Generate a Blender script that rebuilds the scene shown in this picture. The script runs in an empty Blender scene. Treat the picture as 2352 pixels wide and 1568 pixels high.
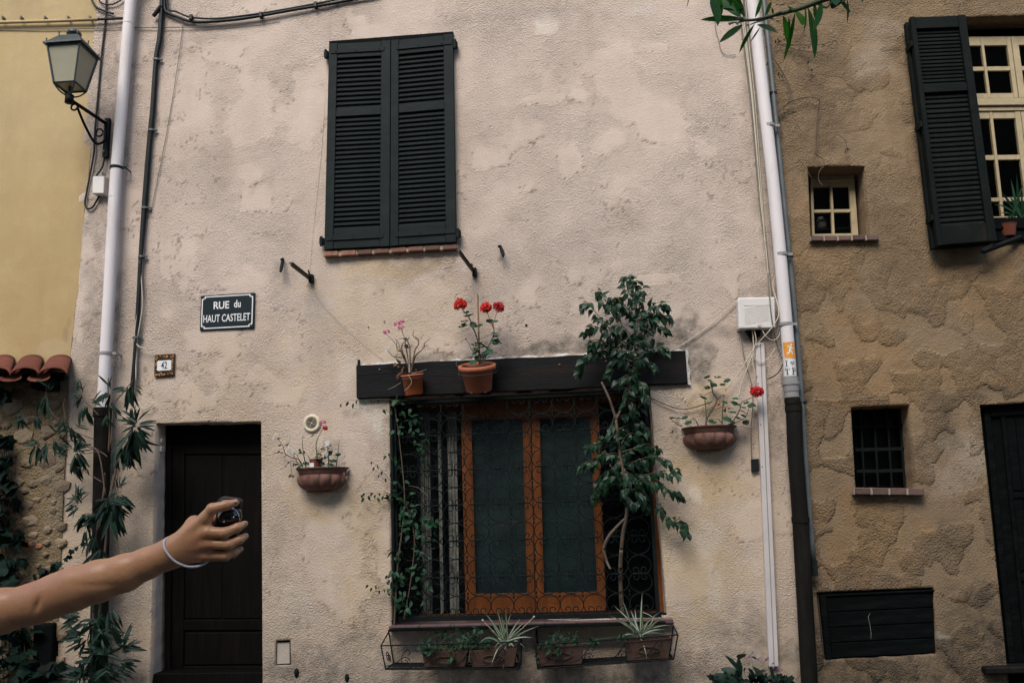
import bpy, bmesh, math, random
import numpy as np
from mathutils import Vector, Matrix, Quaternion
R_ = math.radians
scene = bpy.context.scene
COL = scene.collection
random.seed(7)

# ------------------------------------------------------------------ camera
CAM = Vector((0.0, -7.0, 1.5))
F = 2000.0                      # focal length in units of a 2352 px wide frame
def cam_axes(p, y, r):
    cp, sp, cy, sy, cr, sr = math.cos(p), math.sin(p), math.cos(y), math.sin(y), math.cos(r), math.sin(r)
    right = Vector((cy, sy, 0)); fwd = Vector((-sy*cp, cy*cp, sp)); up = Vector((sy*sp, -cy*sp, cp))
    return right*cr+up*sr, fwd, up*cr-right*sr
CR, CF, CU = cam_axes(R_(11.55), R_(3.75), R_(-1.95))
cd = bpy.data.cameras.new('camera'); cam = bpy.data.objects.new('camera', cd); COL.objects.link(cam)
cam.matrix_world = Matrix(((CR.x, CU.x, -CF.x, CAM.x), (CR.y, CU.y, -CF.y, CAM.y), (CR.z, CU.z, -CF.z, CAM.z), (0, 0, 0, 1)))
cd.sensor_width = 36; cd.lens = F/2352*36; cd.clip_start = .05; cd.clip_end = 500
scene.camera = cam

# ------------------------------------------------------------------ light
SUN_EL, SUN_AZ = 46.0, 14.0     # soft light falling into the narrow street from the upper left, behind the photographer
world = bpy.data.worlds.new('World'); scene.world = world; world.use_nodes = True
wn = world.node_tree.nodes; wl = world.node_tree.links
sky = wn.new('ShaderNodeTexSky'); sky.sky_type = 'NISHITA'; sky.sun_disc = False
sky.sun_elevation = R_(SUN_EL); sky.sun_rotation = R_(180+SUN_AZ)
sky.air_density = 1.0; sky.dust_density = 1.6; sky.ozone_density = 1.0
wn['Background'].inputs['Strength'].default_value = .10
wl.new(sky.outputs[0], wn['Background'].inputs[0])
sd = bpy.data.lights.new('sun', 'SUN'); sun = bpy.data.objects.new('sun', sd); COL.objects.link(sun)
sd.energy = 1.5; sd.angle = R_(34); sd.color = (1, .93, .835)
sun.rotation_euler = (R_(90-SUN_EL), 0, -R_(SUN_AZ)); sun.location = (-4, -9, 13)
scene.view_settings.view_transform = 'Standard'; scene.view_settings.look = 'None'
scene.view_settings.gamma = 1; scene.view_settings.exposure = 1.4
scene.view_settings.use_curve_mapping = False
scene.render.engine = 'CYCLES'
scene.cycles.use_denoising = True
scene.cycles.max_bounces = 8

# ------------------------------------------------------------------ picking points of the place
def ray(px, py):
    return CF*F + CR*(px-1176) + CU*(784-py)
def P(px, py, d=0.0):            # point d metres in front of the facade plane (y=0)
    r = ray(px, py); t = (-d-CAM.y)/r.y
    return CAM + r*t
def PD(px, py, depth):           # point at a distance from the camera
    return CAM + ray(px, py)*(depth/F)

# ------------------------------------------------------------------ noise (numpy)
_rt = np.random.RandomState(3).rand(256, 256)
def vnoise(x, y):
    xi = np.floor(x).astype(int); yi = np.floor(y).astype(int)
    fx = x-xi; fy = y-yi
    fx = fx*fx*fx*(fx*(fx*6-15)+10); fy = fy*fy*fy*(fy*(fy*6-15)+10)
    a = _rt[xi & 255, yi & 255]; b = _rt[(xi+1) & 255, yi & 255]; c = _rt[xi & 255, (yi+1) & 255]; d = _rt[(xi+1) & 255, (yi+1) & 255]
    return (a*(1-fx)+b*fx)*(1-fy)+(c*(1-fx)+d*fx)*fy
def fbm(x, y, o=4, g=.5):
    s = 0; a = 1; t = 0
    for i in range(o):
        s = s+a*vnoise(x*2**i+17.3*i, y*2**i+5.1*i); t += a; a *= g
    return s/t
def sstep(a, b, x):
    t = np.clip((x-a)/(b-a), 0, 1); return t*t*(3-2*t)

# ------------------------------------------------------------------ materials
MATS = {}
def nodes_of(m): return m.node_tree.nodes, m.node_tree.links
def new_mat(name):
    m = bpy.data.materials.new(name); m.use_nodes = True; MATS[name] = m
    return m
def mat(name, col, rough=.6, var=.18, scale=8.0, bump=.15, bscale=60.0, metal=0.0, spec=.5, rnd=0.0, stretch=None, trans=0.0, dirt=None, dscale=3.0, coat=0):
    """principled surface: two-scale noise on the colour, fine relief, optional per-object change and dirt blotches"""
    m = new_mat(name); n, l = nodes_of(m); b = n['Principled BSDF']
    tc = n.new('ShaderNodeTexCoord'); src = tc.outputs['Object']
    if stretch:
        mp = n.new('ShaderNodeMapping'); mp.inputs['Scale'].default_value = stretch; l.new(src, mp.inputs[0]); src = mp.outputs[0]
    oi = n.new('ShaderNodeObjectInfo')
    nz = n.new('ShaderNodeTexNoise'); nz.inputs['Scale'].default_value = scale; nz.inputs['Detail'].default_value = 6; nz.inputs['Roughness'].default_value = .65
    l.new(src, nz.inputs[0])
    mr = n.new('ShaderNodeMapRange'); mr.inputs[1].default_value = .25; mr.inputs[2].default_value = .75; mr.inputs[3].default_value = 1-var; mr.inputs[4].default_value = 1+var
    l.new(nz.outputs['Fac'], mr.inputs[0])
    fac = mr.outputs[0]
    if rnd:
        m2 = n.new('ShaderNodeMapRange'); m2.inputs[3].default_value = 1-rnd; m2.inputs[4].default_value = 1+rnd
        l.new(oi.outputs['Random'], m2.inputs[0])
        mu = n.new('ShaderNodeMath'); mu.operation = 'MULTIPLY'; l.new(fac, mu.inputs[0]); l.new(m2.outputs[0], mu.inputs[1]); fac = mu.outputs[0]
    vm = n.new('ShaderNodeVectorMath'); vm.operation = 'SCALE'; vm.inputs[0].default_value = col; l.new(fac, vm.inputs['Scale'])
    out = vm.outputs[0]
    if dirt:
        dn = n.new('ShaderNodeTexNoise'); dn.inputs['Scale'].default_value = dscale; dn.inputs['Detail'].default_value = 8; dn.inputs['Roughness'].default_value = .7
        l.new(src, dn.inputs[0])
        dr = n.new('ShaderNodeMapRange'); dr.inputs[1].default_value = .5; dr.inputs[2].default_value = .68
        l.new(dn.outputs['Fac'], dr.inputs[0])
        mx = n.new('ShaderNodeMix'); mx.data_type = 'RGBA'; l.new(dr.outputs[0], mx.inputs[0]); l.new(out, mx.inputs[6]); mx.inputs[7].default_value = (*dirt, 1)
        out = mx.outputs[2]
    l.new(out, b.inputs['Base Color'])
    b.inputs['Roughness'].default_value = rough; b.inputs['Metallic'].default_value = metal
    b.inputs['Specular IOR Level'].default_value = spec
    if coat: b.inputs['Coat Weight'].default_value = coat
    if bump:
        bn = n.new('ShaderNodeTexNoise'); bn.inputs['Scale'].default_value = bscale; bn.inputs['Detail'].default_value = 4
        l.new(src, bn.inputs[0])
        bp = n.new('ShaderNodeBump'); bp.inputs['Strength'].default_value = bump; bp.inputs['Distance'].default_value = .01
        l.new(bn.outputs['Fac'], bp.inputs['Height']); l.new(bp.outputs[0], b.inputs['Normal'])
    if trans:                          # leaves let light through
        tr = n.new('ShaderNodeBsdfTranslucent'); ms = n.new('ShaderNodeMixShader'); ms.inputs[0].default_value = trans
        v2 = n.new('ShaderNodeVectorMath'); v2.operation = 'MULTIPLY'; v2.inputs[1].default_value = (1.5, 1.9, .6); l.new(out, v2.inputs[0])
        l.new(v2.outputs[0], tr.inputs[0]); l.new(b.outputs[0], ms.inputs[1]); l.new(tr.outputs[0], ms.inputs[2])
        l.new(ms.outputs[0], n['Material Output'].inputs[0])
    return m

def glass_mat(name, tint, rough=.02, base=.0, k=1.6):
    """thin pane: mirror part by Fresnel, rest looks through"""
    m = new_mat(name); n, l = nodes_of(m); n.remove(n['Principled BSDF'])
    fr = n.new('ShaderNodeFresnel'); fr.inputs[0].default_value = 1.5
    gl = n.new('ShaderNodeBsdfGlossy'); gl.inputs['Roughness'].default_value = rough
    tr = n.new('ShaderNodeBsdfTransparent'); tr.inputs[0].default_value = (*tint, 1)
    tc = n.new('ShaderNodeTexCoord'); nz = n.new('ShaderNodeTexNoise'); nz.inputs['Scale'].default_value = 2.2; l.new(tc.outputs['Object'], nz.inputs[0])
    bp = n.new('ShaderNodeBump'); bp.inputs['Strength'].default_value = .15; bp.inputs['Distance'].default_value = .02; l.new(nz.outputs['Fac'], bp.inputs['Height'])
    l.new(bp.outputs[0], gl.inputs['Normal'])
    ad = n.new('ShaderNodeMath'); ad.operation = 'MULTIPLY_ADD'; ad.inputs[1].default_value = k; ad.inputs[2].default_value = base; l.new(fr.outputs[0], ad.inputs[0])
    mx = n.new('ShaderNodeMixShader'); l.new(ad.outputs[0], mx.inputs[0]); l.new(tr.outputs[0], mx.inputs[1]); l.new(gl.outputs[0], mx.inputs[2])
    l.new(mx.outputs[0], n['Material Output'].inputs[0])
    return m

def plaster(name, col_a, col_b, col_smooth, col_dirt_shade, col_warm, gscale=55, gstr=.55, crack=(.16, .13, .09), sp=1.0):
    """rough-cast plaster. Point attributes of the wall: rough (grain or trowelled), dirt (plus painted shade low down), warm, pale (plus painted bounce light), line."""
    m = new_mat(name); n, l = nodes_of(m); b = n['Principled BSDF']
    tc = n.new('ShaderNodeTexCoord'); src = tc.outputs['Object']
    def att(a):
        t = n.new('ShaderNodeAttribute'); t.attribute_name = a; return t.outputs['Fac']
    def noise(s, d=6, r=.6, dist=0.0):
        t = n.new('ShaderNodeTexNoise'); t.inputs['Scale'].default_value = s; t.inputs['Detail'].default_value = d; t.inputs['Roughness'].default_value = r; t.inputs['Distortion'].default_value = dist
        l.new(src, t.inputs[0]); return t.outputs['Fac']
    def rng(v, a, b_, c=0.0, d=1.0):
        t = n.new('ShaderNodeMapRange'); t.inputs[1].default_value = a; t.inputs[2].default_value = b_; t.inputs[3].default_value = c; t.inputs[4].default_value = d; l.new(v, t.inputs[0]); return t.outputs[0]
    def mixc(f, a, c):
        t = n.new('ShaderNodeMix'); t.data_type = 'RGBA'; l.new(f, t.inputs[0])
        for i, v in ((6, a), (7, c)):
            if isinstance(v, tuple): t.inputs[i].default_value = (*v, 1)
            else: l.new(v, t.inputs[i])
        return t.outputs[2]
    def mul(a, c):
        t = n.new('ShaderNodeMath'); t.operation = 'MULTIPLY'
        for i, v in ((0, a), (1, c)):
            if isinstance(v, float): t.inputs[i].default_value = v
            else: l.new(v, t.inputs[i])
        return t.outputs[0]
    rough = att('rough')
    c = mixc(rng(noise(1.6), .35, .65), col_a, col_b)
    c = mixc(mul(rng(rough, .6, .1), .4), c, col_smooth)
    c = mixc(mul(att('warm'), rng(noise(5), .3, .6, .5, 1.0)), c, col_warm)
    c = mixc(mul(att('pale'), .85), c, (.62, .57, .5))
    speck = mul(rng(noise(52, 5, .72), .54, .66), rng(noise(2.3, 4), .42, .64, .12, .65))     # dark pits in clusters
    c = mixc(mul(mul(speck, rough), float(sp)), c, tuple(x*.45 for x in col_a))
    c = mixc(mul(att('dirt'), rng(noise(9, 7, .7), .3, .68, .15, 1.0)), c, col_dirt_shade)
    mp = n.new('ShaderNodeMapping'); mp.inputs['Scale'].default_value = (3.2, 1, .55); l.new(src, mp.inputs[0])
    st = n.new('ShaderNodeTexNoise'); st.inputs['Scale'].default_value = 1.3; st.inputs['Detail'].default_value = 7; st.inputs['Roughness'].default_value = .62; l.new(mp.outputs[0], st.inputs[0])
    c = mixc(mul(rng(st.outputs['Fac'], .48, .72), .20), c, tuple(x*.62 for x in col_b))
    c = mixc(mul(rng(noise(3.4, 6, .7), .50, .70), .24), c, tuple(min(1, x*1.22) for x in col_a))
    c = mixc(mul(att('line'), rng(noise(20, 4), .27, .44, .22, .9)), c, crack)
    l.new(c, b.inputs['Base Color']); b.inputs['Roughness'].default_value = .92; b.inputs['Specular IOR Level'].default_value = .2
    # relief: stippled grain where rough, fine skin where smooth
    vo = n.new('ShaderNodeTexVoronoi'); vo.inputs['Scale'].default_value = gscale; l.new(src, vo.inputs['Vector'])
    g = n.new('ShaderNodeMath'); g.operation = 'MULTIPLY_ADD'; l.new(noise(gscale*.62, 6, .75), g.inputs[0]); g.inputs[1].default_value = 1.6; l.new(vo.outputs['Distance'], g.inputs[2])
    hh = mul(g.outputs[0], rng(rough, 0, 1, .12, 1.0))
    bp = n.new('ShaderNodeBump'); bp.inputs['Strength'].default_value = gstr; bp.inputs['Distance'].default_value = .012
    l.new(hh, bp.inputs['Height']); l.new(bp.outputs[0], b.inputs['Normal'])
    return m

M_PL = plaster('pink_plaster', (.55, .455, .388), (.48, .395, .33), (.53, .443, .38), (.075, .07, .06), (.485, .36, .205), gscale=95, gstr=.85)
M_TAN = plaster('tan_plaster', (.235, .168, .102), (.175, .122, .073), (.275, .205, .132), (.040, .035, .027), (.265, .165, .078), gscale=78, gstr=.95, crack=(.07, .05, .03), sp=.35)
M_YEL = plaster('yellow_render', (.41, .318, .172), (.355, .268, .14), (.43, .335, .185), (.22, .175, .12), (.36, .25, .11), gscale=70, gstr=.18)
M_MORTAR = plaster('rubble_mortar', (.26, .20, .125), (.20, .15, .09), (.31, .245, .16), (.05, .045, .035), (.28, .19, .09), gscale=55, gstr=.9)  # mortar darkened for the shade under the canopy and plants
M_OPP = mat('opposite_render', (.30, .26, .21), .9, .12, 1.5, .3, 40)
M_SHUT = mat('dark_green_paint', (.0040, .0090, .0098), .65, .4, 5, .25, 90, rnd=.16, stretch=(1, 1, 3), dirt=(.009, .014, .013), dscale=2.5, spec=.15)
M_SHUT2 = mat('weathered_green_paint', (.0034, .0062, .0056), .7, .4, 6, .4, 80, rnd=.3, dirt=(.010, .0105, .008), dscale=5, spec=.1)
M_IRON = mat('dark_iron', (.0048, .0078, .0082), .6, .35, 20, .3, 120, spec=.12)
M_IRONR = mat('rusty_iron', (.075, .05, .035), .75, .4, 18, .4, 140, dirt=(.03, .02, .015), dscale=12)
M_DOOR = mat('dark_walnut_wood', (.0026, .0024, .0021), .65, .6, 5, .3, 50, stretch=(7, 7, .7), rnd=.2, spec=.07, dirt=(.006, .0042, .003), dscale=2)
M_BEAM = mat('dark_beam_wood', (.0078, .0082, .0090), .7, .45, 3, .5, 30, stretch=(.7, 6, 7), dirt=(.018, .0115, .0085), dscale=1.2, spec=.12)
M_ORANGE = mat('orange_brown_wood', (.19, .058, .0125), .5, .4, 4, .25, 60, stretch=(5, 5, 1), rnd=.15, spec=.25, dirt=(.15, .045, .012), dscale=6)
M_BRICK = mat('sill_brick', (.20, .088, .052), .85, .3, 14, .5, 90, rnd=.6, dirt=(.08, .05, .04), dscale=9)
M_BRICKD = mat('dark_sill_tile', (.085, .05, .04), .8, .3, 14, .4, 90, rnd=.3)
M_SILL = mat('glazed_sill_tile', (.10, .055, .052), .6, .3, 9, .3, 60, dirt=(.05, .04, .04))
M_GREYM = mat('grey_mortar', (.30, .25, .2), .95, .25, 20, .6, 80)
M_WHITEM = mat('pale_mortar', (.46, .44, .41), .95, .35, 30, .9, 60, dirt=(.30, .28, .25), dscale=14)
M_PVC = mat('white_pvc', (.60, .565, .56), .6, .07, 3, .04, 30, stretch=(2, 2, .5), dirt=(.47, .43, .41), dscale=2, spec=.3)
M_PVCG = mat('grey_pvc', (.22, .215, .21), .45, .12, 5, .08, 60)
M_TRUNK = mat('white_trunking', (.50, .46, .44), .5, .1, 4, .05, 60)
M_CAST = mat('brown_cast_pipe', (.0075, .0068, .0054), .7, .5, 6, .3, 70, stretch=(2, 2, .5), spec=.12, dirt=(.014, .012, .009), dscale=4)
M_COND = mat('grey_conduit', (.085, .10, .105), .5, .3, 5, .1, 60)
M_BLACK = mat('black_rubber', (.006, .0095, .0100), .5, .3, 6, .15, 100, spec=.25)
M_CREAM = mat('cream_cable', (.45, .40, .31), .6, .15, 10, .1, 100)
M_GREYC = mat('grey_cable', (.14, .125, .105), .7, .2, 10, .1, 100)
M_BOX = mat('white_box_plastic', (.60, .57, .54), .4, .06, 4, .04, 80)
M_ENAMEL = mat('dark_enamel', (.0075, .0165, .0205), .4, .15, 6, .03, 40, spec=.2)
M_WHITE = mat('white_print', (.62, .62, .62), .5, .05, 8, 0)
M_INK = mat('black_print', (.012, .012, .012), .6, .05, 8, 0)
M_TILEBR = mat('tile_brown_glaze', (.028, .014, .010), .25, .3, 60, .05, 50)
M_TILEOR = mat('tile_orange_glaze', (.42, .16, .03), .3, .35, 90, 0)
M_TILEYE = mat('tile_ochre_glaze', (.5, .30, .08), .3, .3, 90, 0)
M_TERRA = mat('terracotta_pot', (.36, .105, .045), .75, .14, 7, .15, 80, dirt=(.30, .11, .06), dscale=5)
M_TERRAO = mat('orange_plastic_pot', (.42, .105, .03), .55, .12, 6, .06, 60)
M_TERRAD = mat('weathered_terracotta', (.125, .054, .038), .85, .3, 10, .4, 70, dirt=(.15, .085, .065), dscale=7)
M_TROUGH = mat('brown_trough', (.060, .034, .025), .85, .3, 9, .4, 60, dirt=(.042, .03, .024), dscale=5, spec=.2)
M_NURS = mat('brown_nursery_pot', (.13, .034, .018), .5, .1, 6, .03, 60)
M_ROOF = mat('roof_tile_clay', (.135, .043, .027), .9, .35, 9, .5, 60, rnd=.2, dirt=(.07, .034, .027), dscale=6, spec=.2)
M_SOIL = mat('soil', (.02, .014, .01), 1, .4, 40, .8, 60)
M_STONE = mat('rubble_stone', (.20, .15, .098), .9, .3, 9, .7, 45, rnd=.4, dirt=(.13, .10, .07), dscale=8)  # stone tone lowered too, standing for canopy and plant shade
M_STONER = mat('reddish_stone', (.24, .11, .06), .9, .3, 9, .6, 45, rnd=.3)
M_LAMPG = mat('opal_glass', (.27, .255, .185), .35, .10, 3, .05, 20, spec=.4)
M_LAMPM = mat('lamp_green_metal', (.018, .032, .035), .4, .3, 10, .15, 60)
M_CREAMW = mat('cream_window_paint', (.34, .275, .16), .6, .15, 8, .2, 60, dirt=(.24, .19, .11), dscale=5)
M_DARKWOOD = mat('blackened_wood', (.0019, .0030, .0031), .75, .6, 5, .5, 40, stretch=(.8, 4, 4), dirt=(.006, .0078, .0072), dscale=3, spec=.06)
M_ASPH = mat('street_stone', (.05, .047, .042), .9, .35, 4, .6, 40, dirt=(.035, .033, .03), dscale=1.5)
M_SKIN = mat('skin', (.52, .258, .128), .40, .13, 7, .08, 160, spec=.5, dirt=(.49, .20, .108), dscale=9)
M_NAIL = mat('finger_nail', (.47, .27, .22), .3, .05, 9, 0)
M_BAND = mat('pale_elastic_band', (.55, .53, .54), .7, .1, 60, .3, 250)
M_SHIRT = mat('grey_cotton', (.16, .17, .19), .9, .15, 12, .3, 200)
M_JEANS = mat('blue_denim', (.03, .05, .10), .9, .2, 12, .3, 250)
M_HAIR = mat('brown_hair', (.03, .018, .011), .5, .4, 40, .5, 90, stretch=(1, 1, .2))
M_CAMB = mat('black_camera_shell', (.003, .0045, .005), .4, .1, 12, .03, 90, spec=.25)
M_CAMG = mat('camera_gloss', (.004, .005, .006), .05, .05, 12, 0, coat=.6)
M_CHROME = mat('bright_metal', (.75, .73, .72), .18, .05, 10, 0, metal=.9)
M_FICUS = mat('ficus_leaf', (.0100, .0335, .0155), .42, .3, 25, .1, 60, rnd=.65, trans=.18, spec=.28)
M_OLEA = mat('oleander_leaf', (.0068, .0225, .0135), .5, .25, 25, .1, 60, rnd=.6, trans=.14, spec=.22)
M_OLEAB = mat('backlit_oleander_leaf', (.018, .070, .014), .45, .2, 25, .1, 60, rnd=.6, trans=.45, spec=.25)  # sun through the leaves put into the colour: brighter than the other oleander
M_IVY = mat('ivy_leaf', (.0032, .0125, .0085), .6, .25, 25, .1, 60, rnd=.5, trans=.08, spec=.12)
M_VINE = mat('vine_leaf', (.0125, .042, .019), .5, .3, 25, .1, 60, rnd=.55, trans=.12, spec=.2)
M_GER = mat('geranium_leaf', (.016, .058, .030), .6, .25, 30, .2, 60, rnd=.4, trans=.12, spec=.25)
M_DRYLEAF = mat('dry_leaf', (.10, .052, .03), .8, .3, 25, .2, 60, rnd=.4, trans=.1)
M_SPID = mat('spider_leaf_green', (.035, .070, .040), .5, .2, 12, .05, 60, rnd=.3)
M_SPIDW = mat('spider_leaf_pale', (.27, .28, .19), .5, .15, 12, .05, 60, rnd=.2)
M_RED = mat('red_petal', (.60, .030, .020), .6, .2, 60, .1, 60, rnd=.15, trans=.2)
M_CRIM = mat('crimson_petal', (.47, .018, .022), .6, .2, 60, .1, 60, rnd=.15, trans=.2)
M_PINK = mat('pink_petal', (.60, .22, .36), .6, .25, 60, .1, 60, rnd=.2, trans=.2)
M_WHITEP = mat('white_petal', (.66, .60, .64), .6, .1, 60, .1, 60, trans=.2)
M_STEMG = mat('green_stem', (.06, .085, .035), .7, .2, 30, .1, 60)
M_STEMB = mat('woody_stem', (.085, .056, .036), .85, .3, 30, .4, 80)
M_STEMP = mat('pale_bark', (.105, .075, .052), .85, .25, 20, .4, 60)
M_CANE = mat('bamboo_cane', (.20, .10, .055), .7, .2, 20, .1, 60)
M_NET = mat('netting_wire', (.012, .015, .015), .7, .1, 8, 0, spec=.1)
M_CURT = mat('dark_screen', (.020, .036, .036), .6, .7, 3.5, .1, 30, spec=.1)
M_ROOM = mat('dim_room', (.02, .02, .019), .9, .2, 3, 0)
M_GLASS = glass_mat('window_pane', (.85, .88, .87), .03, .02, 1.6)
M_GLASSS = glass_mat('screened_pane', (.9, .92, .92), .05, .0, 1.8)
M_GLASSD = glass_mat('dim_pane', (.35, .38, .38), .12, -.02, .8)
M_SORANGE = mat('orange_print', (.62, .25, .02), .5, .1, 12, 0)
M_SGREY = mat('grey_print', (.28, .26, .26), .5, .1, 12, 0)
M_CERAM = mat('cream_vent_plastic', (.56, .49, .36), .5, .1, 9, .05, 60)

M_PLATE = mat('hatch_plate', (.36, .315, .265), .8, .15, 6, .3, 60)
# ------------------------------------------------------------------ objects, parts, labels
W0 = {}; WM = {}                                              # world origin of each object (nothing with children is turned)
def wo(o): return W0[o.name] if o else Vector((0, 0, 0))
def tag(o, label=None, cat=None, group=None, kind=None):
    if label: o['label'] = label
    if cat: o['category'] = cat
    if group: o['group'] = group
    if kind: o['kind'] = kind
    return o
def thing(name, loc, label, cat, group=None):
    o = bpy.data.objects.new(name, None); COL.objects.link(o); o.location = loc; o.empty_display_size = .1
    W0[o.name] = Vector(loc); return tag(o, label, cat, group)
def inst(mesh, name, parent, M):                     # M: world matrix
    o = bpy.data.objects.new(name, mesh); COL.objects.link(o)
    if parent: o.parent = parent
    L = M.copy(); L.translation = M.translation-wo(parent); o.matrix_local = L
    W0[o.name] = M.translation.copy(); WM[o.name] = M.copy(); return o
class G:
    def __init__(s): s.v = []; s.f = []; s.m = []
    def add(s, vs, fs, mi=0):
        k = len(s.v); s.v += [Vector(v) for v in vs]; s.f += [tuple(i+k for i in f) for f in fs]; s.m += [mi]*len(fs); return s
    def hexa(s, a, b, mi=0):                         # a: 4 corners, b: the 4 facing ones
        n = len(a)
        fs = [tuple(range(n)), tuple(range(2*n-1, n-1, -1))]+[(i, i+n, (i+1) % n+n, (i+1) % n) for i in range(n)]
        return s.add(list(a)+list(b), fs, mi)
    def prism(s, poly, off, mi=0):
        off = Vector(off); return s.hexa([Vector(p) for p in poly], [Vector(p)+off for p in poly], mi)
    def box(s, c, sx, sy, sz, rot=None, mi=0):
        c = Vector(c); q = [(-1, -1), (1, -1), (1, 1), (-1, 1)]
        a = [Vector((x*sx/2, y*sy/2, -sz/2)) for x, y in q]; b = [Vector((x*sx/2, y*sy/2, sz/2)) for x, y in q]
        if rot is not None: a = [rot@v for v in a]; b = [rot@v for v in b]
        return s.hexa([c+v for v in a], [c+v for v in b], mi)
    def tube(s, pts, r, n=6, mi=0, cap=True, closed=False):
        pts = [Vector(p) for p in pts]; N = len(pts)
        if N < 2: return s
        rs = r if isinstance(r, (list, tuple)) else [r]*N
        rings = []; u = None
        for i in range(N):
            a = pts[i-1] if (i or closed) else pts[i]; b = pts[(i+1) % N] if (i < N-1 or closed) else pts[i]
            t = b-a
            if t.length < 1e-9: t = Vector((0, 0, 1))
            t.normalize()
            if u is None:
                u = t.cross(Vector((.31, .2, .93)))
                if u.length < 1e-4: u = t.cross(Vector((1, 0, 0)))
            else: u = u-t*u.dot(t)
            if u.length < 1e-6: u = t.orthogonal()
            u.normalize(); w = t.cross(u)
            rings.append([pts[i]+(u*math.cos(2*math.pi*k/n)+w*math.sin(2*math.pi*k/n))*rs[i] for k in range(n)])
        vs = [v for R in rings for v in R]; fs = []
        for i in range(N if closed else N-1):
            j = (i+1) % N
            for k in range(n): fs.append((i*n+k, i*n+(k+1) % n, j*n+(k+1) % n, j*n+k))
        if cap and not closed: fs += [tuple(range(n-1, -1, -1)), tuple((N-1)*n+k for k in range(n))]
        return s.add(vs, fs, mi)
    def lathe(s, prof, M, n=24, mi=0, a0=0, a1=2*math.pi, sx=1, sy=1):   # prof: (r, z) in the frame M
        full = abs(a1-a0-2*math.pi) < 1e-6; m = n if full else n+1
        vs = [M@Vector((r*sx*math.cos(a0+(a1-a0)*k/n), r*sy*math.sin(a0+(a1-a0)*k/n), z)) for r, z in prof for k in range(m)]
        fs = []
        for i in range(len(prof)-1):
            for k in range(n):
                k2 = (k+1) % m; fs.append((i*m+k, i*m+k2, (i+1)*m+k2, (i+1)*m+k))
        return s.add(vs, fs, mi)
    def sphere(s, c, r, n=8, mi=0, sc=(1, 1, 1), rot=None):
        vs = []; fs = []; h = n//2+1
        for i in range(h+1):
            th = math.pi*i/h
            for k in range(n):
                v = Vector((r*sc[0]*math.sin(th)*math.cos(2*math.pi*k/n), r*sc[1]*math.sin(th)*math.sin(2*math.pi*k/n), r*sc[2]*math.cos(th)))
                vs.append(Vector(c)+(rot@v if rot is not None else v))
        for i in range(h):
            for k in range(n): fs.append((i*n+k, (i+1)*n+k, (i+1)*n+(k+1) % n, i*n+(k+1) % n))
        return s.add(vs, fs, mi)
    def build(s, name, mats, parent=None, smooth=False, bevel=0, seg=1, doubles=False):
        mats = mats if isinstance(mats, (list, tuple)) else [mats]
        lo = Vector((min(v.x for v in s.v), min(v.y for v in s.v), min(v.z for v in s.v))); hi = Vector((max(v.x for v in s.v), max(v.y for v in s.v), max(v.z for v in s.v)))
        c = (lo+hi)/2
        me = bpy.data.meshes.new(name); me.from_pydata([v-c for v in s.v], [], s.f)
        for m in mats: me.materials.append(m)
        if len(mats) > 1: me.polygons.foreach_set('material_index', s.m)
        bm = bmesh.new(); bm.from_mesh(me)
        if doubles: bmesh.ops.remove_doubles(bm, verts=bm.verts, dist=1e-5)
        bmesh.ops.recalc_face_normals(bm, faces=bm.faces)
        if bevel: bmesh.ops.bevel(bm, geom=bm.edges[:], offset=bevel, segments=seg, affect='EDGES', clamp_overlap=True, profile=.5)
        bm.to_mesh(me); bm.free()
        if smooth: me.polygons.foreach_set('use_smooth', [True]*len(me.polygons))
        return inst(me, name, parent, Matrix.Translation(c))
    # slab whose front face is a picked quadrilateral on the plane d, th metres thick towards the wall
    def slab(s, quad, d, th, mi=0):
        fr = [P(x, y, d) for x, y in quad]
        return s.prism(fr, (0, th, 0), mi)
def spline(pts, k=6):
    pts = [Vector(p) for p in pts]; out = []
    for i in range(len(pts)-1):
        p0 = pts[max(i-1, 0)]; p1 = pts[i]; p2 = pts[i+1]; p3 = pts[min(i+2, len(pts)-1)]
        for j in range(k):
            t = j/k; out.append(.5*((2*p1)+(p2-p0)*t+(2*p0-5*p1+4*p2-p3)*t*t+(3*p1-p0-3*p2+p3)*t*t*t))
    out.append(pts[-1]); return out
class Quad:                                           # picked quadrilateral: u to the right, v upwards
    def __init__(s, tl, tr, br, bl, d=0.0): s.c = [P(*tl, d), P(*tr, d), P(*br, d), P(*bl, d)]
    def at(s, u, v, o=0.0):
        tl, tr, br, bl = s.c
        p = (bl*(1-u)+br*u)*(1-v)+(tl*(1-u)+tr*u)*v
        return p+Vector((0, -o, 0))
    def bar(s, g, u0, u1, v0, v1, o0, o1, mi=0):
        fr = [s.at(u0, v0, o1), s.at(u1, v0, o1), s.at(u1, v1, o1), s.at(u0, v1, o1)]
        return g.prism(fr, (0, o1-o0, 0), mi)
    def w(s): return (s.c[1]-s.c[0]).length
    def h(s): return (s.c[0]-s.c[3]).length

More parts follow.
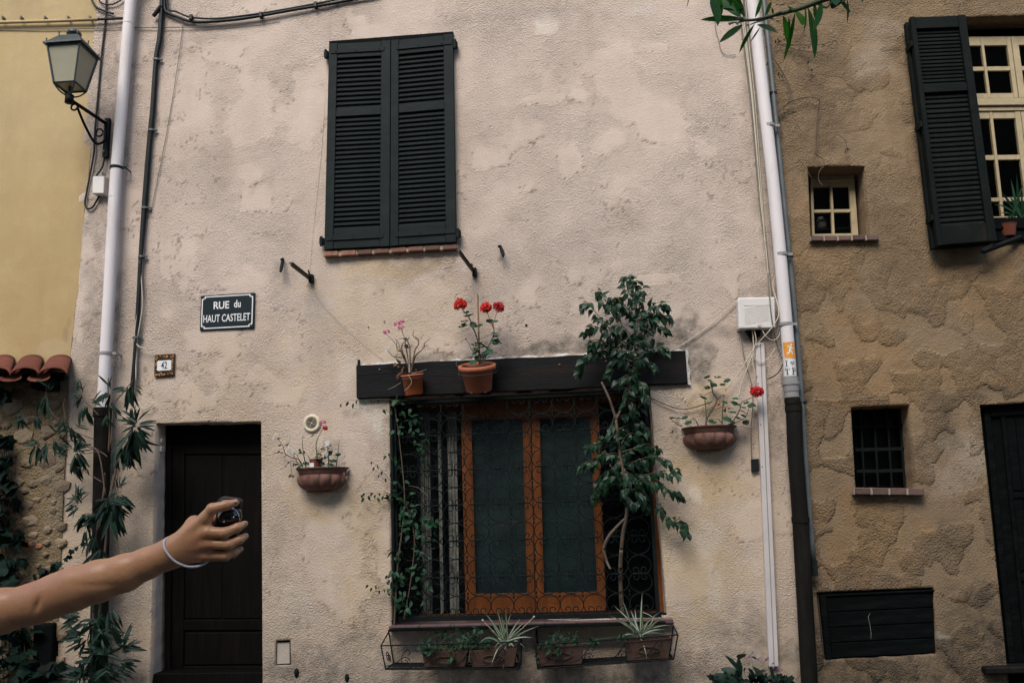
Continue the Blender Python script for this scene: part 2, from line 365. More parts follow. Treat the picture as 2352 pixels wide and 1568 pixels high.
# leaves -----------------------------------------------------------
def leaf_mesh(name, m, W, prof, curl=.25, fold=.25, n=6, twist=0.0):
    """unit-length leaf along +Y, face up +Z, folded along the midrib and bent down"""
    vs = []; fs = []
    for i in range(n+1):
        t = i/n; w = W*prof(t); z = -curl*t*t; y = t*(1-.15*curl*t)
        a = twist*t
        for sx in (-1, 0, 1):
            x = sx*w; zz = abs(sx)*w*fold
            vs.append((x*math.cos(a)-zz*math.sin(a), y, z+x*math.sin(a)+zz*math.cos(a)))
    for i in range(n):
        for k in (0, 1): fs.append((i*3+k, i*3+k+1, i*3+k+4, i*3+k+3))
    me = bpy.data.meshes.new(name); me.from_pydata(vs, [], fs); me.materials.append(m)
    me.polygons.foreach_set('use_smooth', [True]*len(me.polygons)); return me
def round_leaf(name, m, lobes=5, cup=.18, k=20, depth=.12):
    vs = [(0, .12, -.03)]; fs = []
    for ring, rr in ((1, .55), (2, 1.0)):
        for i in range(k):
            a = -math.pi/2+.22+(2*math.pi-.44)*i/(k-1)
            r = .5*rr*(1-depth*(.5+.5*math.cos(a*lobes+math.pi*(lobes % 2))) if ring == 2 else 1)
            vs.append((r*math.cos(a), .45+r*math.sin(a)*.95, cup*(rr*rr)*.5+.03*math.sin(a*lobes*2)*rr))
    for i in range(k-1): fs += [(0, 1+i, 2+i), (1+i, 1+k+i, 2+k+i, 2+i)]
    me = bpy.data.meshes.new(name); me.from_pydata(vs, [], fs); me.materials.append(m)
    me.polygons.foreach_set('use_smooth', [True]*len(me.polygons)); return me
def lobed_leaf(name, m):
    pts = [(0, 0), (.22, -.08), (.45, .08), (.38, .3), (.52, .55), (.25, .62), (0, 1.0)]
    out = pts+[(-x, y) for x, y in pts[-2:0:-1]]
    vs = [(0, .38, 0)]+[(x, y, .18*abs(x)-.22*y*y) for x, y in out]; N = len(out)
    me = bpy.data.meshes.new(name); me.from_pydata(vs, [], [(0, 1+i, 1+(i+1) % N) for i in range(N)]); me.materials.append(m); return me
ovate = lambda t: (math.sin(math.pi*min(1, t**.75))**.8)*(1-.25*t) if 0 < t < 1 else 0.0
lance = lambda t: (math.sin(math.pi*t)**.75) if 0 < t < 1 else 0.04
def droplet(t): return (math.sin(math.pi*t**.62))*(1-.35*t) if 0 < t < 1 else 0.0
L_FIC = [leaf_mesh('ficus_leaf_%d' % i, M_FICUS, .27, droplet, c, f, 7, tw) for i, (c, f, tw) in enumerate([(.35, .25, 0), (.6, .15, .3), (.15, .35, -.3), (.5, .3, .1)])]
L_OLE = [leaf_mesh('oleander_leaf_%d' % i, M_OLEA, .105, lance, c, f, 7, tw) for i, (c, f, tw) in enumerate([(.15, .3, 0), (.4, .2, .2), (.7, .25, -.2), (.05, .4, .1)])]
L_OLB = [leaf_mesh('backlit_leaf_%d' % i, M_OLEAB, .095, lance, c, f, 8, tw) for i, (c, f, tw) in enumerate([(.05, .35, 0), (.15, .25, .15), (.1, .4, -.1)])]
L_VIN = [leaf_mesh('vine_leaf_%d' % i, M_VINE, .25, ovate, c, f, 5) for i, (c, f) in enumerate([(.3, .25), (.6, .2), (.1, .4)])]
L_IVY = [lobed_leaf('ivy_leaf_0', M_IVY)]
L_GER = [round_leaf('geranium_leaf_%d' % i, M_GER, 7, c) for i, c in enumerate((.1, .35, -.2))]
L_DRY = [leaf_mesh('dry_leaf_%d' % i, M_DRYLEAF, .28, ovate, c, f, 5, tw) for i, (c, f, tw) in enumerate([(1.0, .6, .8), (.6, .8, -.9)])]
def orient(p, d, nrm, L, wsc=1.0):
    y = Vector(d).normalized(); z = Vector(nrm); z = z-y*z.dot(y)
    if z.length < 1e-4: z = y.orthogonal()
    z.normalize(); x = y.cross(z)
    M = Matrix(((x.x*L*wsc, y.x*L, z.x*L, p[0]), (x.y*L*wsc, y.y*L, z.y*L, p[1]), (x.z*L*wsc, y.z*L, z.z*L, p[2]), (0, 0, 0, 1)))
    return M
def leaf(parent, meshes, p, d, nrm, L, wsc=1.0, name='leaf'):
    return inst(random.choice(meshes), name, parent, orient(p, d, nrm, L, wsc))
def rv(s=1.0): return Vector((random.gauss(0, s), random.gauss(0, s), random.gauss(0, s)))
def flower_mesh(name, m, n=24, r=.5, petal=.3, flat=.75, seed=1):
    """ball of small five-petalled flowers"""
    rg = random.Random(seed); g = G()
    for i in range(n):
        th = math.acos(1-1.5*rg.random()); ph = rg.random()*6.283
        c = Vector((math.sin(th)*math.cos(ph), math.sin(th)*math.sin(ph), math.cos(th)*flat))*r*(.8+.3*rg.random())
        nz = (c.normalized()+Vector((rg.gauss(0, .25), rg.gauss(0, .25), rg.gauss(0, .25)))).normalized(); u = nz.orthogonal().normalized(); w = nz.cross(u); a0 = rg.random()*6
        for k in range(5):
            a = a0+k*1.2566; dx = u*math.cos(a)+w*math.sin(a); sd_ = nz.cross(dx)
            g.add([c, c+dx*petal*.6-sd_*petal*.36+nz*.03, c+dx*petal+nz*(-.05+.09*rg.random()), c+dx*petal*.6+sd_*petal*.36+nz*.03], [(0, 1, 2, 3)])
    me = bpy.data.meshes.new(name); me.from_pydata(g.v, [], g.f); me.materials.append(m); return me
# ================================================================== GROUND
def gz(x): return 0.0 if x < 1.0 else min((x-1.0)*.115, 1.4)
gx = np.concatenate([np.linspace(-60, -6, 12), np.linspace(-5.5, 6, 40), np.linspace(7, 60, 14)]); gy = np.concatenate([np.linspace(-60, -12, 8), np.linspace(-11, 1, 25), np.linspace(3, 60, 8)])
gm = bpy.data.meshes.new('street')
gm.from_pydata([(x, y, gz(x)-.06+.012*math.sin(x*5+y*3)*(abs(x) < 8)) for y in gy for x in gx], [], [(j*len(gx)+i, j*len(gx)+i+1, (j+1)*len(gx)+i+1, (j+1)*len(gx)+i) for j in range(len(gy)-1) for i in range(len(gx)-1)])
gm.materials.append(M_ASPH)
street = inst(gm, 'street', None, Matrix()); street['kind'] = 'structure'

# ================================================================== WALLS
def worley(x, y, s):
    X = x*s; Y = y*s; xi = np.floor(X).astype(int); yi = np.floor(Y).astype(int)
    d1 = np.full(x.shape, 9.0); d2 = np.full(x.shape, 9.0); idn = np.zeros(x.shape)
    for i in (-1, 0, 1):
        for j in (-1, 0, 1):
            a = (xi+i) & 255; b = (yi+j) & 255
            px = xi+i+_rt[a, b]; py = yi+j+_rt[b, (a+91) & 255]
            d = np.hypot(px-X, (py-Y)); v = _rt[(a+33) & 255, (b+77) & 255]
            n1 = d < d1
            d2 = np.where(n1, d1, np.minimum(d2, d)); idn = np.where(n1, v, idn); d1 = np.minimum(d1, d)
    return d1, d2, idn
def blobs(X, Z, lst):
    """dirt, repair patches and painted bounce light: (px, py, half-width px, half-height px, strength)"""
    out = np.zeros(X.shape); w = fbm(X*6, Z*6, 4)-.5; w2 = fbm(X*6+40, Z*6+11, 4)-.5
    for px, py, rx, ry, s in lst:
        c = P(px, py); sx = rx/285; sz = ry/285
        d = np.sqrt(((X-c.x)/sx+w*1.5)**2+((Z-c.z)/sz+w2*1.5)**2)
        out = np.maximum(out, s*(1-sstep(.55, 1.15, d)))
    return out
def wall_grid(name, parent, m, xl, xr, nfx, zs, xcl, xcr, holes, field, y0=0.0):
    """plaster sheet as a real relief. xl, xr: edges as functions of z; holes: (px quad, depth); field(X,Z) -> relief, attributes"""
    us = np.concatenate([np.array(xcl), np.linspace(0, 1, nfx), np.array(xcr)])
    nx = len(us); nz = len(zs)
    Z = np.repeat(zs[:, None], nx, 1); XL = np.array([xl(z) for z in zs])[:, None]; XR = np.array([xr(z) for z in zs])[:, None]
    U = np.repeat(us[None, :], nz, 0)
    X = np.where(U < 0, XL+U, np.where(U > 1, XR+(U-1), XL+(XR-XL)*U))
    D, at_ = field(X, Z); keep = np.ones((nz-1, nx-1), bool)
    cx = (X[:-1, :-1]+X[1:, 1:])/2; cz = (Z[:-1, :-1]+Z[1:, 1:])/2
    polys = []
    for q, dep in holes:
        pl = [(P(*p).x, P(*p).z) for p in q]; polys.append((pl, dep))
        ins = np.ones(cx.shape, bool)
        for i in range(len(pl)):
            (ax, az), (bx, bz) = pl[i], pl[(i+1) % len(pl)]
            ins &= ((bx-ax)*(cz-az)-(bz-az)*(cx-ax)) < 0         # clockwise on screen
        keep &= ~ins
    vid = np.arange(nz*nx).reshape(nz, nx)
    f = np.stack([vid[:-1, :-1], vid[:-1, 1:], vid[1:, 1:], vid[1:, :-1]], -1)
    kf = f[keep]; rf = f[~keep]
    xf = X.ravel().copy(); zf = Z.ravel().copy(); df = D.ravel().copy()
    extra_v = []; extra_f = []; NV = nz*nx
    if len(rf):
        rim = np.intersect1d(kf.ravel(), rf.ravel())
        best = np.full(len(rim), 1e9); bx_ = np.zeros(len(rim)); bz_ = np.zeros(len(rim)); own = np.zeros(len(rim), int)
        for h, (pl, dep) in enumerate(polys):
            for i in range(len(pl)):
                a = np.array(pl[i]); b = np.array(pl[(i+1) % len(pl)]); ab = b-a
                t = np.clip(((xf[rim]-a[0])*ab[0]+(zf[rim]-a[1])*ab[1])/(ab@ab), 0, 1)
                qx = a[0]+t*ab[0]; qz = a[1]+t*ab[1]; d = np.hypot(qx-xf[rim], qz-zf[rim]); n1 = d < best
                best = np.where(n1, d, best); bx_ = np.where(n1, qx, bx_); bz_ = np.where(n1, qz, bz_); own = np.where(n1, h, own)
        xf[rim] = bx_; zf[rim] = bz_; df[rim] = .35*df[rim]
        for h, (pl, dep) in enumerate(polys):
            for c in pl:
                sel = rim[own == h]
                if len(sel):
                    k = sel[np.argmin(np.hypot(xf[sel]-c[0], zf[sel]-c[1]))]
                    if math.hypot(xf[k]-c[0], zf[k]-c[1]) < .05: xf[k], zf[k] = c
        owner = dict(zip(rim.tolist(), own.tolist()))
        # reveals: rim edges carried back into the wall
        ek = {}
        for fc in kf[np.isin(kf, rim).sum(1) >= 2]:
            for i in range(4): ek[(int(fc[i]), int(fc[(i+1) % 4]))] = 1
        rimset = set(rim.tolist()); back = {}
        rk = set()
        for fc in rf:
            for i in range(4): rk.add((int(fc[i]), int(fc[(i+1) % 4])))
        for (a, b) in ek:
            if a in rimset and b in rimset and (b, a) in rk:
                dep = polys[owner[a]][1]
                cols = []
                for v in (a, b):
                    chain = [v]
                    for s in (1, 2, 3):
                        key = (v, s)
                        if key not in back:
                            back[key] = NV+len(extra_v); w = (vnoise(np.array([xf[v]*14+s*7.7]), np.array([zf[v]*14+s*3.1]))[0]-.5)*.012*(s < 3)
                            extra_v.append((xf[v]+w, y0+dep*s/3, zf[v]+w))
                        chain.append(back[key])
                    cols.append(chain)
                for s in range(3): extra_f.append((cols[0][s], cols[0][s+1], cols[1][s+1], cols[1][s]))
    co = np.stack([xf, y0-df, zf], -1)
    n_ex = len(extra_v)
    if n_ex: co = np.concatenate([co, np.array(extra_v)])
    faces = np.concatenate([kf, np.array(extra_f, int).reshape(-1, 4)]) if extra_f else kf
    me = bpy.data.meshes.new(name); me.vertices.add(len(co)); me.vertices.foreach_set('co', co.astype(np.float32).ravel())
    me.loops.add(len(faces)*4); me.loops.foreach_set('vertex_index', faces.astype(np.int32).ravel())
    me.polygons.add(len(faces)); me.polygons.foreach_set('loop_start', np.arange(0, len(faces)*4, 4, dtype=np.int32))
    me.polygons.foreach_set('use_smooth', np.ones(len(faces), bool)); me.update(calc_edges=True)
    for k, v in at_.items():
        a = me.attributes.new(k, 'FLOAT', 'POINT'); vv = np.concatenate([v.ravel(), np.full(n_ex, {'rough': .5}.get(k, .0))])
        a.data.foreach_set('value', vv.astype(np.float32))
    me.materials.append(m)
    return inst(me, name, parent, Matrix())

ZT = P(1176, -60).z; ZB = P(1176, 1600).z-.35
def edge_fn(p, q):
    a = P(*p); b = P(*q)
    return lambda z: a.x+(b.x-a.x)*(z-a.z)/(b.z-a.z)
XL_ = edge_fn((238, 0), (165, 800)); XR_ = edge_fn((1752, 0), (1822, 900))
def XL(z): return XL_(max(min(z, 6.5), .2))
def XR(z): return XR_(max(min(z, 6.5), .2))
HOUSE_H = 9.4
zs_all = np.concatenate([np.linspace(ZB-.25, ZB, 2)[:-1], np.arange(ZB, ZT, .0155), np.linspace(ZT+.05, HOUSE_H, 8)])
zs_all = np.unique(zs_all)

# --- main house ----------------------------------------------------
house = thing('house', (-.4, 0, 0), 'pink plastered house with closed dark shutters above a grilled window', 'house', 'houses joined along the street')
Q_WIN = [(894, 913), (1493, 886), (1532, 1412), (900, 1444)]
Q_DOOR = [(358, 972), (600, 968), (604, 1700), (342, 1700)]
Q_METER = [(633, 1471), (667, 1469), (669, 1527), (632, 1529)]
dirt_main = [(1490, 768, 130, 55, 1.0), (1600, 840, 44, 70, .8), (1020, 822, 210, 12, .7), (1250, 802, 150, 18, .95), (1330, 790, 90, 22, .7), (1420, 720, 60, 40, .3), (890, 640, 70, 30, .22), (960, 610, 90, 26, .35),
             (780, 1150, 40, 18, .3), (230, 720, 60, 130, .5), (235, 300, 65, 360, .5), (225, 900, 60, 160, .55), (1380, 770, 60, 20, .4), (1640, 760, 60, 30, .5),
             (715, 655, 10, 14, .8), (1092, 632, 9, 12, .8), (1150, 598, 7, 9, .6), (1740, 300, 26, 500, .35), (1780, 980, 20, 90, .6), (1740, 700, 60, 60, .35), (430, 1540, 900, 55, .35),
             (1200, 1580, 500, 50, .6), (1000, 1500, 300, 60, .35), (1450, 1545, 260, 40, .45), (1720, 1500, 120, 90, .4), (260, 1300, 60, 260, .35), (300, 1560, 60, 60, .6), (630, 1240, 25, 50, .25),
             (640, 620, 14, 30, .3), (1650, 1045, 70, 20, .25), (1180, 40, 220, 26, .2), (700, 1560, 120, 30, .5), (250, 120, 40, 30, .3)]
warm_main = [(900, 610, 160, 40, .75), (740, 1160, 110, 60, .55), (860, 740, 200, 160, .35), (1640, 1090, 90, 70, .45), (1620, 925, 70, 55, .55), (600, 880, 260, 160, .25), (1000, 720, 160, 120, .3), (1600, 1300, 120, 200, .35), (850, 1300, 60, 200, .3)]
pale_main = [(855, 945, 34, 34, .5), (1250, 62, 34, 40, .45), (1465, 18, 50, 24, .4), (800, 870, 22, 60, .3), (760, 1170, 26, 40, .2), (1555, 905, 44, 30, .35), (865, 975, 16, 26, .8), (1600, 1130, 24, 24, .55), (1620, 1230, 34, 40, .4), (1640, 1340, 16, 60, .35), (1560, 935, 16, 60, .25), (690, 1400, 50, 60, .2), (1575, 790, 12, 10, .9)]
smooth_main = [(1250, 62, 36, 42, 1), (1310, 360, 55, 45, 1), (1250, 230, 60, 20, .9), (1610, 340, 32, 28, 1), (1500, 110, 45, 18, .9), (1400, 330, 40, 30, .8), (640, 900, 70, 40, 1), (560, 640, 60, 60, .8), (600, 860, 46, 40, 1), (500, 770, 46, 20, .9), (760, 1000, 40, 60, .9), (820, 1060, 40, 80, .8), (460, 930, 60, 60, .9), (1640, 540, 40, 30, .8), (700, 300, 40, 100, .6), (480, 120, 60, 40, .8), (560, 300, 60, 140, .5), (1500, 640, 60, 16, .9), (780, 1300, 70, 120, .6), (1600, 1130, 26, 26, 1), (1610, 900, 60, 40, .8)]
def f_main(X, Z):
    n = fbm(X*2.1+3, Z*2.1+9, 5, .55); sm = np.clip(blobs(X, Z, smooth_main), 0, 1)
    fld = n+.30*sm-.04
    g0_ = np.gradient(fld, axis=0)/.0155; soft = sstep(.6, -.4, g0_); patch = sstep(.575-.06*soft, .60+.05*soft, fld)
    rough = 1-.9*patch*(.55+.45*fbm(X*3, Z*3, 3)); rough = rough*np.clip(.02+1.35*fbm(X*1.5+70, Z*1.5, 4)*(.5+fbm(X*5, Z*5+30, 3)), 0, 1.15)
    gz_ = np.gradient(fld, axis=0)/.0155
    line = np.exp(-((fld-.585)/.007)**2)*sstep(.0, .35, gz_)*sstep(.36, .52, fbm(X*1.7+9, Z*1.7+4, 3))
    cr = np.abs(fbm(X*1.6+31, Z*1.6+12, 5, .6)-.5); crack = np.exp(-(cr/.0036)**2)*sstep(.44, .58, fbm(X*.9+5, Z*.9+8, 3))
    line = np.clip(line+crack*.8, 0, 1)
    D = .022*(fbm(X*.7, Z*.7, 2)-.5)+.010*(fbm(X*3, Z*3, 4)-.5)+.005*patch+.006*(fbm(X*14, Z*14, 3)-.5)*rough-.003*line
    return D, dict(rough=np.clip(rough, 0, 1), dirt=np.clip(blobs(X, Z, dirt_main)+.10*fbm(X*.8+50, Z*.8, 4)+.75*sstep(1.3, -.1, Z)*fbm(X*2, Z*2, 4), 0, 1), warm=np.clip(blobs(X, Z, warm_main)+.62*sstep(3.8, 1.3, Z)*fbm(X+8, Z, 3), 0, 1), pale=blobs(X, Z, pale_main), line=line)  # dirt also carries vignette darkening painted in towards the wall foot
wall_grid('wall', house, M_PL, lambda z: XL(z)-.06, XR, 392, zs_all, [], [], [(Q_WIN, .26), (Q_DOOR, .24), (Q_METER, .06)], f_main)

def shell(parent, x0, x1, h, m, front=True):
    g = G(); y1 = 7.0
    g.add([(x0, .6, h-.02), (x1, .6, h-.02), (x1, y1, h-.02), (x0, y1, h-.02)], [(0, 1, 2, 3)])
    g.add([(x0, -.28, h), (x1, -.28, h), (x1, .7, h+.32), (x0, .7, h+.32), (x0, -.28, h+.06), (x1, -.28, h+.06), (x1, .7, h+.38), (x0, .7, h+.38)], [(0, 1, 2, 3), (4, 5, 6, 7), (0, 1, 5, 4), (1, 2, 6, 5), (3, 0, 4, 7), (2, 3, 7, 6)])
    g.build('roof', M_ROOF, parent)
    g = G(); g.add([(x0, y1, -.5), (x1, y1, -.5), (x1, y1, h), (x0, y1, h)], [(0, 1, 2, 3)]); g.add([(x0, .02, -.5), (x0, y1, -.5), (x0, y1, h), (x0, .02, h)], [(0, 1, 2, 3)]); g.add([(x1, .02, -.5), (x1, y1, -.5), (x1, y1, h), (x1, .02, h)], [(0, 1, 2, 3)])
    g.build('back_wall', m, parent)
shell(house, XL(3)+.03, XR(3)-.03, HOUSE_H, M_OPP)

# shutters of the upper window
def shutter(parent, q, us, mid, top, bot, nu, nl, m, T=.045, name='shutter', tilt=1.0):
    g = G()
    q.bar(g, 0, us[0], 0, 1, 0, T); q.bar(g, us[1], 1, 0, 1, 0, T)
    q.bar(g, us[0]+.001, us[1]-.001, top, 1-.002, .003, T-.004); q.bar(g, us[0]+.001, us[1]-.001, 0.002, bot, .003, T-.004); q.bar(g, us[0]+.001, us[1]-.001, mid[0], mid[1], .003, T-.004)
    s = g.build(name, m, parent, bevel=.003)
    for v0, v1, n in ((mid[1], top, nu), (bot, mid[0], nl)):
        pv = (v1-v0)/n; base = None
        for i in range(n):
            j = random.uniform(-.06, .06)*pv; a = v0+pv*(i+j); b = a+pv*1.12
            g = G(); t = .007/q.h()
            u0, u1 = us[0]-.008, us[1]+.008; of, ob = T*.82*tilt+T*.1*(1-tilt), T*.16
            g.hexa([q.at(u0, a, of), q.at(u1, a, of), q.at(u1, b, ob), q.at(u0, b, ob)], [q.at(u0, a+t*1.6, of), q.at(u1, a+t*1.6, of), q.at(u1, b+t*.4, ob-.004), q.at(u0, b+t*.4, ob-.004)])
            g.build('slat', m, s)
    return s
qa = Quad((758.8, 106.4), (899.2, 98.7), (897.3, 569.1), (748, 576.8), .025); qb = Quad((900.4, 98.6), (1041.8, 84.1), (1049.5, 559.5), (898.6, 569.0), .025)
for k, q in enumerate((qa, qb)):
    s = shutter(house, q, (.136, .85) if k == 0 else (.125, .845), (.632, .668), .925, .088, 11, 24, M_SHUT)
    for v0, v1 in ((.947, .967), (.040, .060)):
        g = G(); q.bar(g, .03 if k == 0 else .09, .90 if k == 0 else .985, v0, v1, .043, .052)
        for uu in (.12, .45, .82): p = q.at(uu, (v0+v1)/2, .053); g.box(p, .014, .006, .014)
        g.build('hinge_strap', M_SHUT, s, bevel=.001)
        g = G(); c = q.at(-.045 if k == 0 else 1.03, (v0+v1)/2-.008, .02); g.box(c, .04, .05, .055); g.tube([c+Vector((0, -.03, -.05)), c+Vector((0, -.03, .035))], .014, 8)
        g.build('hinge_pin', M_SHUT, s, bevel=.003)
g = G(); Quad((758, 99), (1042, 77), (1042.5, 87), (758, 109), .004).bar(g, .0, 1, .0, 1, 0, .03); g.build('shutter_rebate', M_DARKWOOD, house)
# brick sill
def brick_sill(parent, tl, tr, br, bl, n, d0, d1, m, name='window_sill', gap=.07, mort=M_GREYM):
    q = Quad(tl, tr, br, bl, d1); g = G(); q.bar(g, 0.004, .996, .08, .92, -(d1+.03), -.012); s = g.build(name, mort, parent)
    for i in range(n):
        g = G(); j = random.uniform(-.03, .03)/n
        q.bar(g, (i+gap)/n+j*(i > 0), (i+1-gap)/n+j*(i < n-1), .0+random.uniform(0, .06), 1.0-random.uniform(0, .05), -(d1+.02), random.uniform(-.004, .004)); g.build('brick', m, s, bevel=.004)
    return s
brick_sill(house, (741, 578), (1052, 560.5), (1052, 571), (742, 589.5), 8, 0, .055, M_BRICK)

# lintel beam
q = Quad((817.8, 838), (1574, 804), (1580, 880), (818.5, 914.6), .045); g = G()
N = 26
for i in range(N):                                   # hewn timber: slightly uneven lower and upper edges
    pass
top = [q.at(i/N, 1+.03*(vnoise(np.array([i*.7]), np.array([2.2]))[0]-.5), 0) for i in range(N+1)]; bot = [q.at(i/N, .03*(vnoise(np.array([i*.6]), np.array([9.2]))[0]-.5), 0) for i in range(N+1)]
g.prism(bot+top[::-1], (0, .14, 0)); beam = g.build('lintel', M_BEAM, house, bevel=.006)
for px, py in ((872, 849), (1285, 838), (1392, 830)):
    g = G(); g.sphere(P(px, py, .047), .012, 8, sc=(1, .6, 1)); g.build('nail', M_IRONR, beam, smooth=True)
g = G(); g.tube([q.at(.0, .70, .0015), q.at(.05, .715, .002), q.at(.12, .72, .0015), q.at(.17, .70, .001)], [.001, .003, .003, .001], 4); g.build('split', M_INK, beam)
g = G(); g.box(P(824.5, 833, .03), .018, .03, .05); g.build('peg', M_IRON, beam, bevel=.002)
# ragged mortar fillet above and beside the beam
def fillet(pts, d, name, hpx):
    g = G(); a = []; b = []
    for i, (x, y) in enumerate(pts):
        h = hpx*(.1+1.1*random.random()**1.5); a.append((x, y)); b.append((x+random.uniform(-2, 2), y-h))
    for i in range(len(pts)-1): g.prism([P(*a[i], d), P(*a[i+1], d), P(*b[i+1], d*.4), P(*b[i], d*.4)], (0, .05, 0))
    return g.build(name, M_WHITEM, house, doubles=True)
fillet([(826+i*11.1, 839.2-i*11.1*.0449) for i in range(68)], .034, 'mortar_fillet', 6.5)
g = G()
L = [(1574, 803), (1579, 802), (1582, 815), (1580, 833), (1586, 850), (1584, 868), (1588, 884), (1580, 882)]
g.prism([P(x, y, .032) for x, y in L], (0, .06, 0)); g.build('mortar_fillet', M_WHITEM, house)

# ---- ground-floor window
DW = -.235
win = G()
def dq(g, quad, d, th): g.slab(quad, d, th)
dq(win, [(948, 917), (1489, 891.5), (1490.5, 927), (948, 947)], DW, .06)          # head
dq(win, [(1488.5, 893), (1500, 892), (1527, 1411), (1514.5, 1412)], DW+.02, .06)    # right post
dq(win, [(962, 1411), (1514, 1400), (1515, 1418), (962, 1430)], DW, .06)
window = win.build('window', M_ORANGE, house, bevel=.003)
g = G(); dq(g, [(896, 930), (955, 927), (961, 1432), (902, 1436)], DW+.01, .07); g.build('side_frame', M_DARKWOOD, window, bevel=.004)
g = G(); g.box((P(1210, 1420, 0).x, .02, P(1210, 1431, 0).z-.005), P(1526, 1420, 0).x-P(905, 1420, 0).x, .42, .012); g.build('threshold', M_DARKWOOD, window)
def sash(outer, inner, screen, nm='sash'):
    g = G(); o = [P(*p, DW+.03) for p in outer]; i_ = [P(*p, DW+.03) for p in inner]
    for k in range(4):
        k2 = (k+1) % 4; g.prism([o[k], o[k2], i_[k2], i_[k]], (0, .05, 0))
    s = g.build(nm, M_ORANGE, window, bevel=.0025)
    b = [P(*p, DW+.033) for p in inner]; g = G()
    c = sum(b, Vector())/4
    for k in range(4):                                 # glazing bead
        k2 = (k+1) % 4; g.prism([b[k], b[k2], b[k2]+(c-b[k2])*.035, b[k]+(c-b[k])*.035], (0, .02, 0))
    g.build('bead', M_ORANGE, s)
    mid = [outer[0][0]*.5+inner[0][0]*.5, 0]
    g = G(); g.add([P(*p, DW+.012) for p in inner], [(0, 1, 2, 3)]); g.build('pane', M_GLASS if not screen else M_GLASSS, s)
    if screen:
        g = G(); g.slab([(inner[0][0]-2, inner[0][1]-2), (inner[1][0]+2, inner[1][1]-2), (inner[2][0]+2, inner[2][1]+2), (inner[3][0]-2, inner[3][1]+2)], DW-.02, .01); g.build('dark_screen', M_CURT, s)
    return s
sash([(1058, 928), (1218.3, 923.5), (1229.3, 1406.5), (1069.5, 1410)], [(1080, 957.5), (1202, 953), (1213, 1369), (1090.5, 1371)], True)
sash([(1219.7, 923.4), (1374.5, 919.5), (1392.5, 1401.5), (1230.8, 1406.4)], [(1237, 953), (1357.5, 949), (1374.5, 1366), (1247.5, 1369)], True)
g = G(); g.add([P(955, 936, DW), P(1060, 932, DW), P(1071, 1412, DW), P(960, 1415, DW)], [(0, 1, 2, 3)]); g.build('pane', M_GLASS, window)
g = G(); g.add([P(1372, 925, DW), P(1490, 921, DW), P(1515, 1403, DW), P(1390, 1406, DW)], [(0, 1, 2, 3)]); g.build('pane', M_GLASSD, window)
# room behind: dim box with pale strips on the left standing in for pane reflections
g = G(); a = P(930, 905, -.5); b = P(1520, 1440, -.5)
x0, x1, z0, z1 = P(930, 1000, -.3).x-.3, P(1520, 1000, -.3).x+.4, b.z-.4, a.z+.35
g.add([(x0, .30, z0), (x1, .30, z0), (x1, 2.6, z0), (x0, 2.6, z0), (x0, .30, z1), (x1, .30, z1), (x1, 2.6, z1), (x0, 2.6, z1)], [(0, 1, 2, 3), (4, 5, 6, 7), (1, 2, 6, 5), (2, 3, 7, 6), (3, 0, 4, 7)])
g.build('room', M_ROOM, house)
def reflection_strip(pxl, pxr, nm, m, d=-.29, n=40, amp=.018):
    g = G()
    for i in range(n+1):
        t = i/n; x = pxl+(pxr-pxl)*t; o = amp*math.sin(t*n*.8)+amp*.5*math.sin(t*17)
        for y in (925, 1180, 1425):
            p = P(x+8*(y-925)/500, y, d); g.v.append(p+Vector((0, o, 0)))
    for i in range(n):
        for k in (0, 1): g.f.append((i*3+k, i*3+3+k, i*3+4+k, i*3+k+1)); g.m.append(0)
    return g.build(nm, m, window, smooth=True)
M_REFLP = mat('pale_reflection', (.42, .40, .36), .9, .75, 14, .2, 90, dirt=(.05, .055, .05), dscale=9)
reflection_strip(962, 986, 'reflection_strip', M_REFLP); reflection_strip(1004, 1012, 'reflection_strip', M_REFLP, n=14, amp=.006); reflection_strip(1026, 1048, 'reflection_strip', M_REFLP, n=22, amp=.008)
# window sill of tiles
q = Quad((893, 1437), (1546, 1421), (1548, 1433), (893, 1450), .06); g = G(); q.bar(g, 0, 1, 0, 1, -.32, 0); sill = g.build('window_sill', M_SILL, house, bevel=.004)
nt = 9
for i in range(nt):
    g = G(); q.bar(g, (i+.012)/nt, (i+.988)/nt, .22, 1.06, -.10, .014+random.uniform(0, .003)); g.build('tile', M_SILL, sill, bevel=.004)

# ---- wrought-iron grille
GQ = Quad((905, 928), (1482, 899), (1512, 1408), (912, 1418), -.012)
g = G(); fw = .008
for (u0, u1, v0, v1) in ((-.012, 1.012, .995, 1.014), (-.012, 1.012, -.016, .006), (-.006, .008, 0.006, .995), (.992, 1.006, .006, .995)): GQ.bar(g, u0, u1, v0, v1, -.012, .014)
for (a, b) in (((907, 928), (893, 918)), ((1482, 899), (1494, 893)), ((912, 1416), (899, 1430)), ((1512, 1406), (1530, 1409))): g.tube([P(*a, .0), P(*b, -.03)], .012, 6)
for pxx in (1059, 1389): g.tube([P(pxx, 921-(pxx-1059)*.05, .0), P(pxx, 905-(pxx-1059)*.05, -.03)], .006, 6)
g.tube([P(899, 926, .02), P(906, 1436, .02)], .014, 6)
grille = g.build('window_grille', M_IRON, house, bevel=.002)
pw = GQ.w()*.0884; ph = GQ.h()*.1655; hw = pw/2
def scroll_pts(sgn):
    out = []
    for k in range(17): a = R_(90-130*k/16); out.append((math.cos(a), .70+.87*math.sin(a)))
    for k in range(1, 22):
        t = k/21; ph_ = R_(-34-380*t); r = .42-.31*t; out.append((.40+r*math.cos(ph_), .305+r*math.sin(ph_)*.95))
    return [(x*sgn, y) for x, y in out]
ux = (GQ.at(1, .5)-GQ.at(0, .5)).normalized(); uz = (GQ.at(.5, 1)-GQ.at(.5, 0)).normalized()
sg = G()
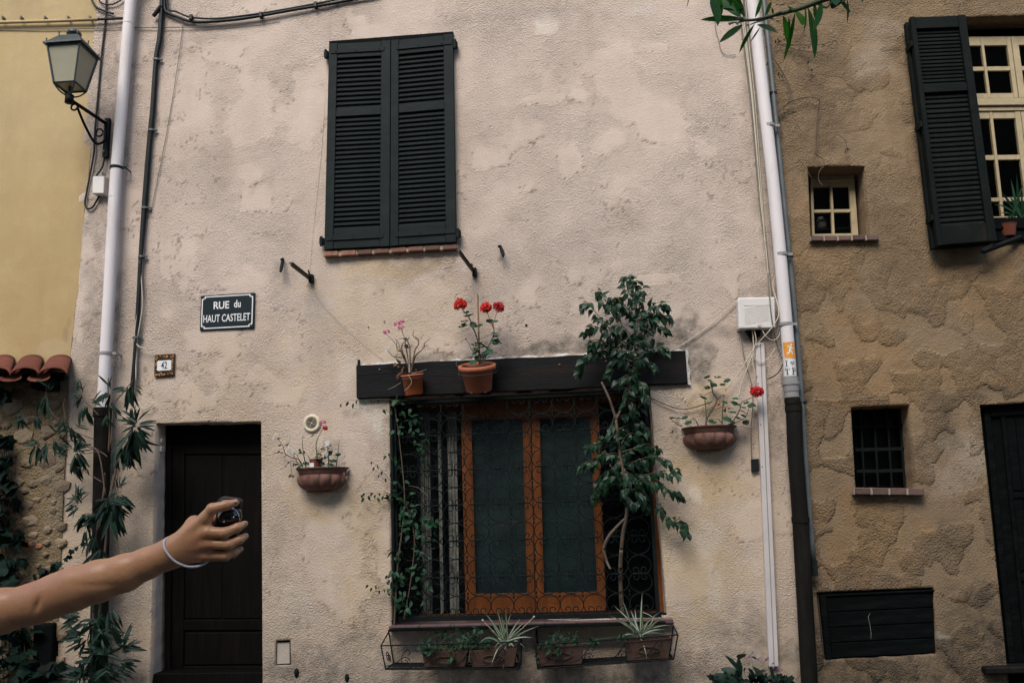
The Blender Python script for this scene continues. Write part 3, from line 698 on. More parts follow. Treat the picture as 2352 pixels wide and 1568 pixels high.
for s_ in (1, -1): sg.tube([ux*x*hw*.985+uz*y*hw*.985*(ph/pw)/1.571*1.571/1.0*.64 for x, y in scroll_pts(s_)] if False else [ux*(x*hw*.985)+uz*(y*ph/2/1.575) for x, y in scroll_pts(s_)], .0042, 5)
sm = bpy.data.meshes.new('scroll'); sm.from_pydata(sg.v, [], sg.f); sm.materials.append(M_IRON); sm.polygons.foreach_set('use_smooth', [True]*len(sm.polygons))
Rflip = Matrix.Rotation(math.pi, 4, 'Y')
cols = G()
for i in range(11):
    u = .012+(i+.5)*.0884
    for k in range(7):
        v = 1-(k*.1655)+.002
        if k < 6:
            inst(sm, 'scroll', grille, Matrix.Translation(GQ.at(u, v, -.001))@Rflip)
        if k > 0:
            inst(sm, 'scroll', grille, Matrix.Translation(GQ.at(u, v, .002)))
        if 0 < k < 6: cols.box(GQ.at(u, v), .030, .016, .016)
        if i < 10:
            for dv in (-.0735, .0735):
                if 0 < v+dv < 1: cols.box(GQ.at(u+.0442, v+dv), .013, .015, .024)
c_ = cols.build('collar', M_IRON, grille, bevel=.003); c_['kind'] = 'stuff'
ng = G(); nq = Quad((912, 926), (1486, 897), (1516, 1410), (918, 1422), -.055)
nu, nv = 150, 135
for i in range(nu+1):
    a, b = nq.at(i/nu, 0), nq.at(i/nu, 1); ng.prism([a, a+Vector((.0007, 0, 0)), b+Vector((.0007, 0, 0)), b], (0, .001, 0))
for i in range(nv+1):
    a, b = nq.at(0, i/nv), nq.at(1, i/nv); ng.prism([a, b, b+Vector((0, 0, .0007)), a+Vector((0, 0, .0007))], (0, .0009, 0))
o = ng.build('netting', M_NET, grille); o['kind'] = 'stuff'

# ---- front door
DD = -.22
g = G()
def dz(x, y): return (x*.30415, y*.30415+1091.3)     # numbers read off an enlarged view of the door
dq(g, [(386, 985), (612, 985), (616, 1700), (382, 1700)], DD+.005, .05)
door = g.build('door', M_DOOR, house, bevel=.003)
g = G(); dq(g, [(384, 974), (606, 972), (606, 988), (384, 990)], DD+.05, .09); dq(g, [(380, 976), (393, 976), (390, 1700), (376, 1700)], DD+.05, .09); g.build('frame', M_DOOR, door, bevel=.004)
g = G()
for qd in ([(392, 990), (424, 990), (421, 1560), (388, 1560)], [(424, 990), (606, 988), (606, 1042), (424, 1042)], [(421, 1424), (608, 1422), (608, 1446), (421, 1447)], [(421, 1530), (608, 1530), (608, 1556), (421, 1558)]): dq(g, qd, DD+.022, .03)
g.build('rail', M_DOOR, door, bevel=.004)
for a, b in ((426, 511), (516, 604)):
    g = G(); dq(g, [(a, 1045), (b, 1044), (b, 1420), (a-3, 1421)], DD+.012, .02); g.build('panel', M_DOOR, door, bevel=.008)
g = G(); dq(g, [(424, 1451), (604, 1450), (605, 1526), (423, 1528)], DD+.014, .02); g.build('panel', M_DOOR, door, bevel=.01)
g = G(); dq(g, [(352, 1546), (604, 1543), (606, 1570), (348, 1573)], -.01, .22); g.build('threshold', M_DOOR, door, bevel=.006)
g = G(); g.box(P(372, 1011, -.11), .02, .05, .035); g.box(P(371, 1031, -.10), .02, .05, .045); g.build('door_closer', M_TRUNK, door, bevel=.004)
g = G(); a = P(342, 1625); b = P(606, 1625); g.box(((a.x+b.x)/2, -.1, -.02), 1.15, .7, .2); g.build('step', M_STONE, house, bevel=.02)
# meter hatch, vent
g = G(); dq(g, [(636, 1475), (665, 1474), (665.5, 1523), (636, 1524.5)], -.018, .05); hatch = g.build('meter_hatch', M_PLATE, house, bevel=.003)
g = G(); dq(g, [(631, 1469), (669, 1467), (671, 1529), (630, 1531)], -.045, .02); g.build('hatch_recess', M_INK, hatch)
c = P(716.8, 972, .0)
Mv = Matrix.Translation(c)@Matrix.Rotation(math.pi/2, 4, 'X')
g = G(); g.lathe([(0, .012), (.046, .012), (.047, .020), (.066, .017), (.073, .010), (.074, -.02)], Mv, 36); vent = g.build('vent', M_CERAM, house, smooth=True)
g = G(); g.lathe([(0, .0135), (.050, .0135)], Mv, 30); g.build('vent_opening', M_INK, vent)
for r in (.012, .022, .032, .042):
    g = G(); g.lathe([(r, .013), (r+.0004, .0175), (r+.0016, .0175), (r+.002, .013)], Mv, 30); g.build('vent_ring', M_CERAM, vent, smooth=True)
g = G(); g.lathe([(0, .020), (.004, .019), (.006, .013)], Mv, 12)
for a in (0, math.pi/2): g.box(c+Vector((0, -.016, 0)),   .09, .003, .0016, Matrix.Rotation(a+.4, 3, 'Y'))
g.build('vent_cross', M_CERAM, vent)

# --- right house ---------------------------------------------------
house2 = thing('house', (5.5, 0, 0), 'tan rough plastered house with one open shutter and a cellar hatch', 'house', 'houses joined along the street')
Q_S = [(1856, 383), (1987.5, 380), (1999, 543), (1863, 546)]
Q_B = [(1955, 935), (2090, 929), (2106, 1121), (1966, 1119)]
Q_R = [(2205, 40), (2420, 33), (2490, 505), (2262, 512)]
Q_H = [(1876, 1360), (2146, 1348), (2154, 1502), (1892, 1516)]
Q_D = [(2252, 929), (2420, 920), (2500, 1680), (2330, 1680)]
dirt_t = [(2180, 985, 40, 60, .5), (1900, 200, 90, 180, .3), (2100, 1540, 300, 60, .85), (2250, 1420, 60, 90, .55), (2050, 1150, 90, 30, .4), (1850, 900, 25, 60, .5), (2230, 620, 60, 50, .4), (1830, 60, 40, 90, .4), (2180, 1250, 60, 60, .3), (2250, 900, 80, 20, .4), (2100, 250, 60, 160, .15)]
pale_t = [(2220, 1040, 50, 60, .16), (2170, 1100, 40, 60, .14), (2000, 130, 60, 60, .14), (2020, 70, 50, 40, .12), (2160, 1465, 26, 16, .3), (1975, 990, 22, 60, .1)]  # leading pair paints soft bounced light into the plaster
warm_t = [(1990, 830, 160, 130, .6), (2000, 1230, 130, 130, .6), (2250, 660, 110, 90, .5), (1900, 560, 80, 160, .35), (2200, 860, 120, 50, .5)]
def f_tan(X, Z):
    wx = .26*(fbm(X*3.5, Z*3.5, 4)-.5); wz = .26*(fbm(X*3.5+9, Z*3.5+2, 4)-.5)
    d1, d2, idn = worley(X+wx, (Z+wz)*1.15, 5.6); e = d2-d1
    low = sstep(3.9, 2.6, Z+.5*(fbm(X, Z, 2)-.5)); low = .5+.5*low       # trowelled scales on the lower storey, rough-cast above
    sel = sstep(.40, .46, idn); up = fbm(X*1.5+4, Z*1.5+30, 4)
    rough = np.clip((1-low)*(.35+1.1*sstep(.34, .52, up))+low*(.35+.65*sel), 0, 1)*(.5+.8*fbm(X*7, Z*7, 3))
    line = np.exp(-(e/.055)**2)*low*sel*sstep(.4, .66, fbm(X*3+20, Z*3, 3))*.6
    D = .03*(fbm(X*.8, Z*.8, 2)-.5)+.02*(fbm(X*3.5, Z*3.5, 4)-.5)+low*.0065*sel*sstep(0, .22, e)*(.4+.6*idn)+.011*(fbm(X*16, Z*16, 3)-.5)*rough+(1-low)*.010*sstep(.44, .52, up)
    cr = np.abs(fbm(X*1.9+61, Z*1.9+12, 5, .6)-.5); line = np.clip(line+.8*np.exp(-(cr/.003)**2)*sstep(.5, .6, fbm(X+3, Z+8, 3)), 0, 1)
    return D, dict(rough=np.clip(rough, 0, 1), dirt=np.clip(blobs(X, Z, dirt_t)+.22*fbm(X*.9+50, Z*.9, 4)*fbm(X*4, Z*4, 3)+.95*sstep(1.1, .35, Z)*fbm(X*2, Z*2, 4)+.25*sstep(1.9, .6, Z)*fbm(X*1.3+7, Z*1.3, 4), 0, 1), warm=np.clip(blobs(X, Z, warm_t)+.15*fbm(X+8, Z, 3), 0, 1), pale=blobs(X, Z, pale_t), line=line)  # besides real dirt, local shade and vignette are painted in near the street
XE = P(2440, 700).x
wall_grid('wall', house2, M_TAN, XR, lambda z: XE, 178, zs_all, [], [1+.3*k for k in range(1, 28)], [(Q_S, .27), (Q_B, .27), (Q_R, .2), (Q_H, .06), (Q_D, .13)], f_tan, y0=.012)
shell(house2, XR(3)+.03, XE+8.0, HOUSE_H-.25, M_OPP)
# big window and its shutter
def z7(x, y): return (1975.7+x*.384, y*.384)
def cross_window(parent, q, panes, m, name, th=.04, gl=M_GLASSD):
    """frame with panes cut out: panes as (u0,u1,v0,v1) on a grid"""
    us = sorted({0, 1, *[p[0] for p in panes], *[p[1] for p in panes]}); vs = sorted({0, 1, *[p[2] for p in panes], *[p[3] for p in panes]})
    g = G()
    def is_p(a, b): return any(p[0]-1e-6 <= a <= p[1]+1e-6 and p[2]-1e-6 <= b <= p[3]+1e-6 for p in panes)
    for i in range(len(us)-1):
        if not any(is_p((us[i]+us[i+1])/2, (vs[j]+vs[j+1])/2) for j in range(len(vs)-1)): q.bar(g, us[i], us[i+1], 0, 1, 0, th)
        else:
            for j in range(len(vs)-1):
                if not is_p((us[i]+us[i+1])/2, (vs[j]+vs[j+1])/2): q.bar(g, us[i], us[i+1], vs[j], vs[j+1], .002, th-.004)
    w = g.build(name, m, parent, bevel=.002)
    for p in panes:
        g = G(); g.add([q.at(p[0], p[2], .012), q.at(p[1], p[2], .012), q.at(p[1], p[3], .012), q.at(p[0], p[3], .012)], [(0, 1, 2, 3)]); g.build('pane', gl, w)
    return w
DR = -.17
def zq(a, b, c, d, dd): return Quad(z7(*a), z7(*b), z7(*c), z7(*d), dd)
PT = [(.11, .50, .52, .87), (.545, .93, .52, .87), (.11, .50, .08, .45), (.545, .93, .08, .45)]
PC = [(.10, .48, .59, .93), (.53, .905, .59, .93), (.10, .48, .20, .545), (.53, .905, .20, .545), (.10, .48, .03, .165), (.53, .905, .03, .165)]
cross_window(house2, zq((528, 243), (886, 238), (933, 598), (575, 602), DR), PT, M_CREAMW, 'transom_window')
cross_window(house2, zq((890, 238), (1246, 233), (1292, 593), (938, 598), DR), PT, M_CREAMW, 'transom_window')
cross_window(house2, zq((590, 680), (944, 675), (1022, 1320), (660, 1326), DR), PC, M_CREAMW, 'casement')
cross_window(house2, zq((948, 675), (1302, 670), (1384, 1313), (1027, 1320), DR), PC, M_CREAMW, 'casement')
g = G(); zq((575, 606), (1292, 597), (1300, 640), (580, 648), DR+.02).bar(g, 0, 1, 0, 1, 0, .05); zq((580, 650), (1300, 641), (1303, 666), (588, 676), DR+.02).bar(g, 0, 1, 0, 1, 0, .03); g.build('transom_bar', M_CREAMW, house2, bevel=.004)
g = G(); zq((520, 232), (1246, 226), (1246, 236), (522, 242), DR).bar(g, 0, 1, 0, 1, -.05, .03); g.build('window_head', M_CREAMW, house2, bevel=.003)
g = G(); zq((700, 1316), (1390, 1308), (1400, 1372), (712, 1385), -.02).bar(g, 0, 1, 0, 1, -.2, .06); g.build('window_sill', M_DARKWOOD, house2, bevel=.006)
g = G(); zq((700, 1388), (1395, 1378), (1400, 1440), (712, 1452), -.01).bar(g, 0, 1, 0, 1, -.05, .03); g.build('sill_support', M_DARKWOOD, house2, bevel=.006)
# bifold shutter lying open against the wall: two leaves, one over the other
fq = Quad((2091, 38.4), (2218, 33.8), (2290.5, 553), (2154, 564), .165)
bk = Quad((2091, 38.4), (2218, 33.8), (2290.5, 553), (2154, 564), .165); bk.c = [Vector((c.x-.012, -.035, c.z)) for c in fq.c]
fq.c = [Vector((c.x, -.115, c.z)) for c in fq.c]
shutter(house2, fq, (.085, .86), (.655, .69), .945, .078, 15, 27, M_SHUT2, T=.05, name='shutter', tilt=.5)
g = G(); bk.bar(g, 0, 1, 0, 1, 0, .05); g.build('shutter_leaf', M_SHUT2, house2, bevel=.004)
for v in (.12, .52, .88): g = G(); p = fq.at(-.02, v, .01); g.box(p+Vector((0, .03, 0)), .02, .12, .05); g.build('hinge', M_SHUT2, house2, bevel=.003)
# small upper window
def z6(x, y): return (x*.3+1561.7, y*.3)
sq = Quad(z6(988, 1350), z6(1322, 1345), z6(1356, 1815), z6(1002, 1820), -.245)
cross_window(house2, sq, [(.06, .44, .43, .80), (.495, .87, .43, .80), (.06, .44, .04, .38), (.495, .87, .04, .38)], M_CREAMW, 'small_window')
g = G(); sq.bar(g, .0, 1, .87, .90, .038, .052); g.build('window_head', M_CREAMW, house2)
brick_sill(house2, (1861, 541), (2021, 539), (2022, 551), (1862, 553), 5, 0, .05, M_BRICKD)
# barred window
bq = Quad((1957, 938), (2074, 934), (2087, 1117), (1966, 1119), -.235)
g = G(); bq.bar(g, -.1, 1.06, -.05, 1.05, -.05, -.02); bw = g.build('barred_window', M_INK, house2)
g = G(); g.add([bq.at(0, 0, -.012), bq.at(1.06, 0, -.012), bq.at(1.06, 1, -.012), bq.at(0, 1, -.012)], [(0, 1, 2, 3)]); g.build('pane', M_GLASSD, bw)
for u in (.14, .40, .66, .90): g = G(); g.tube([bq.at(u, 0, .03), bq.at(u, 1, .03)], .009, 6); g.build('bar', M_IRON, bw)
for v in (.2, .47, .76): g = G(); bq.bar(g, 0, 1.04, v-.02, v+.02, .024, .036); g.build('bar', M_IRON, bw)
brick_sill(house2, (1961, 1119), (2127, 1121), (2127, 1137), (1962, 1136), 4, 0, .06, M_BRICKD)
# cellar hatch of planks
hq = Quad((1880, 1364), (2143, 1352), (2150, 1500), (1894, 1513), -.045)
g = G(); hq.bar(g, 0, 1, 0, 1, -.03, 0); ht = g.build('cellar_hatch', M_DARKWOOD, house2)
for i in range(4): g = G(); hq.bar(g, .06, .985, i*.235+.02, i*.235+.242, .0, .018+.004*random.random()); g.build('plank', M_DARKWOOD, ht, bevel=.004)
g = G(); hq.bar(g, 0, .055, 0, 1, 0, .035); hq.bar(g, .055, 1, .965, 1, 0, .035); g.build('frame', M_DARKWOOD, ht, bevel=.004)
g = G(); g.tube([hq.at(.43, .68, .026), hq.at(.41, .62, .026), hq.at(.42, .5, .026), hq.at(.425, .36, .026), hq.at(.42, .28, .026)], [.001, .003, .002, .0025, .001], 5); g.build('scratch', M_GREYC, ht)  # pale scratch in the planks, drawn as a thin raised line
# door of the right house
rq = Quad((2254, 930), (2420, 921), (2478, 1514), (2314, 1520), -.11)
g = G(); rq.bar(g, -.02, 1, -.4, 1, -.05, 0); rd = g.build('door', M_DARKWOOD, house2, bevel=.004)
g = G(); rq.bar(g, 0, .09, 0, 1, 0, .03); rq.bar(g, .09, 1, .95, 1, 0, .03); rq.bar(g, .30, 1, .62, .64, 0, .02); rq.bar(g, .30, 1, .30, .33, 0, .02); rq.bar(g, .24, .3, 0.04, .95, 0, .022); g.build('rail', M_DARKWOOD, rd, bevel=.004)
for i in range(5):
    g = G(); rq.bar(g, .31+.135*i, .435+.135*i, .34, .62, .0, .010); rq.bar(g, .31+.135*i, .435+.135*i, .65, .945, .0, .010); g.build('plank', M_DARKWOOD, rd, bevel=.003)
g = G(); g.box((rq.at(.5, 0).x, -.0, rq.at(.5, 0).z-.03), 1.0, .16, .05); g.build('threshold', M_CAST, rd, bevel=.01)

# --- left house ------------------------------------------------------
house3 = thing('house', (-6.5, 0, 0), 'yellow rendered house with a tiled canopy over rubble stonework', 'house', 'houses joined along the street')
ZC = P(80, 868).z
zs_y = zs_all[zs_all > ZC-.02]; zs_m = zs_all[zs_all < ZC+.02]
def f_yel(X, Z):
    n = fbm(X*1.5, Z*1.5, 4); d = .012*(fbm(X*.6, Z*.6, 2)-.5)+.005*(n-.5)
    dl = blobs(X, Z, [(150, 770, 8, 26, .8), (158, 740, 6, 20, .7), (120, 870, 90, 20, .5), (60, 845, 90, 14, .4), (215, 60, 30, 30, .3), (190, 420, 14, 200, .25), (40, 20, 120, 60, .3)])
    return d, dict(rough=np.clip(n*.6, 0, 1), dirt=np.clip(dl+.15*fbm(X*1.2+5, Z*.7, 4), 0, 1), warm=np.clip(.5*sstep(.45, .62, fbm(X*.9+3, Z*.5+7, 3))+.3*sstep(4.4, 3.2, Z), 0, 1), pale=blobs(X, Z, [(120, 800, 40, 20, .12)]), line=np.zeros(X.shape))
def f_mor(X, Z):
    n = fbm(X*4, Z*4, 4); d = .03*(n-.5)-.02
    return d, dict(rough=np.ones(X.shape), dirt=np.clip(.5*fbm(X*3, Z*3, 4)+.5*sstep(1.6, .4, Z)*fbm(X*2, Z*2, 3), 0, 1), warm=.5*fbm(X*2, Z*2, 3), pale=blobs(X, Z, [(130, 1130, 30, 120, .15)]), line=np.zeros(X.shape))
XYL = -5.4
lw = wall_grid('wall', house3, M_YEL, lambda z: XYL, lambda z: XL(z)+.03*(vnoise(np.array([z*9]), np.array([3.3]))[0]-.5), 110, zs_y, [-.4*k for k in range(16, 0, -1)], [], [], f_yel, y0=-.001)
XM_ = edge_fn((160, 880), (128, 1560))
mw = wall_grid('rubble_wall', house3, M_MORTAR, lambda z: XYL, lambda z: XM_(z), 110, zs_m, [-.4*k for k in range(16, 0, -1)], [], [], f_mor, y0=-.03)
# strip between rubble and the main facade
wall_grid('return_wall', house3, M_PL, lambda z: XM_(z)-.02, lambda z: XL(z)+.01, 24, zs_m, [], [], [], f_main, y0=.004)
shell(house3, -12.0, XL(3)-.03, HOUSE_H+.3, M_OPP)
# stones of the rubble wall
rg = random.Random(5); pts = []
for _ in range(5000):
    x = rg.uniform(-250, 148); y = rg.uniform(892, 1590)
    if x > 150-(y-880)*.03: continue
    r = rg.uniform(7, 20)
    if rg.random() < .25: r *= 1.35
    if all((x-a)**2/1.25+(y-b)**2 > (r+c)**2*.98 for a, b, c in pts): pts.append((x, y, r))
    if len(pts) > 250: break
for x, y, r in pts:
    c = P(x, y, .02); r = r/285; g = G(); n = rg.randint(6, 9); a0 = rg.random()*6
    ring = []
    for k in range(n):
        a = a0+k*2*math.pi/n; q_ = rg.uniform(.72, 1.12); ring.append(Vector((r*1.2*q_*math.cos(a), 0, r*.92*q_*math.sin(a))))
    top_ = [v*.72+Vector((0, -rg.uniform(.002, .012), 0)) for v in ring]
    vs = [c+v+Vector((0, .03, 0)) for v in ring]+[c+v*.97 for v in ring]+[c+v for v in top_]+[c+Vector((0, -rg.uniform(.008, .016), 0))]
    fs = [(k, (k+1) % n, n+(k+1) % n, n+k) for k in range(n)]+[(n+k, n+(k+1) % n, 2*n+(k+1) % n, 2*n+k) for k in range(n)]+[(2*n+k, 2*n+(k+1) % n, 3*n) for k in range(n)]
    g.add(vs, fs); g.build('stone', M_STONER if rg.random() < .12 else M_STONE, mw, smooth=False)
# tiled canopy
can = thing('tiled_canopy', P(60, 868, .1), 'small canopy of red clay roof tiles on the yellow house', 'canopy')
def barrel(cx_px, up, w0, w1):
    """one barrel tile from the wall (narrow) to the drip edge"""
    g = G(); a = P(cx_px, 828 if up else 840, 0.0); b = P(cx_px-17, 861 if up else 869, .34); ax = b-a
    n = 10; ring = []
    for j in range(5):
        t = j/4; c = a+ax*t; r = w0+(w1-w0)*t
        for rr in (r, r-.013):
            ring.append([c+Vector((rr*math.cos(math.pi*k/n), 0, (rr*.50*math.sin(math.pi*k/n)) * (1 if up else -.55))) for k in range(n+1)])
    m_ = n+1; vs = [v for R in ring for v in R]; fs = []
    for j in range(4):
        for k in range(n):
            o0, o1 = (2*j)*m_+k, (2*j+2)*m_+k; fs.append((o0, o0+1, o1+1, o1)); i0, i1 = (2*j+1)*m_+k, (2*j+3)*m_+k; fs.append((i0, i1, i1+1, i0+1))
    for j in (0, 4):
        for k in range(n): o0, i0 = 2*j*m_+k, (2*j+1)*m_+k; fs.append((o0, o0+1, i0+1, i0))
    for k in (0, n):
        for j in range(4): fs.append((2*j*m_+k, (2*j+2)*m_+k, (2*j+3)*m_+k, (2*j+1)*m_+k))
    g.add(vs, fs); g.build('tile', M_ROOF, can, smooth=True)
for k in range(6):
    barrel(137-65*k, True, .108, .128)
    barrel(137-65*k-32, False, .080, .096)
g = G(); g.slab([(70, 868), (107, 866), (107, 890), (70, 892)], .20, .21); g.build('bracket', M_DARKWOOD, can, bevel=.004)
g = G(); a = P(150, 866, .16); b = P(-260, 880, .16); g.tube([a, b], .03, 4); a = P(150, 864, .02); b = P(-260, 878, .02); g.tube([a, b], .035, 4); g.build('batten', M_DARKWOOD, can)
# dark timber post at the foot of the rubble wall
pt = P(98, 1560, .03); post = thing('timber_post', pt, 'dark timber post at the foot of the rubble stone wall', 'post')
g = G(); g.slab([(76, 1432), (122, 1431), (116, 1640), (70, 1640)], .08, .10); g.build('post', M_DARKWOOD, post, bevel=.01)

# --- the other side of the street, behind the photographer ------------
house4 = thing('house', (0, -17.0, 0), 'out-of-view house across the street, mirrored in the panes, raised to shade the walls', 'house')
OH = 15.6  # height set so the soft sun fades towards the foot of the facades
g = G(); g.add([(-16, -17.0, -.3), (18, -17.0, -.3), (18, -17.0, OH), (-16, -17.0, OH)], [(0, 1, 2, 3)]); g.build('wall', M_OPP, house4)
g = G(); g.box((1, -19.9, OH+.15), 34.4, 6.3, .16); g.build('roof', M_ROOF, house4)
g = G(); g.add([(-16, -22.9, -.3), (18, -22.9, -.3), (18, -22.9, OH), (-16, -22.9, OH)], [(0, 1, 2, 3)]); g.build('back_wall', M_OPP, house4)
for i, x in enumerate((-9.5, -6.3, -3.4, -.6, 2.6, 5.4, 8.6)):
    for z in (1.2, 4.6, 7.8, 11.0):
        g = G(); g.box((x, -16.97, z+.25*(z < 2)), .95, .08, 1.9 if z > 2 else 2.3); w_ = g.build('window', M_DARKWOOD, house4)
        if z > 2:
            for s_ in (-.72, .72): g = G(); g.box((x+s_, -16.93, z), .46, .05, 1.9); g.build('shutter', M_COND, w_)
# ================================================================== THINGS ON THE WALLS
def text_on(fn, s, box, m, parent, name='lettering', bold=.0):
    """letters as flat geometry fitted into a (u0,u1,v0,v1) box of the surface fn(u,v)"""
    cu = bpy.data.curves.new('t', 'FONT'); cu.body = s; cu.offset = bold; cu.resolution_u = 3
    ob = bpy.data.objects.new('t', cu); COL.objects.link(ob)
    dg = bpy.context.evaluated_depsgraph_get(); me = bpy.data.meshes.new_from_object(ob.evaluated_get(dg))
    vs = np.array([v.co[:] for v in me.vertices]); fs = [tuple(p.vertices) for p in me.polygons]
    bpy.data.objects.remove(ob); bpy.data.curves.remove(cu)
    lo = vs.min(0); hi = vs.max(0)
    g = G(); g.add([fn(box[0]+(v[0]-lo[0])/(hi[0]-lo[0])*(box[1]-box[0]), box[2]+(v[1]-lo[1])/(hi[1]-lo[1])*(box[3]-box[2])) for v in vs], fs)
    return g.build(name, m, parent)
# street sign
sq = Quad((461.5, 679), (584.7, 671.7), (582.2, 752.4), (458.6, 758.9), .022)
sign = thing('street_sign', sq.at(.5, .5), 'dark enamel street name plate reading RUE du HAUT CASTELET', 'street sign')
g = G(); sq.bar(g, 0, 1, 0, 1, -.03, 0); g.build('plate', M_ENAMEL, sign, bevel=.002)
o = .0012; fs_ = lambda u, v: sq.at(u, v, o)
b0, b1 = .042, .062; k0, k1 = .075, .045
def border(e, w):   # outline with stepped corners
    ex = e; ey = e*1.55; c = .055; cy = c*1.5
    return [(ex+c, ey), (1-ex-c, ey), (1-ex-c*.9, ey+cy*.5), (1-ex-c*.4, ey+cy*.6), (1-ex, ey+cy), (1-ex, 1-ey-cy), (1-ex-c*.4, 1-ey-cy*.6), (1-ex-c*.9, 1-ey-cy*.5), (1-ex-c, 1-ey), (ex+c, 1-ey), (ex+c*.9, 1-ey-cy*.5), (ex+c*.4, 1-ey-cy*.6), (ex, 1-ey-cy), (ex, ey+cy), (ex+c*.4, ey+cy*.6), (ex+c*.9, ey+cy*.5)]
A = border(.022, 0); B = border(.042, 0); g = G(); n = len(A)
g.add([fs_(*p) for p in A]+[fs_(*p) for p in B], [(i, (i+1) % n, n+(i+1) % n, n+i) for i in range(n)]); g.build('border', M_WHITE, sign)
text_on(fs_, 'RUE', (.245, .535, .585, .80), M_WHITE, sign, bold=.022); text_on(fs_, 'du', (.625, .75, .60, .815), M_WHITE, sign, bold=.022)
text_on(fs_, 'HAUT CASTELET', (.062, .93, .215, .43), M_WHITE, sign, bold=.012)
for u in (.06, .94):
    for v in (.09, .91): g = G(); g.sphere(sq.at(u, v, .001), .005, 6); g.build('screw', M_COND, sign)
# house number
tq = Quad((355.3, 814.8), (400.6, 811.8), (399.3, 862.2), (353.5, 865.2), .02)
num = thing('house_number', tq.at(.5, .5), 'ornamented ceramic tile with the number 42 beside the door', 'house number')
g = G(); tq.bar(g, 0, 1, 0, 1, -.03, 0); g.build('tile', M_TILEBR, num, bevel=.002)
car = []
for a in range(48):
    t = a/48*2*math.pi; cx_, cy_ = math.cos(t), math.sin(t); sg_ = lambda q: (1 if q >= 0 else -1)*abs(q)**.28
    car.append((.5+.365*sg_(cx_)*(1-.03*math.cos(t*8)), .49+.235*sg_(cy_)*(1-.03*math.cos(t*8))))
g = G(); g.add([tq.at(u, v, .0012) for u, v in car], [tuple(range(48))]); g.build('cartouche', M_WHITE, num)
rg = random.Random(2)
for mm in (M_TILEOR, M_TILEYE):
    g = G()
    for k in range(46):
        t = rg.random()*4; sd_ = int(t); f = t-sd_; w = .045+.09*rg.random()
        u, v = [(f, w), (1-w, f), (f, 1-w), (w, f)][sd_]
        if .10 < u < .90 and .22 < v < .76 and (sd_ in (0, 2)): continue
        u = min(max(u, .05), .95); v = min(max(v, .05), .95); a = rg.random()*6; r = .035+.04*rg.random()
        c1 = [(u, v), (u+r*math.cos(a-.5)*.7, v+r*math.sin(a-.5)*.7), (u+r*math.cos(a)*1.5, v+r*math.sin(a)*1.5), (u+r*math.cos(a+.6)*.5, v+r*math.sin(a+.6)*.5)]
        g.add([tq.at(min(max(x, .03), .97), min(max(y, .03), .97), .0009+(.0001 if mm is M_TILEOR else 0)) for x, y in c1], [(0, 1, 2, 3)])
    g.build('ornament', mm, num)
text_on(lambda u, v: tq.at(u, v, .0022), '42', (.345, .655, .335, .665), M_INK, num, bold=.012)

# shutter rods and catches
def rod(px, py, tx, ty, d, label):
    a = P(px, py, -.02); b = P(tx, ty, d); t = thing('iron_bracket', P(px, py), label, 'bracket', 'iron brackets under the upper window')
    g = G(); ax = (b-a); u = Vector((0, 0, 1)); u = (u-ax*u.dot(ax)/ax.length_squared).normalized(); w = ax.cross(u).normalized()
    def bar(hw, h0, h1): p = [a+w*hw+u*h0, a-w*hw+u*h0, a-w*hw+u*h1, a+w*hw+u*h1]; g.prism(p, ax)
    bar(.017, -.004, .0035); bar(.004, -.028, -.0045); g.build('bar', M_IRONR, t, bevel=.001)
    g = G(); g.box(P(px, py, .02), .035, .05, .07); g.tube(spline([P(px-3, py-2, .05), P(px-5, py-12, .07), P(px-7, py-20, .055)], 4), [.008]*8+[.004], 6); g.build('anchor', M_IRON, t, bevel=.004)
rod(715, 640, 668, 603, .50, 'rusty iron bar sticking out of the wall left below the shutters')
rod(1090, 625, 1053, 575, .52, 'rusty iron bar sticking out under the right end of the brick sill')
def catch(pts, label):
    t = thing('shutter_catch', P(*pts[0]), label, 'shutter catch', 'shutter catches on the wall')
    g = G(); P_ = [P(x, y, d) for x, y, d in [(p[0], p[1], .03+.02*i) for i, p in enumerate(pts)]]
    g.tube(spline(P_, 4), [.010+.006*math.sin(3.1*i/(4*(len(pts)-1))) for i in range(4*(len(pts)-1)+1)], 6); g.build('hook', M_IRON, t)
    g = G(); g.tube([P(*pts[0], -.03), P(*pts[0], .04)], .012, 6); g.sphere(P(pts[0][0]-3, pts[0][1]+1, .045), .012, 6); g.build('pin', M_IRON, t)
catch([(649.5, 595), (648, 605), (646, 616), (644.5, 624)], 'black iron shutter catch left of the rusty bar')
catch([(1149, 565), (1152, 573), (1155, 582), (1155.5, 589)], 'black iron shutter catch on bare plaster right of the shutters')
for i, (x, y, r, lb) in enumerate([(1209, 747, .011, 'dark bolt hole in the plaster above the beam middle'), (883, 738, .006, 'tiny nail in the plaster above the small pot'), (846, 751, .006, 'tiny nail left of the pink flowers'), (681, 1544, .02, 'dark iron stub at the foot of the wall near the meter hatch'), (797, 1556, .018, 'dark iron stub at the foot of the wall below the wall planter')]):
    g = G(); g.sphere(P(x, y, .004), r, 8, sc=(1, .6, 1 if i < 3 else 1.8)); o = g.build('wall_nail', M_IRON, None, smooth=True); tag(o, lb, 'nail')

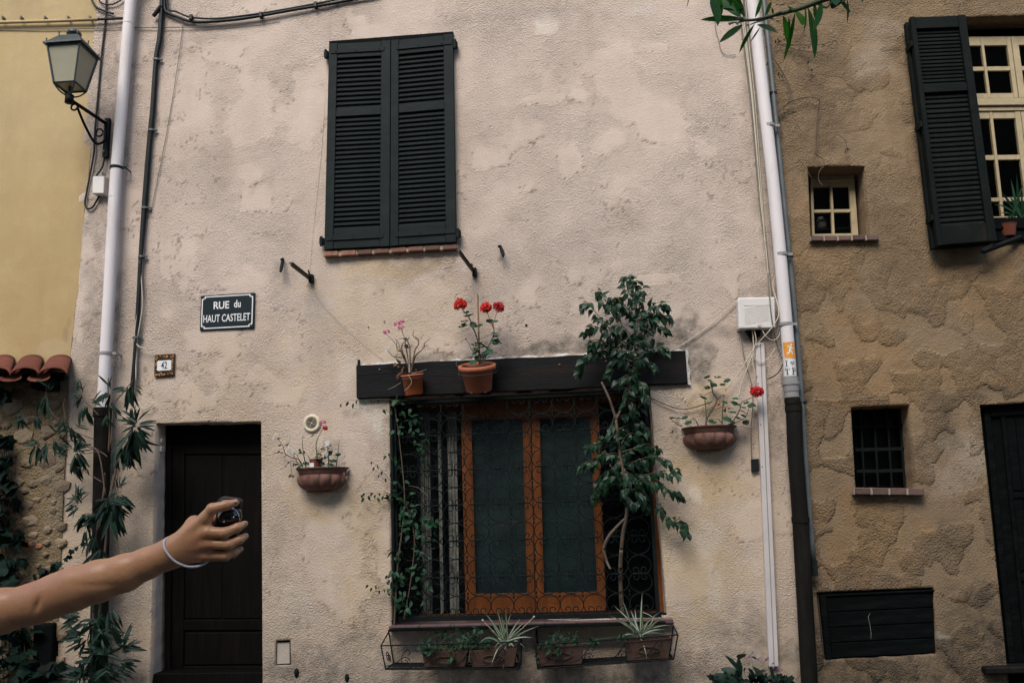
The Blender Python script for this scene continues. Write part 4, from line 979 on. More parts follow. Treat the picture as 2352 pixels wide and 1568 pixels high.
# drainpipes
def pipe_pts(lst, d): return [P(x, y, d) for x, y in lst]
def ext_up(p, q, z): t = (z-p.z)/(q.z-p.z); return p+(q-p)*t
t = thing('drainpipe', P(237, 935, .09), 'white plastic drainpipe left of the black cable bundle', 'drainpipe', 'drainpipes down the facade')
a, b, c = pipe_pts([(300, 0), (265, 420), (238, 905)], .10); top_ = ext_up(c, a, 9.0)
g = G(); g.tube([top_, a, b, c, c+Vector((0, 0, -.12))], .049, 18, cap=False); g.build('upper_pipe', M_PVC, t, smooth=True)
g = G(); bt = P(232, 1568, .10); bt.z = gz(bt.x)-.1; tp = P(236, 938, .10); g.tube([tp+Vector((0, 0, .0)), bt], .066, 18); g.tube([tp+Vector((0, 0, .005)), tp+Vector((0, 0, -.07))], .074, 18); g.build('lower_pipe', M_CAST, t, smooth=False)
def clip(t, px, py, d, r, m=M_IRON):
    c = P(px, py, d); g = G(); n = 16
    g.lathe([(r, -.012), (r+.005, -.012), (r+.005, .012), (r, .012), (r, -.012)], Matrix.Translation(c), n)
    g.box(c+Vector((r+.022, .0, 0)), .04, .012, .022); g.tube([c+Vector((r+.03, .0, 0)), c+Vector((r+.03, d+.03, 0))], .006, 6); return g.build('clip', m, t)
for x, y, m in ((267, 386, M_IRON), (243.5, 812, M_PVCG), (306, -30, M_IRON)): clip(t, x, y, .10, .049, m)
for y, x in ((56, 296), (454, 262)): c = P(x, y, .10); g = G(); g.lathe([(.0496, -.002), (.0512, -.001), (.0512, .001), (.0496, .002)], Matrix.Translation(c), 20); g.build('joint', M_PVC, t)

t = thing('drainpipe', P(1827, 960, .10), 'white plastic drainpipe with stickers, joined to a brown pipe', 'drainpipe', 'drainpipes down the facade')
pp = pipe_pts([(1728, 0), (1755, 235), (1781, 470), (1810, 790), (1815, 870)], .11); top_ = ext_up(pp[1], pp[0], 9.0); top_ = Vector((pp[0].x-.05, pp[0].y, 9.0))
g = G(); g.tube([top_]+spline(pp, 4), .050, 20, cap=False); g.build('upper_pipe', M_PVC, t, smooth=True)
c = P(1817, 893, .11); Mc = Matrix.Translation(c)
g = G(); g.lathe([(.05, .095), (.061, .095), (.062, .06), (.070, .058), (.070, .03), (.064, .028), (.060, -.02), (.056, -.03), (.056, -.07)], Mc, 24); g.build('coupling', M_PVCG, t)
g = G(); g.lathe([(.055, -.068), (.059, -.07), (.059, -.12), (.05, -.125)], Mc, 24); g.box(c+Vector((.02, -.056, -.095)), .02, .01, .012); g.build('lower_coupling', M_CAST, t)
q2 = pipe_pts([(1823, 935), (1827, 1040), (1838, 1190), (1851, 1520)], .10); q2[-1].z = gz(q2[-1].x)-.1
g = G(); g.tube(q2, .060, 18); g.tube([P(1822, 930, .1), P(1823.5, 945, .1)], .066, 18); g.tube([P(1838, 1186, .1), P(1839, 1200, .1)], .066, 18); g.build('lower_pipe', M_CAST, t, smooth=False)
g = G(); bs = q2[-1].copy(); bs.z = gz(bs.x)+.03; g.lathe([(.075, -.1), (.085, -.02), (.075, .02), (.06, .03)], Matrix.Translation(bs), 16); g.build('foot', M_CAST, t)
for x, y in ((1765, 290), (1804, 745), (1794, 585)): clip(t, x, y, .11, .050, M_PVCG)
# stickers wrapped on the pipe: (u across, v up) on the cylinder
def on_pipe(c, h, halfang, ang0, off):
    toc = math.atan2(CAM.x-c.x, -(CAM.y-c.y))
    def fn(u, v):
        a = ang0+(u-.5)*2*halfang+toc; r = .050+off; f = (v-.5)*h
        return c+Vector((r*math.sin(a)+(-.0)*f, -r*math.cos(a), f))
    return fn
def lean(fn, c, top):  # follow the slight lean of the pipe
    ax = (top-c)/(top.z-c.z)
    def f2(u, v): p = fn(u, v); k = p.z-c.z; return p+Vector((ax.x*k, ax.y*k, 0))
    return f2
def patch(fn, u0, u1, v0, v1, m, nm, par, nu=10):
    g = G(); vs = [fn(u0+(u1-u0)*i/nu, v) for i in range(nu+1) for v in (v0, v1)]
    g.add(vs, [(2*i, 2*i+2, 2*i+3, 2*i+1) for i in range(nu)]); return g.build(nm, m, par)
cs = P(1811.5, 806, .11)
sh_ = .128
fA = lean(on_pipe(cs, sh_, 1.0, .15, .0010), cs, pp[2]); stk = patch(fA, 0, 1, 0, 1, M_SORANGE, 'sticker', t)
fM = lean(on_pipe(cs, sh_, 1.0, .15, .0020), cs, pp[2])
def limb(fn, a, b, w, g):
    a = Vector(a); b = Vector(b); d = (b-a).normalized(); n_ = Vector((-d.y, d.x))*w
    g.add([fn(*(a-n_)), fn(*(b-n_)), fn(*(b+n_)), fn(*(a+n_))], [(0, 1, 2, 3)])
g = G(); hx, hy = .66, .82
g.add([fM(hx+.085*math.cos(k*.524), hy+.075*math.sin(k*.524)) for k in range(12)], [tuple(range(12))])
for a, b, w in (((.62, .72), (.50, .46), .075), ((.60, .70), (.44, .76), .03), ((.44, .76), (.38, .68), .03), ((.62, .68), (.72, .58), .03), ((.72, .58), (.84, .60), .03), ((.50, .46), (.66, .40), .045), ((.66, .40), (.70, .22), .035), ((.50, .47), (.46, .32), .045), ((.46, .32), (.26, .30), .035)): limb(fM, a, b, w, g)
g.build('running_figure', M_WHITE, stk)
ct = P(1813.5, 846, .11); fB = lean(on_pipe(ct, .125, 1.05, .18, .0012), ct, pp[2])
st2 = patch(fB, 0, 1, 0, 1, M_WHITE, 'sticker', t); fC = lean(on_pipe(ct, .125, 1.05, .18, .0022), ct, pp[2])
g = G()
for bx in ((.20, .27, .58, .94), (.13, .35, .55, .60), (.13, .35, .92, .97),                         # I
           (.19, .28, .08, .46), (.10, .40, .42, .48), (.08, .13, .33, .48), (.36, .41, .33, .48), (.15, .33, .05, .10),      # T
           (.62, .70, .08, .48), (.58, .80, .44, .49), (.66, .80, .24, .29), (.79, .87, .28, .45), (.56, .76, .05, .10)): # P
    g.add([fC(bx[0], bx[2]), fC(bx[1], bx[2]), fC(bx[1], bx[3]), fC(bx[0], bx[3])], [(0, 1, 2, 3)])
g.build('lettering', M_INK, st2)
g = G(); g.add([fC(.66+.17*math.sin(a)**3*1.0, .77+.155*(13*math.cos(a)-5*math.cos(2*a)-2*math.cos(3*a)-math.cos(4*a))/15) for a in [k*2*math.pi/28 for k in range(28)]], [tuple(range(28))]); g.build('heart', M_SGREY, st2)

t = thing('conduit', P(1832, 790, .05), 'thin grey conduit running down beside the white drainpipe on the tan wall', 'conduit')
pp_ = pipe_pts([(1754, 0), (1778, 235), (1801, 470), (1832, 790), (1852, 1090), (1868, 1290)], .045)
g = G(); g.tube([Vector((pp_[0].x-.05, pp_[0].y, 9.0))]+spline(pp_, 3), .021, 10); g.build('tube', M_COND, t, smooth=True)
g = G(); a = P(1868, 1285, .05); b = P(1871, 1322, .05); g.tube([a, b], .026, 10); g.build('sleeve', M_BLACK, t)
for x, y in ((1843, 925), (1812, 590), (1775, 215)): g = G(); g.box(P(x, y, .04), .06, .05, .018); g.build('clip', M_IRON, t)

t = thing('cable_trunking', P(1760, 1150, .02), 'pale square cable trunking below the white electrical box', 'trunking')
g = G(); g.slab([(1735, 788), (1756, 787), (1789, 1530), (1767, 1531)], .052, .075); g.build('trunking', M_TRUNK, t, bevel=.004)
g = G(); g.slab([(1745.5, 789), (1747.5, 789), (1779.5, 1528), (1777.5, 1528)], .0535, .003)
for x, y in ((1741, 880), (1747, 974), (1751, 1071)): g.sphere(P(x, y, .053), .006, 6)
g.build('seam', M_PVCG, t)

eb = thing('electrical_box', P(1738, 720, .0), 'white plastic electrical box with loose cables beside the drainpipe', 'electrical box')
q = Quad((1696, 684), (1779, 682), (1781, 752), (1698, 754), .105); g = G(); q.bar(g, 0, 1, 0, 1, -.12, -.03); g.build('body', M_BOX, eb, bevel=.012, seg=2)
g = G(); q.bar(g, -.012, 1.012, -.012, 1.012, -.027, 0); cv = g.build('cover', M_BOX, eb, bevel=.012, seg=3)
g = G(); q.bar(g, .14, .86, .74, .76, -.002, .003)
for k in range(9): a = .12+k*.062; g.hexa([q.at(.16, a, -.001), q.at(.82, a+.13, -.001), q.at(.82, a+.145, -.001), q.at(.16, a+.015, -.001)], [q.at(.16, a, .0025), q.at(.82, a+.13, .0025), q.at(.82, a+.145, .0025), q.at(.16, a+.015, .0025)])
g.build('rib', M_BOX, cv)
g = G(); c = q.at(.56, .10, .0); g.lathe([(0, .006), (.014, .006), (.017, 0)], Matrix.Translation(c)@Matrix.Rotation(math.pi/2, 4, 'X'), 14); g.build('screw', M_TRUNK, cv)
g = G(); g.prism([P(x, y, .03) for x, y in ((1713, 757), (1748, 757), (1746, 772), (1728, 784))], (0, .06, 0)); g.build('cable_entry', M_IRON, eb)

def cable(name, label, pts, d, r, m, n=6, k=6, group=None, cat='cable', jit=0.0):
    pt = [P(p[0], p[1], p[2] if len(p) > 2 else d) for p in pts]; g = G()
    sp = spline(pt, k)
    if jit: sp = [p+Vector((random.gauss(0, jit), 0, random.gauss(0, jit))) for p in sp]
    g.tube(sp, r, n); o = g.build(name, m, None, smooth=True); return tag(o, label, cat, group)
def z5(x, y, *d): return (x*.3+1505.3, y*.3+639.7, *d)
cable('cable', 'white cable rising from the beam end to the electrical box', [z5(120, 553), z5(260, 470), z5(400, 370), z5(560, 230), z5(600, 190), z5(640, 168)], .02, .0042, M_CREAM)
cable('cable', 'cream cable swinging over the front of the box down to the right planter', [z5(925, -40), z5(900, 60), z5(945, 250, .13), z5(900, 365, .13), z5(760, 525), z5(690, 640), z5(610, 760), z5(535, 855)], .06, .0045, M_CREAM)
cable('cable', 'cream cable loop hanging right of the electrical box', [z5(935, -30), z5(950, 120), z5(962, 300), z5(950, 430), z5(900, 472), z5(845, 440), z5(815, 385)], .08, .0042, M_CREAM)
cable('cable', 'cream cable loop in front of the trunking top', [z5(755, 385), z5(772, 480), z5(748, 560), z5(770, 620), z5(810, 640), z5(870, 605), z5(918, 530)], .07, .0042, M_CREAM)
cable('cable', 'pale cable hanging from the box behind the right geranium', [z5(742, 385), z5(752, 520), z5(735, 600), z5(690, 720), z5(660, 800), z5(640, 900)], .05, .005, M_CREAM)
cable('cable', 'pale cable tucked along the left of the trunking', [z5(748, 540), z5(745, 640), z5(760, 710), z5(778, 750)], .055, .005, M_CREAM)
cable('cable', 'thin dark wire dropping from the electrical box to the small black box', [z5(648, 380), z5(670, 540), z5(700, 680), z5(735, 800), z5(747, 950), z5(733, 1150), z5(738, 1385)], .03, .0035, M_GREYC)
cable('cable', 'grey wire crossing the box face beside the pipe', [z5(862, -40, .03), z5(875, 140, .13), z5(885, 260, .135), z5(905, 390, .1), z5(930, 500, .03), z5(960, 580, .03)], .03, .0045, M_GREYC)
cable('cable', 'short black wire from the wall to the stickered pipe', [z5(858, 768), z5(900, 750), z5(945, 715), z5(975, 655)], .04, .0045, M_BLACK)
cable('cable', 'dark cord sagging from the window corner to the right planter', [(1489, 911, .01), (1520, 925, .02), (1550, 936, .03), (1575, 939, .03), (1605, 932, .04), (1637, 921, .05)], .03, .004, M_STEMB)
cable('cable', 'thin wire running right from the pipe coupling across the tan wall', [(1838, 905), (1880, 910), (1950, 912), (2040, 911)], .02, .003, M_GREYC)
bx = [(1698, -20), (1712, 95), (1728, 240), (1748, 470), (1762, 590), (1772, 690)]
for i, (dx, m, lb) in enumerate([(-6, M_GREYC, 'darkest outermost cable of the bundle beside the right drainpipe'), (-1, M_CREAM, 'second cable in the bundle beside the right drainpipe, pale'), (3, M_CREAM, 'middle pale cable of the bundle beside the right drainpipe'), (8, M_GREYC, 'grey cable in the bundle next to the innermost one'), (12, M_CREAM, 'innermost pale cable of the bundle beside the right drainpipe')]):
    cable('cable', lb, [(x+dx*(1-.25*k)+random.uniform(-1, 1), y) for k, (x, y) in enumerate(bx)], .022, .0055, m, group='cables bundled beside the right drainpipe')
cable('cable', 'crooked thin wire on the plaster left of the cable bundle', [(1641, -10), (1643, 60), (1650, 90), (1656, 115), (1668, 127), (1690, 126)], .015, .003, M_GREYC)
g = G(); g.slab([(1726, 1054), (1743, 1053), (1744, 1081), (1727, 1082)], .035, .05); o = g.build('junction_box', M_BLACK, None, bevel=.003); tag(o, 'small black box at the end of the thin hanging wire', 'junction box')
# left side cables
bl = [(371, -20), (368, 50), (364, 94), (357, 134), (349, 250), (343, 312), (335, 405), (329, 489), (322, 600), (318, 680), (313, 760), (308, 830), (302, 900)]
t = thing('cable_bundle', P(345, 300, .03), 'thick black cable bundle running down right of the left drainpipe', 'cable bundle')
for k, (dx, dd, r) in enumerate([(0, .03, .015), (5, .028, .012), (2, .05, .010)]):
    g = G(); g.tube(spline([P(x+dx*(1 if i < 8 else .4)+random.uniform(-.6, .6), y, dd) for i, (x, y) in enumerate(bl)], 5), r, 8); g.build('cable', M_BLACK, t, smooth=True)
for x, y in ((358, 138), (346, 300), (331, 478), (323, 590), (311, 775)):
    g = G(); c = P(x+2, y, .035); g.lathe([(.026, -.008), (.030, -.008), (.030, .008), (.026, .008)], Matrix.Translation(c), 12); g.box(c+Vector((.03, .01, .006)), .03, .02, .012); g.build('tie', M_COND, t)
cable('cable', 'lower black cable running along the top edge of the facade', [(378, -20), (379, 22), (392, 33), (410, 40), (432, 48), (468, 51), (560, 43), (680, 22), (760, 9), (870, -12)], .03, .014, M_BLACK, n=8, group='black cables along the top of the facade')
cable('cable', 'upper thinner black cable running along the top edge of the facade', [(384, -20), (386, 20), (404, 27), (425, 36), (445, 41), (500, 43), (600, 31), (720, 10), (820, -10)], .035, .009, M_BLACK, n=8, group='black cables along the top of the facade')
g = G(); g.tube([P(371, 14, .05), P(352, 38, .04)], [.02, .018], 8); o = g.build('cable_end', M_BLACK, None); tag(o, 'stubby sheathed cable end beside the top of the black bundle', 'cable end')
for x, y in ((440, 42), (600, 36), (725, 13)):
    g = G(); c = P(x, y, .035); g.box(c, .03, .05, .05); o = g.build('cable_clip', M_BLACK, None, bevel=.004); tag(o, {440: 'leftmost clip on the black cables along the top', 600: 'clip on the black cables above the left of the shutters', 725: 'clip on the black cables nearest the shutters'}[x], 'cable clip', 'clips on the top cables')
cable('cable', 'pale thin cable beside the lower black bundle ending in a short tail', [(322, 615), (319, 690), (309, 765), (316, 793), (335, 800), (352, 803)], .05, .0055, M_CREAM)
cable('cable', 'pale thin cable following the black bundle down to the oleander', [(321, 600), (327, 700), (314, 790), (312, 875)], .045, .0055, M_CREAM)
cable('cable', 'pale cable loop poking from the wall above the door', [(318, 925), (328, 938), (342, 936), (352, 927), (340, 925)], .04, .005, M_CREAM)
cable('cable', 'faint grey wire slanting down right of the black bundle', [(421, 50), (405, 170), (380, 320), (346, 489)], .012, .003, M_GREYC)
cable('cable', 'pale string hanging left of the shutters down to the beam', [(757, -5), (755, 110), (735, 380), (716, 560), (713, 640), (742, 700), (812, 770), (880, 826)], .006, .0014, M_CREAM)
cable('cable', 'thin wire sagging across the facade below the yellow pipe', [(-200, 66), (0, 66), (130, 67), (300, 64), (450, 62), (560, 53), (640, 42)], .02, .0045, M_GREYC)
t = thing('yellow_pipe', P(110, 48, .03), 'thin yellow painted pipe running level above the street lamp', 'pipe')
g = G(); g.tube([P(-250, 56, .04), P(0, 52, .04), P(110, 49, .04), P(225, 45, .04)], .015, 8); g.build('tube', M_YEL, t, smooth=True); g = G(); g.tube(spline([P(222, 45, .04), P(250, 44, .04), P(283, 43, .03), P(300, 47, .0)], 4), .012, 8); g.build('sleeve', M_BLACK, t)
for x in (8, 50, 105, 158, 208): g = G(); g.box(P(x, 43, .03), .012, .05, .03); g.build('clip', M_GREYC, t)
def z1(x, y, *d): return (x*.312, y*.312, *d)
cable('cable', 'black lamp cable hanging in a loop behind the street lamp', [z1(782, -30), z1(778, 130), z1(745, 430), z1(725, 660), z1(698, 970), z1(690, 1130), z1(660, 1300), z1(635, 1430), z1(625, 1500), z1(645, 1535), z1(682, 1525), z1(715, 1470), z1(742, 1425)], .02, .009, M_BLACK)
cable('cable', 'short black cable from the lamp bracket to the small white box', [z1(768, 1150), z1(762, 1200), z1(745, 1245), z1(708, 1295)], .03, .008, M_BLACK)
cable('cable', 'curved black cable at the very top left of the lamp cable', [z1(665, -20), z1(705, 50), z1(765, 80), z1(835, 104)], .025, .010, M_BLACK)
cable('cable', 'black cable loop at the top between lamp and drainpipe', [z1(715, -20), z1(745, 20), z1(790, 36), z1(850, 26), z1(910, -15)], .025, .007, M_BLACK)
t = thing('junction_box', P(227, 424, .0), 'small white junction box under the street lamp bracket', 'junction box')
g = G(); g.slab([z1(682, 1298), z1(768, 1296), z1(762, 1424), z1(678, 1424)], .085, .095); g.build('body', M_BOX, t, bevel=.005)
g = G(); g.tube([P(*z1(748, 1300), .05), P(*z1(748, 1270), .05), P(*z1(780, 1290), .03)], .014, 8); g.build('gland', M_PVCG, t)

# street lamp
hub = P(159.5, 224, .50)
lamp = thing('street_lamp', P(246, 315, 0), 'old lantern street lamp of green metal on a wall bracket', 'street lamp')
def sqr(s, z): return [hub+Vector((s*a, s*b, z)) for a, b in ((-1, -1), (1, -1), (1, 1), (-1, 1))]
Z0, Z1, Z2, Z3 = .095, .415, .44, .535
s0, s1, se, st = .090, .140, .166, .082
g = G()
for z, s in ((Z0, s0), (Z1, s1)):
    c = sqr(s, z)
    for k in range(4): g.tube([c[k], c[(k+1) % 4]], .010, 4)
for a, b in zip(sqr(s0, Z0), sqr(s1, Z1)): g.tube([a, b], .0085, 4)
g.build('frame', M_LAMPM, lamp)
for k in range(4):
    a = sqr(s0-.004, Z0+.004); b = sqr(s1-.004, Z1); k2 = (k+1) % 4; g = G(); g.add([a[k], a[k2], b[k2], b[k]], [(0, 1, 2, 3)]); g.build('pane', M_LAMPG, lamp)
g = G(); a = sqr(s0-.004, Z0+.003); g.add(a, [(0, 1, 2, 3)]); g.build('pane', M_LAMPG, lamp)
g = G(); e0 = sqr(se, Z1+.006); e1 = sqr(se, Z1+.02); e2 = sqr(s1+.004, Z2+.012); t3 = sqr(st, Z3)
vs = e0+e1+e2+t3; fs = [(3, 2, 1, 0)]
for L in (0, 4, 8):
    for k in range(4): fs.append((L+k, L+(k+1) % 4, L+4+(k+1) % 4, L+4+k))
fs.append((12, 13, 14, 15)); g.add(vs, fs); rf = g.build('lantern_roof', M_LAMPM, lamp)
for c in sqr(se-.02, Z1+.03)+sqr(st, Z3+.004): g = G(); g.tube([c, c+Vector((0, 0, .02))], .006, 6); g.sphere(c+Vector((0, 0, .022)), .008, 6); g.build('finial', M_LAMPM, rf)
g = G(); g.lathe([(.05, Z3-.01), (.036, Z3+.012), (.032, Z3+.035), (.058, Z3+.042), (.060, Z3+.058), (.05, Z3+.072), (0, Z3+.078)], Matrix.Translation(hub), 20); g.build('chimney', M_LAMPM, lamp, smooth=True)
g = G()
for c in sqr(s0, Z0-.005): m_ = (c-hub)*.55+hub+Vector((0, 0, -.02)); g.tube(spline([c, m_, hub+Vector((0, 0, .005))], 5), .007, 6)
g.tube([hub+Vector((0, 0, Z0)), hub], .014, 8); g.build('cradle', M_LAMPM, lamp)
w1 = P(242, 283, .03)
g = G(); g.tube([hub+Vector((0, 0, -.05)), hub+Vector((0, 0, .02))], .036, 10); ax = w1-hub; g.tube([hub+ax*.02+Vector((0, 0, -.015)), w1], .016, 8)
k1 = hub+ax*.22+Vector((0, 0, -.04)); g.tube(spline([k1, hub+ax*.42+Vector((0, 0, -.14)), P(213, 322, .20), P(226, 331, .13), P(240, 322, .05), P(243, 305, .03), P(242, 288, .03)], 6), .011, 7)
a0 = hub+ax*.14+Vector((0, 0, -.055)); g.tube([a0+Vector((.028*math.cos(k*.5), 0, .028*math.sin(k*.5))) for k in range(13)], .008, 6)
a0 = P(228, 305, .10); g.tube([a0+Vector((.034*math.cos(k*.5), 0, .034*math.sin(k*.5))) for k in range(13)], .008, 6)
g.build('arm', M_IRON, lamp, smooth=True)
g = G(); g.slab([(240, 271), (252, 271), (247, 361), (234, 361)], .03, .04); wp = g.build('wall_plate', M_IRON, lamp, bevel=.003)
for x, y in ((242, 279), (238, 348)): g = G(); g.sphere(P(x, y, .032), .012, 8); g.build('bolt', M_GREYC, wp)

# ================================================================== POTS AND PLANTERS
def wall_planter(px, py, w, h, dep, label):
    c = P(px, py, .012); t = thing('wall_planter', c, label, 'planter', 'half-round wall planters'); R = w/2
    M = Matrix(((1, 0, 0, c.x), (0, -1, 0, c.y), (0, 0, 1, c.z), (0, 0, 0, 1)))
    prof = [(.0, -1.0), (.52, -1.0), (.58, -.97), (.74, -.88), (.87, -.72), (.93, -.55), (.92, -.42), (.86, -.33), (.84, -.30), (.87, -.28), (.89, -.16), (.93, -.10), (1.0, -.03), (1.0, 0), (.95, 0), (.90, -.05), (.85, -.12)]
    g = G(); n = 72; vs = []
    for r, z in prof:
        for k in range(n+1):
            a = math.pi*k/n; gad = 1.0
            if -.93 < z < -.31: gad = 1+.20*(abs(math.sin(a*6.5))**.55-.8)*min(1, (z+.93)*8)*min(1, (-.31-z)*10)
            vs.append(M@Vector((R*r*gad*math.cos(a), dep*r*gad*math.sin(a), z*h)))
    fs = [(i*(n+1)+k, i*(n+1)+k+1, (i+1)*(n+1)+k+1, (i+1)*(n+1)+k) for i in range(len(prof)-1) for k in range(n)]
    g.add(vs, fs); g.build('bowl', M_TERRAD, t, smooth=True)
    g = G(); g.add([M@Vector((R*.86*math.cos(math.pi*k/16), dep*.86*math.sin(math.pi*k/16), -.10*h)) for k in range(17)], [tuple(range(17))]); g.build('soil', M_SOIL, t)
    g = G(); g.box(c+Vector((-.02, -.02, -h-.004)), w*.42, .07, .012); g.build('ledge', M_TERRAD, t)
    return t
wall_planter(742, 1075, .435, .178, .20, 'left terracotta half-round planter below the round vent')
wall_planter(1627.5, 981, .435, .178, .20, 'right terracotta half-round planter beside the cable trunking')
def pot(c, r, rb, h, tilt, roll, m, label, rimw=.012, rimh=.03, wire=True):
    t = thing('flower_pot', c, label, 'flower pot', 'clay pots hung on the beam')
    M = Matrix.Translation(c)@Matrix.Rotation(roll, 4, 'Y')@Matrix.Rotation(tilt, 4, 'X')
    prof = [(0, -h), (rb-.006, -h), (rb, -h+.006), (r-rimw-.004, -rimh), (r-rimw, -rimh)]
    g = G(); g.lathe(prof, M, 36); g.build('pot', m, t, smooth=False)
    for p in t.children: p.data.polygons.foreach_set('use_smooth', [True]*len(p.data.polygons))
    g = G(); rr = rimh/2
    g.lathe([(r-rimw, -rimh), (r-.003, -rimh+.002), (r, -rr), (r-.002, -.004), (r-rimw*.5, 0), (r-rimw, -.004), (r-rimw-.003, -.012), (r-rimw-.008, -h*.25)], M, 36); g.build('rim', m, t, smooth=True)
    g = G(); g.lathe([(0, -.028), (r-rimw-.003, -.03)], M, 24); g.build('soil', M_SOIL, t)
    if wire:
        g = G(); g.tube([M@Vector(((r+.002)*math.cos(k*.2618), (r+.002)*math.sin(k*.2618), -rimh-.02)) for k in range(24)], .0015, 4, closed=True); g.build('wire', M_COND, t)
    return t, M
cb = P(1095.5, 837, .20); potB, MB_ = pot(cb, .152, .103, .215, R_(19), R_(-1), M_TERRA, 'large clay pot with thick rim hung on the middle of the beam', .022, .042)
g = G(); a = MB_@Vector((-.15, .05, -.02)); g.tube(spline([a, a+Vector((-.02, 0, .015)), a+Vector((-.018, 0, .045)), a+Vector((.03, .04, .06))], 5), .0025, 5); g.build('hanger', M_COND, potB)
for x in (-.05, .06): g = G(); g.box(MB_@Vector((x, -.098, -.208)), .018, .02, .012); g.build('drain_notch', M_INK, potB)
cs_ = P(946.5, 860, .14); potS, MS_ = pot(cs_, .094, .073, .165, R_(9), R_(-4), M_TERRAO, 'small orange pot of dry twigs hung on the left of the beam', .006, .012)
# small nursery pot standing in the left planter
def z8(x, y): return (x*.15605+602.1, y*.15605+922)
nc = P(*z8(795, 845), .10); tn = thing('nursery_pot', nc, 'little brown plastic pot with a white label inside the left planter', 'flower pot')
g = G(); g.lathe([(0, -.10), (.042, -.10), (.050, -.012), (.053, -.010), (.053, 0), (.049, 0), (.046, -.03), (0, -.03)], Matrix.Translation(nc), 24); g.build('pot', M_NURS, tn)
g = G(); g.box(nc+Vector((-.020, -.0475, -.05)), .034, .006, .036); g.build('price_label', M_WHITE, tn)

# ================================================================== PLANTS
def stem(g, pts, r0, r1, n=5, k=5):
    sp = spline(pts, k); N = len(sp); g.tube(sp, [r0+(r1-r0)*i/(N-1) for i in range(N)], n)
FL_RED = flower_mesh('red_head', M_RED, 30, .42, .34, .7, 1); FL_CR = flower_mesh('crimson_head', M_CRIM, 26, .42, .34, .8, 2); FL_PK = flower_mesh('pink_head', M_PINK, 11, .42, .36, .6, 3); FL_WH = flower_mesh('white_head', M_WHITEP, 9, .40, .42, .6, 4)
FL_YE = flower_mesh('dry_head', mat('dry_flower', (.22, .16, .06), .8, .2, 40, 0), 12, .4, .3, .6, 6)
def head(par, m, p, r, tip=(0, -.5, 1), name='flower_head'):
    return inst(m, name, par, orient(p, Vector((0, 1, 0)).lerp(Vector((random.gauss(0, .4), 1, random.gauss(0, .3))), .6), tip, r))
def ger_leaf(par, p, size, nrm=None, meshes=None):
    n_ = nrm or Vector((random.gauss(0, .35), -.55+random.gauss(0, .3), 1)); d = Vector((random.gauss(0, 1), -.5+random.gauss(0, .4), -.25))
    return leaf(par, meshes or L_GER, p, d, n_, size)
# geranium in the large pot
def z6b(x, y, d=.20): return P(x*.204+790.3, y*.204+620.9, d)
t = thing('geranium', z6b(1530, 1050), 'bushy red geranium tied to a cane in the large pot', 'plant')
for pts, r0, r1 in [([(1530, 1055), (1505, 800), (1468, 680), (1400, 520), (1335, 445)], .007, .003), ([(1545, 1050), (1600, 900), (1640, 830), (1690, 700), (1662, 600), (1645, 560), (1605, 455)], .006, .002), ([(1690, 700), (1680, 600), (1695, 560), (1725, 455)], .004, .002), ([(1470, 690), (1440, 640), (1400, 600)], .003, .002), ([(1520, 1000), (1440, 900), (1400, 810), (1370, 780)], .003, .0015), ([(1500, 790), (1600, 740), (1700, 725)], .002, .0015), ([(1560, 1040), (1640, 880), (1660, 850)], .004, .002)]:
    g = G(); stem(g, [z6b(x, y) for x, y in pts], r0, r1); g.build('stem', M_STEMG if r0 < .005 else M_STEMB, t)
g = G(); g.tube([z6b(1527, 1060, .17), z6b(1505, 270, .17)], .006, 6); g.build('cane', M_CANE, t)
for x, y in [(1370, 470), (1450, 500), (1350, 515), (1420, 585), (1485, 600), (1310, 630), (1335, 620), (1405, 570), (1510, 610), (1660, 575), (1690, 570), (1700, 695), (1690, 735), (1740, 745), (1765, 785), (1650, 810), (1690, 790), (1560, 825), (1460, 840), (1440, 890), (1520, 870), (1580, 860), (1660, 875), (1632, 908), (1420, 985), (1470, 995), (1390, 980), (1560, 1000), (1500, 950), (1540, 930), (1600, 990), (1455, 930)]:
    ger_leaf(t, z6b(x+random.uniform(-6, 6), y, .20+random.uniform(-.06, .07)), random.uniform(.055, .085))
head(t, FL_RED, z6b(1305, 388, .22), .105); head(t, FL_RED, z6b(1593, 422, .22), .092); head(t, FL_CR, z6b(1742, 415, .22), .092)
head(t, FL_CR, z6b(1672, 605), .02, name='bud'); head(t, FL_RED, z6b(1370, 775), .016, name='bud')
# dry geranium in the small pot
t = thing('geranium', z6b(745, 1150, .14), 'half dead geranium of bare twigs and pink flowers in the small pot', 'plant')
D_ = .14
for pts in [[(740, 1155), (690, 1000), (640, 900), (605, 800), (575, 770)], [(740, 1155), (715, 960), (690, 840), (690, 790), (660, 765), (610, 775)], [(748, 1155), (742, 900), (755, 850), (770, 840)], [(745, 1155), (740, 880), (715, 790), (740, 745)], [(752, 1155), (790, 940), (800, 890), (838, 830), (825, 780), (780, 740), (780, 680)], [(757, 1155), (800, 970), (870, 900), (905, 860), (905, 820), (972, 768)], [(690, 1000), (650, 880), (660, 830), (690, 800), (730, 770)], [(838, 830), (840, 775), (800, 745)], [(640, 900), (600, 900), (590, 800)], [(700, 1050), (660, 960), (640, 930)]]:
    g = G(); stem(g, [z6b(x, y, D_+random.uniform(-.03, .03)) for x, y in pts], .006, .0022); g.build('twig', M_STEMB, t)
for pts in [[(640, 920), (560, 800), (500, 740), (470, 700)], [(680, 760), (655, 690), (640, 640), (610, 605)], [(655, 690), (650, 600)], [(650, 985), (580, 975), (530, 950), (510, 915)]]:
    g = G(); stem(g, [z6b(x, y, D_+.01) for x, y in pts], .003, .0015); g.build('stem', M_STEMG, t)
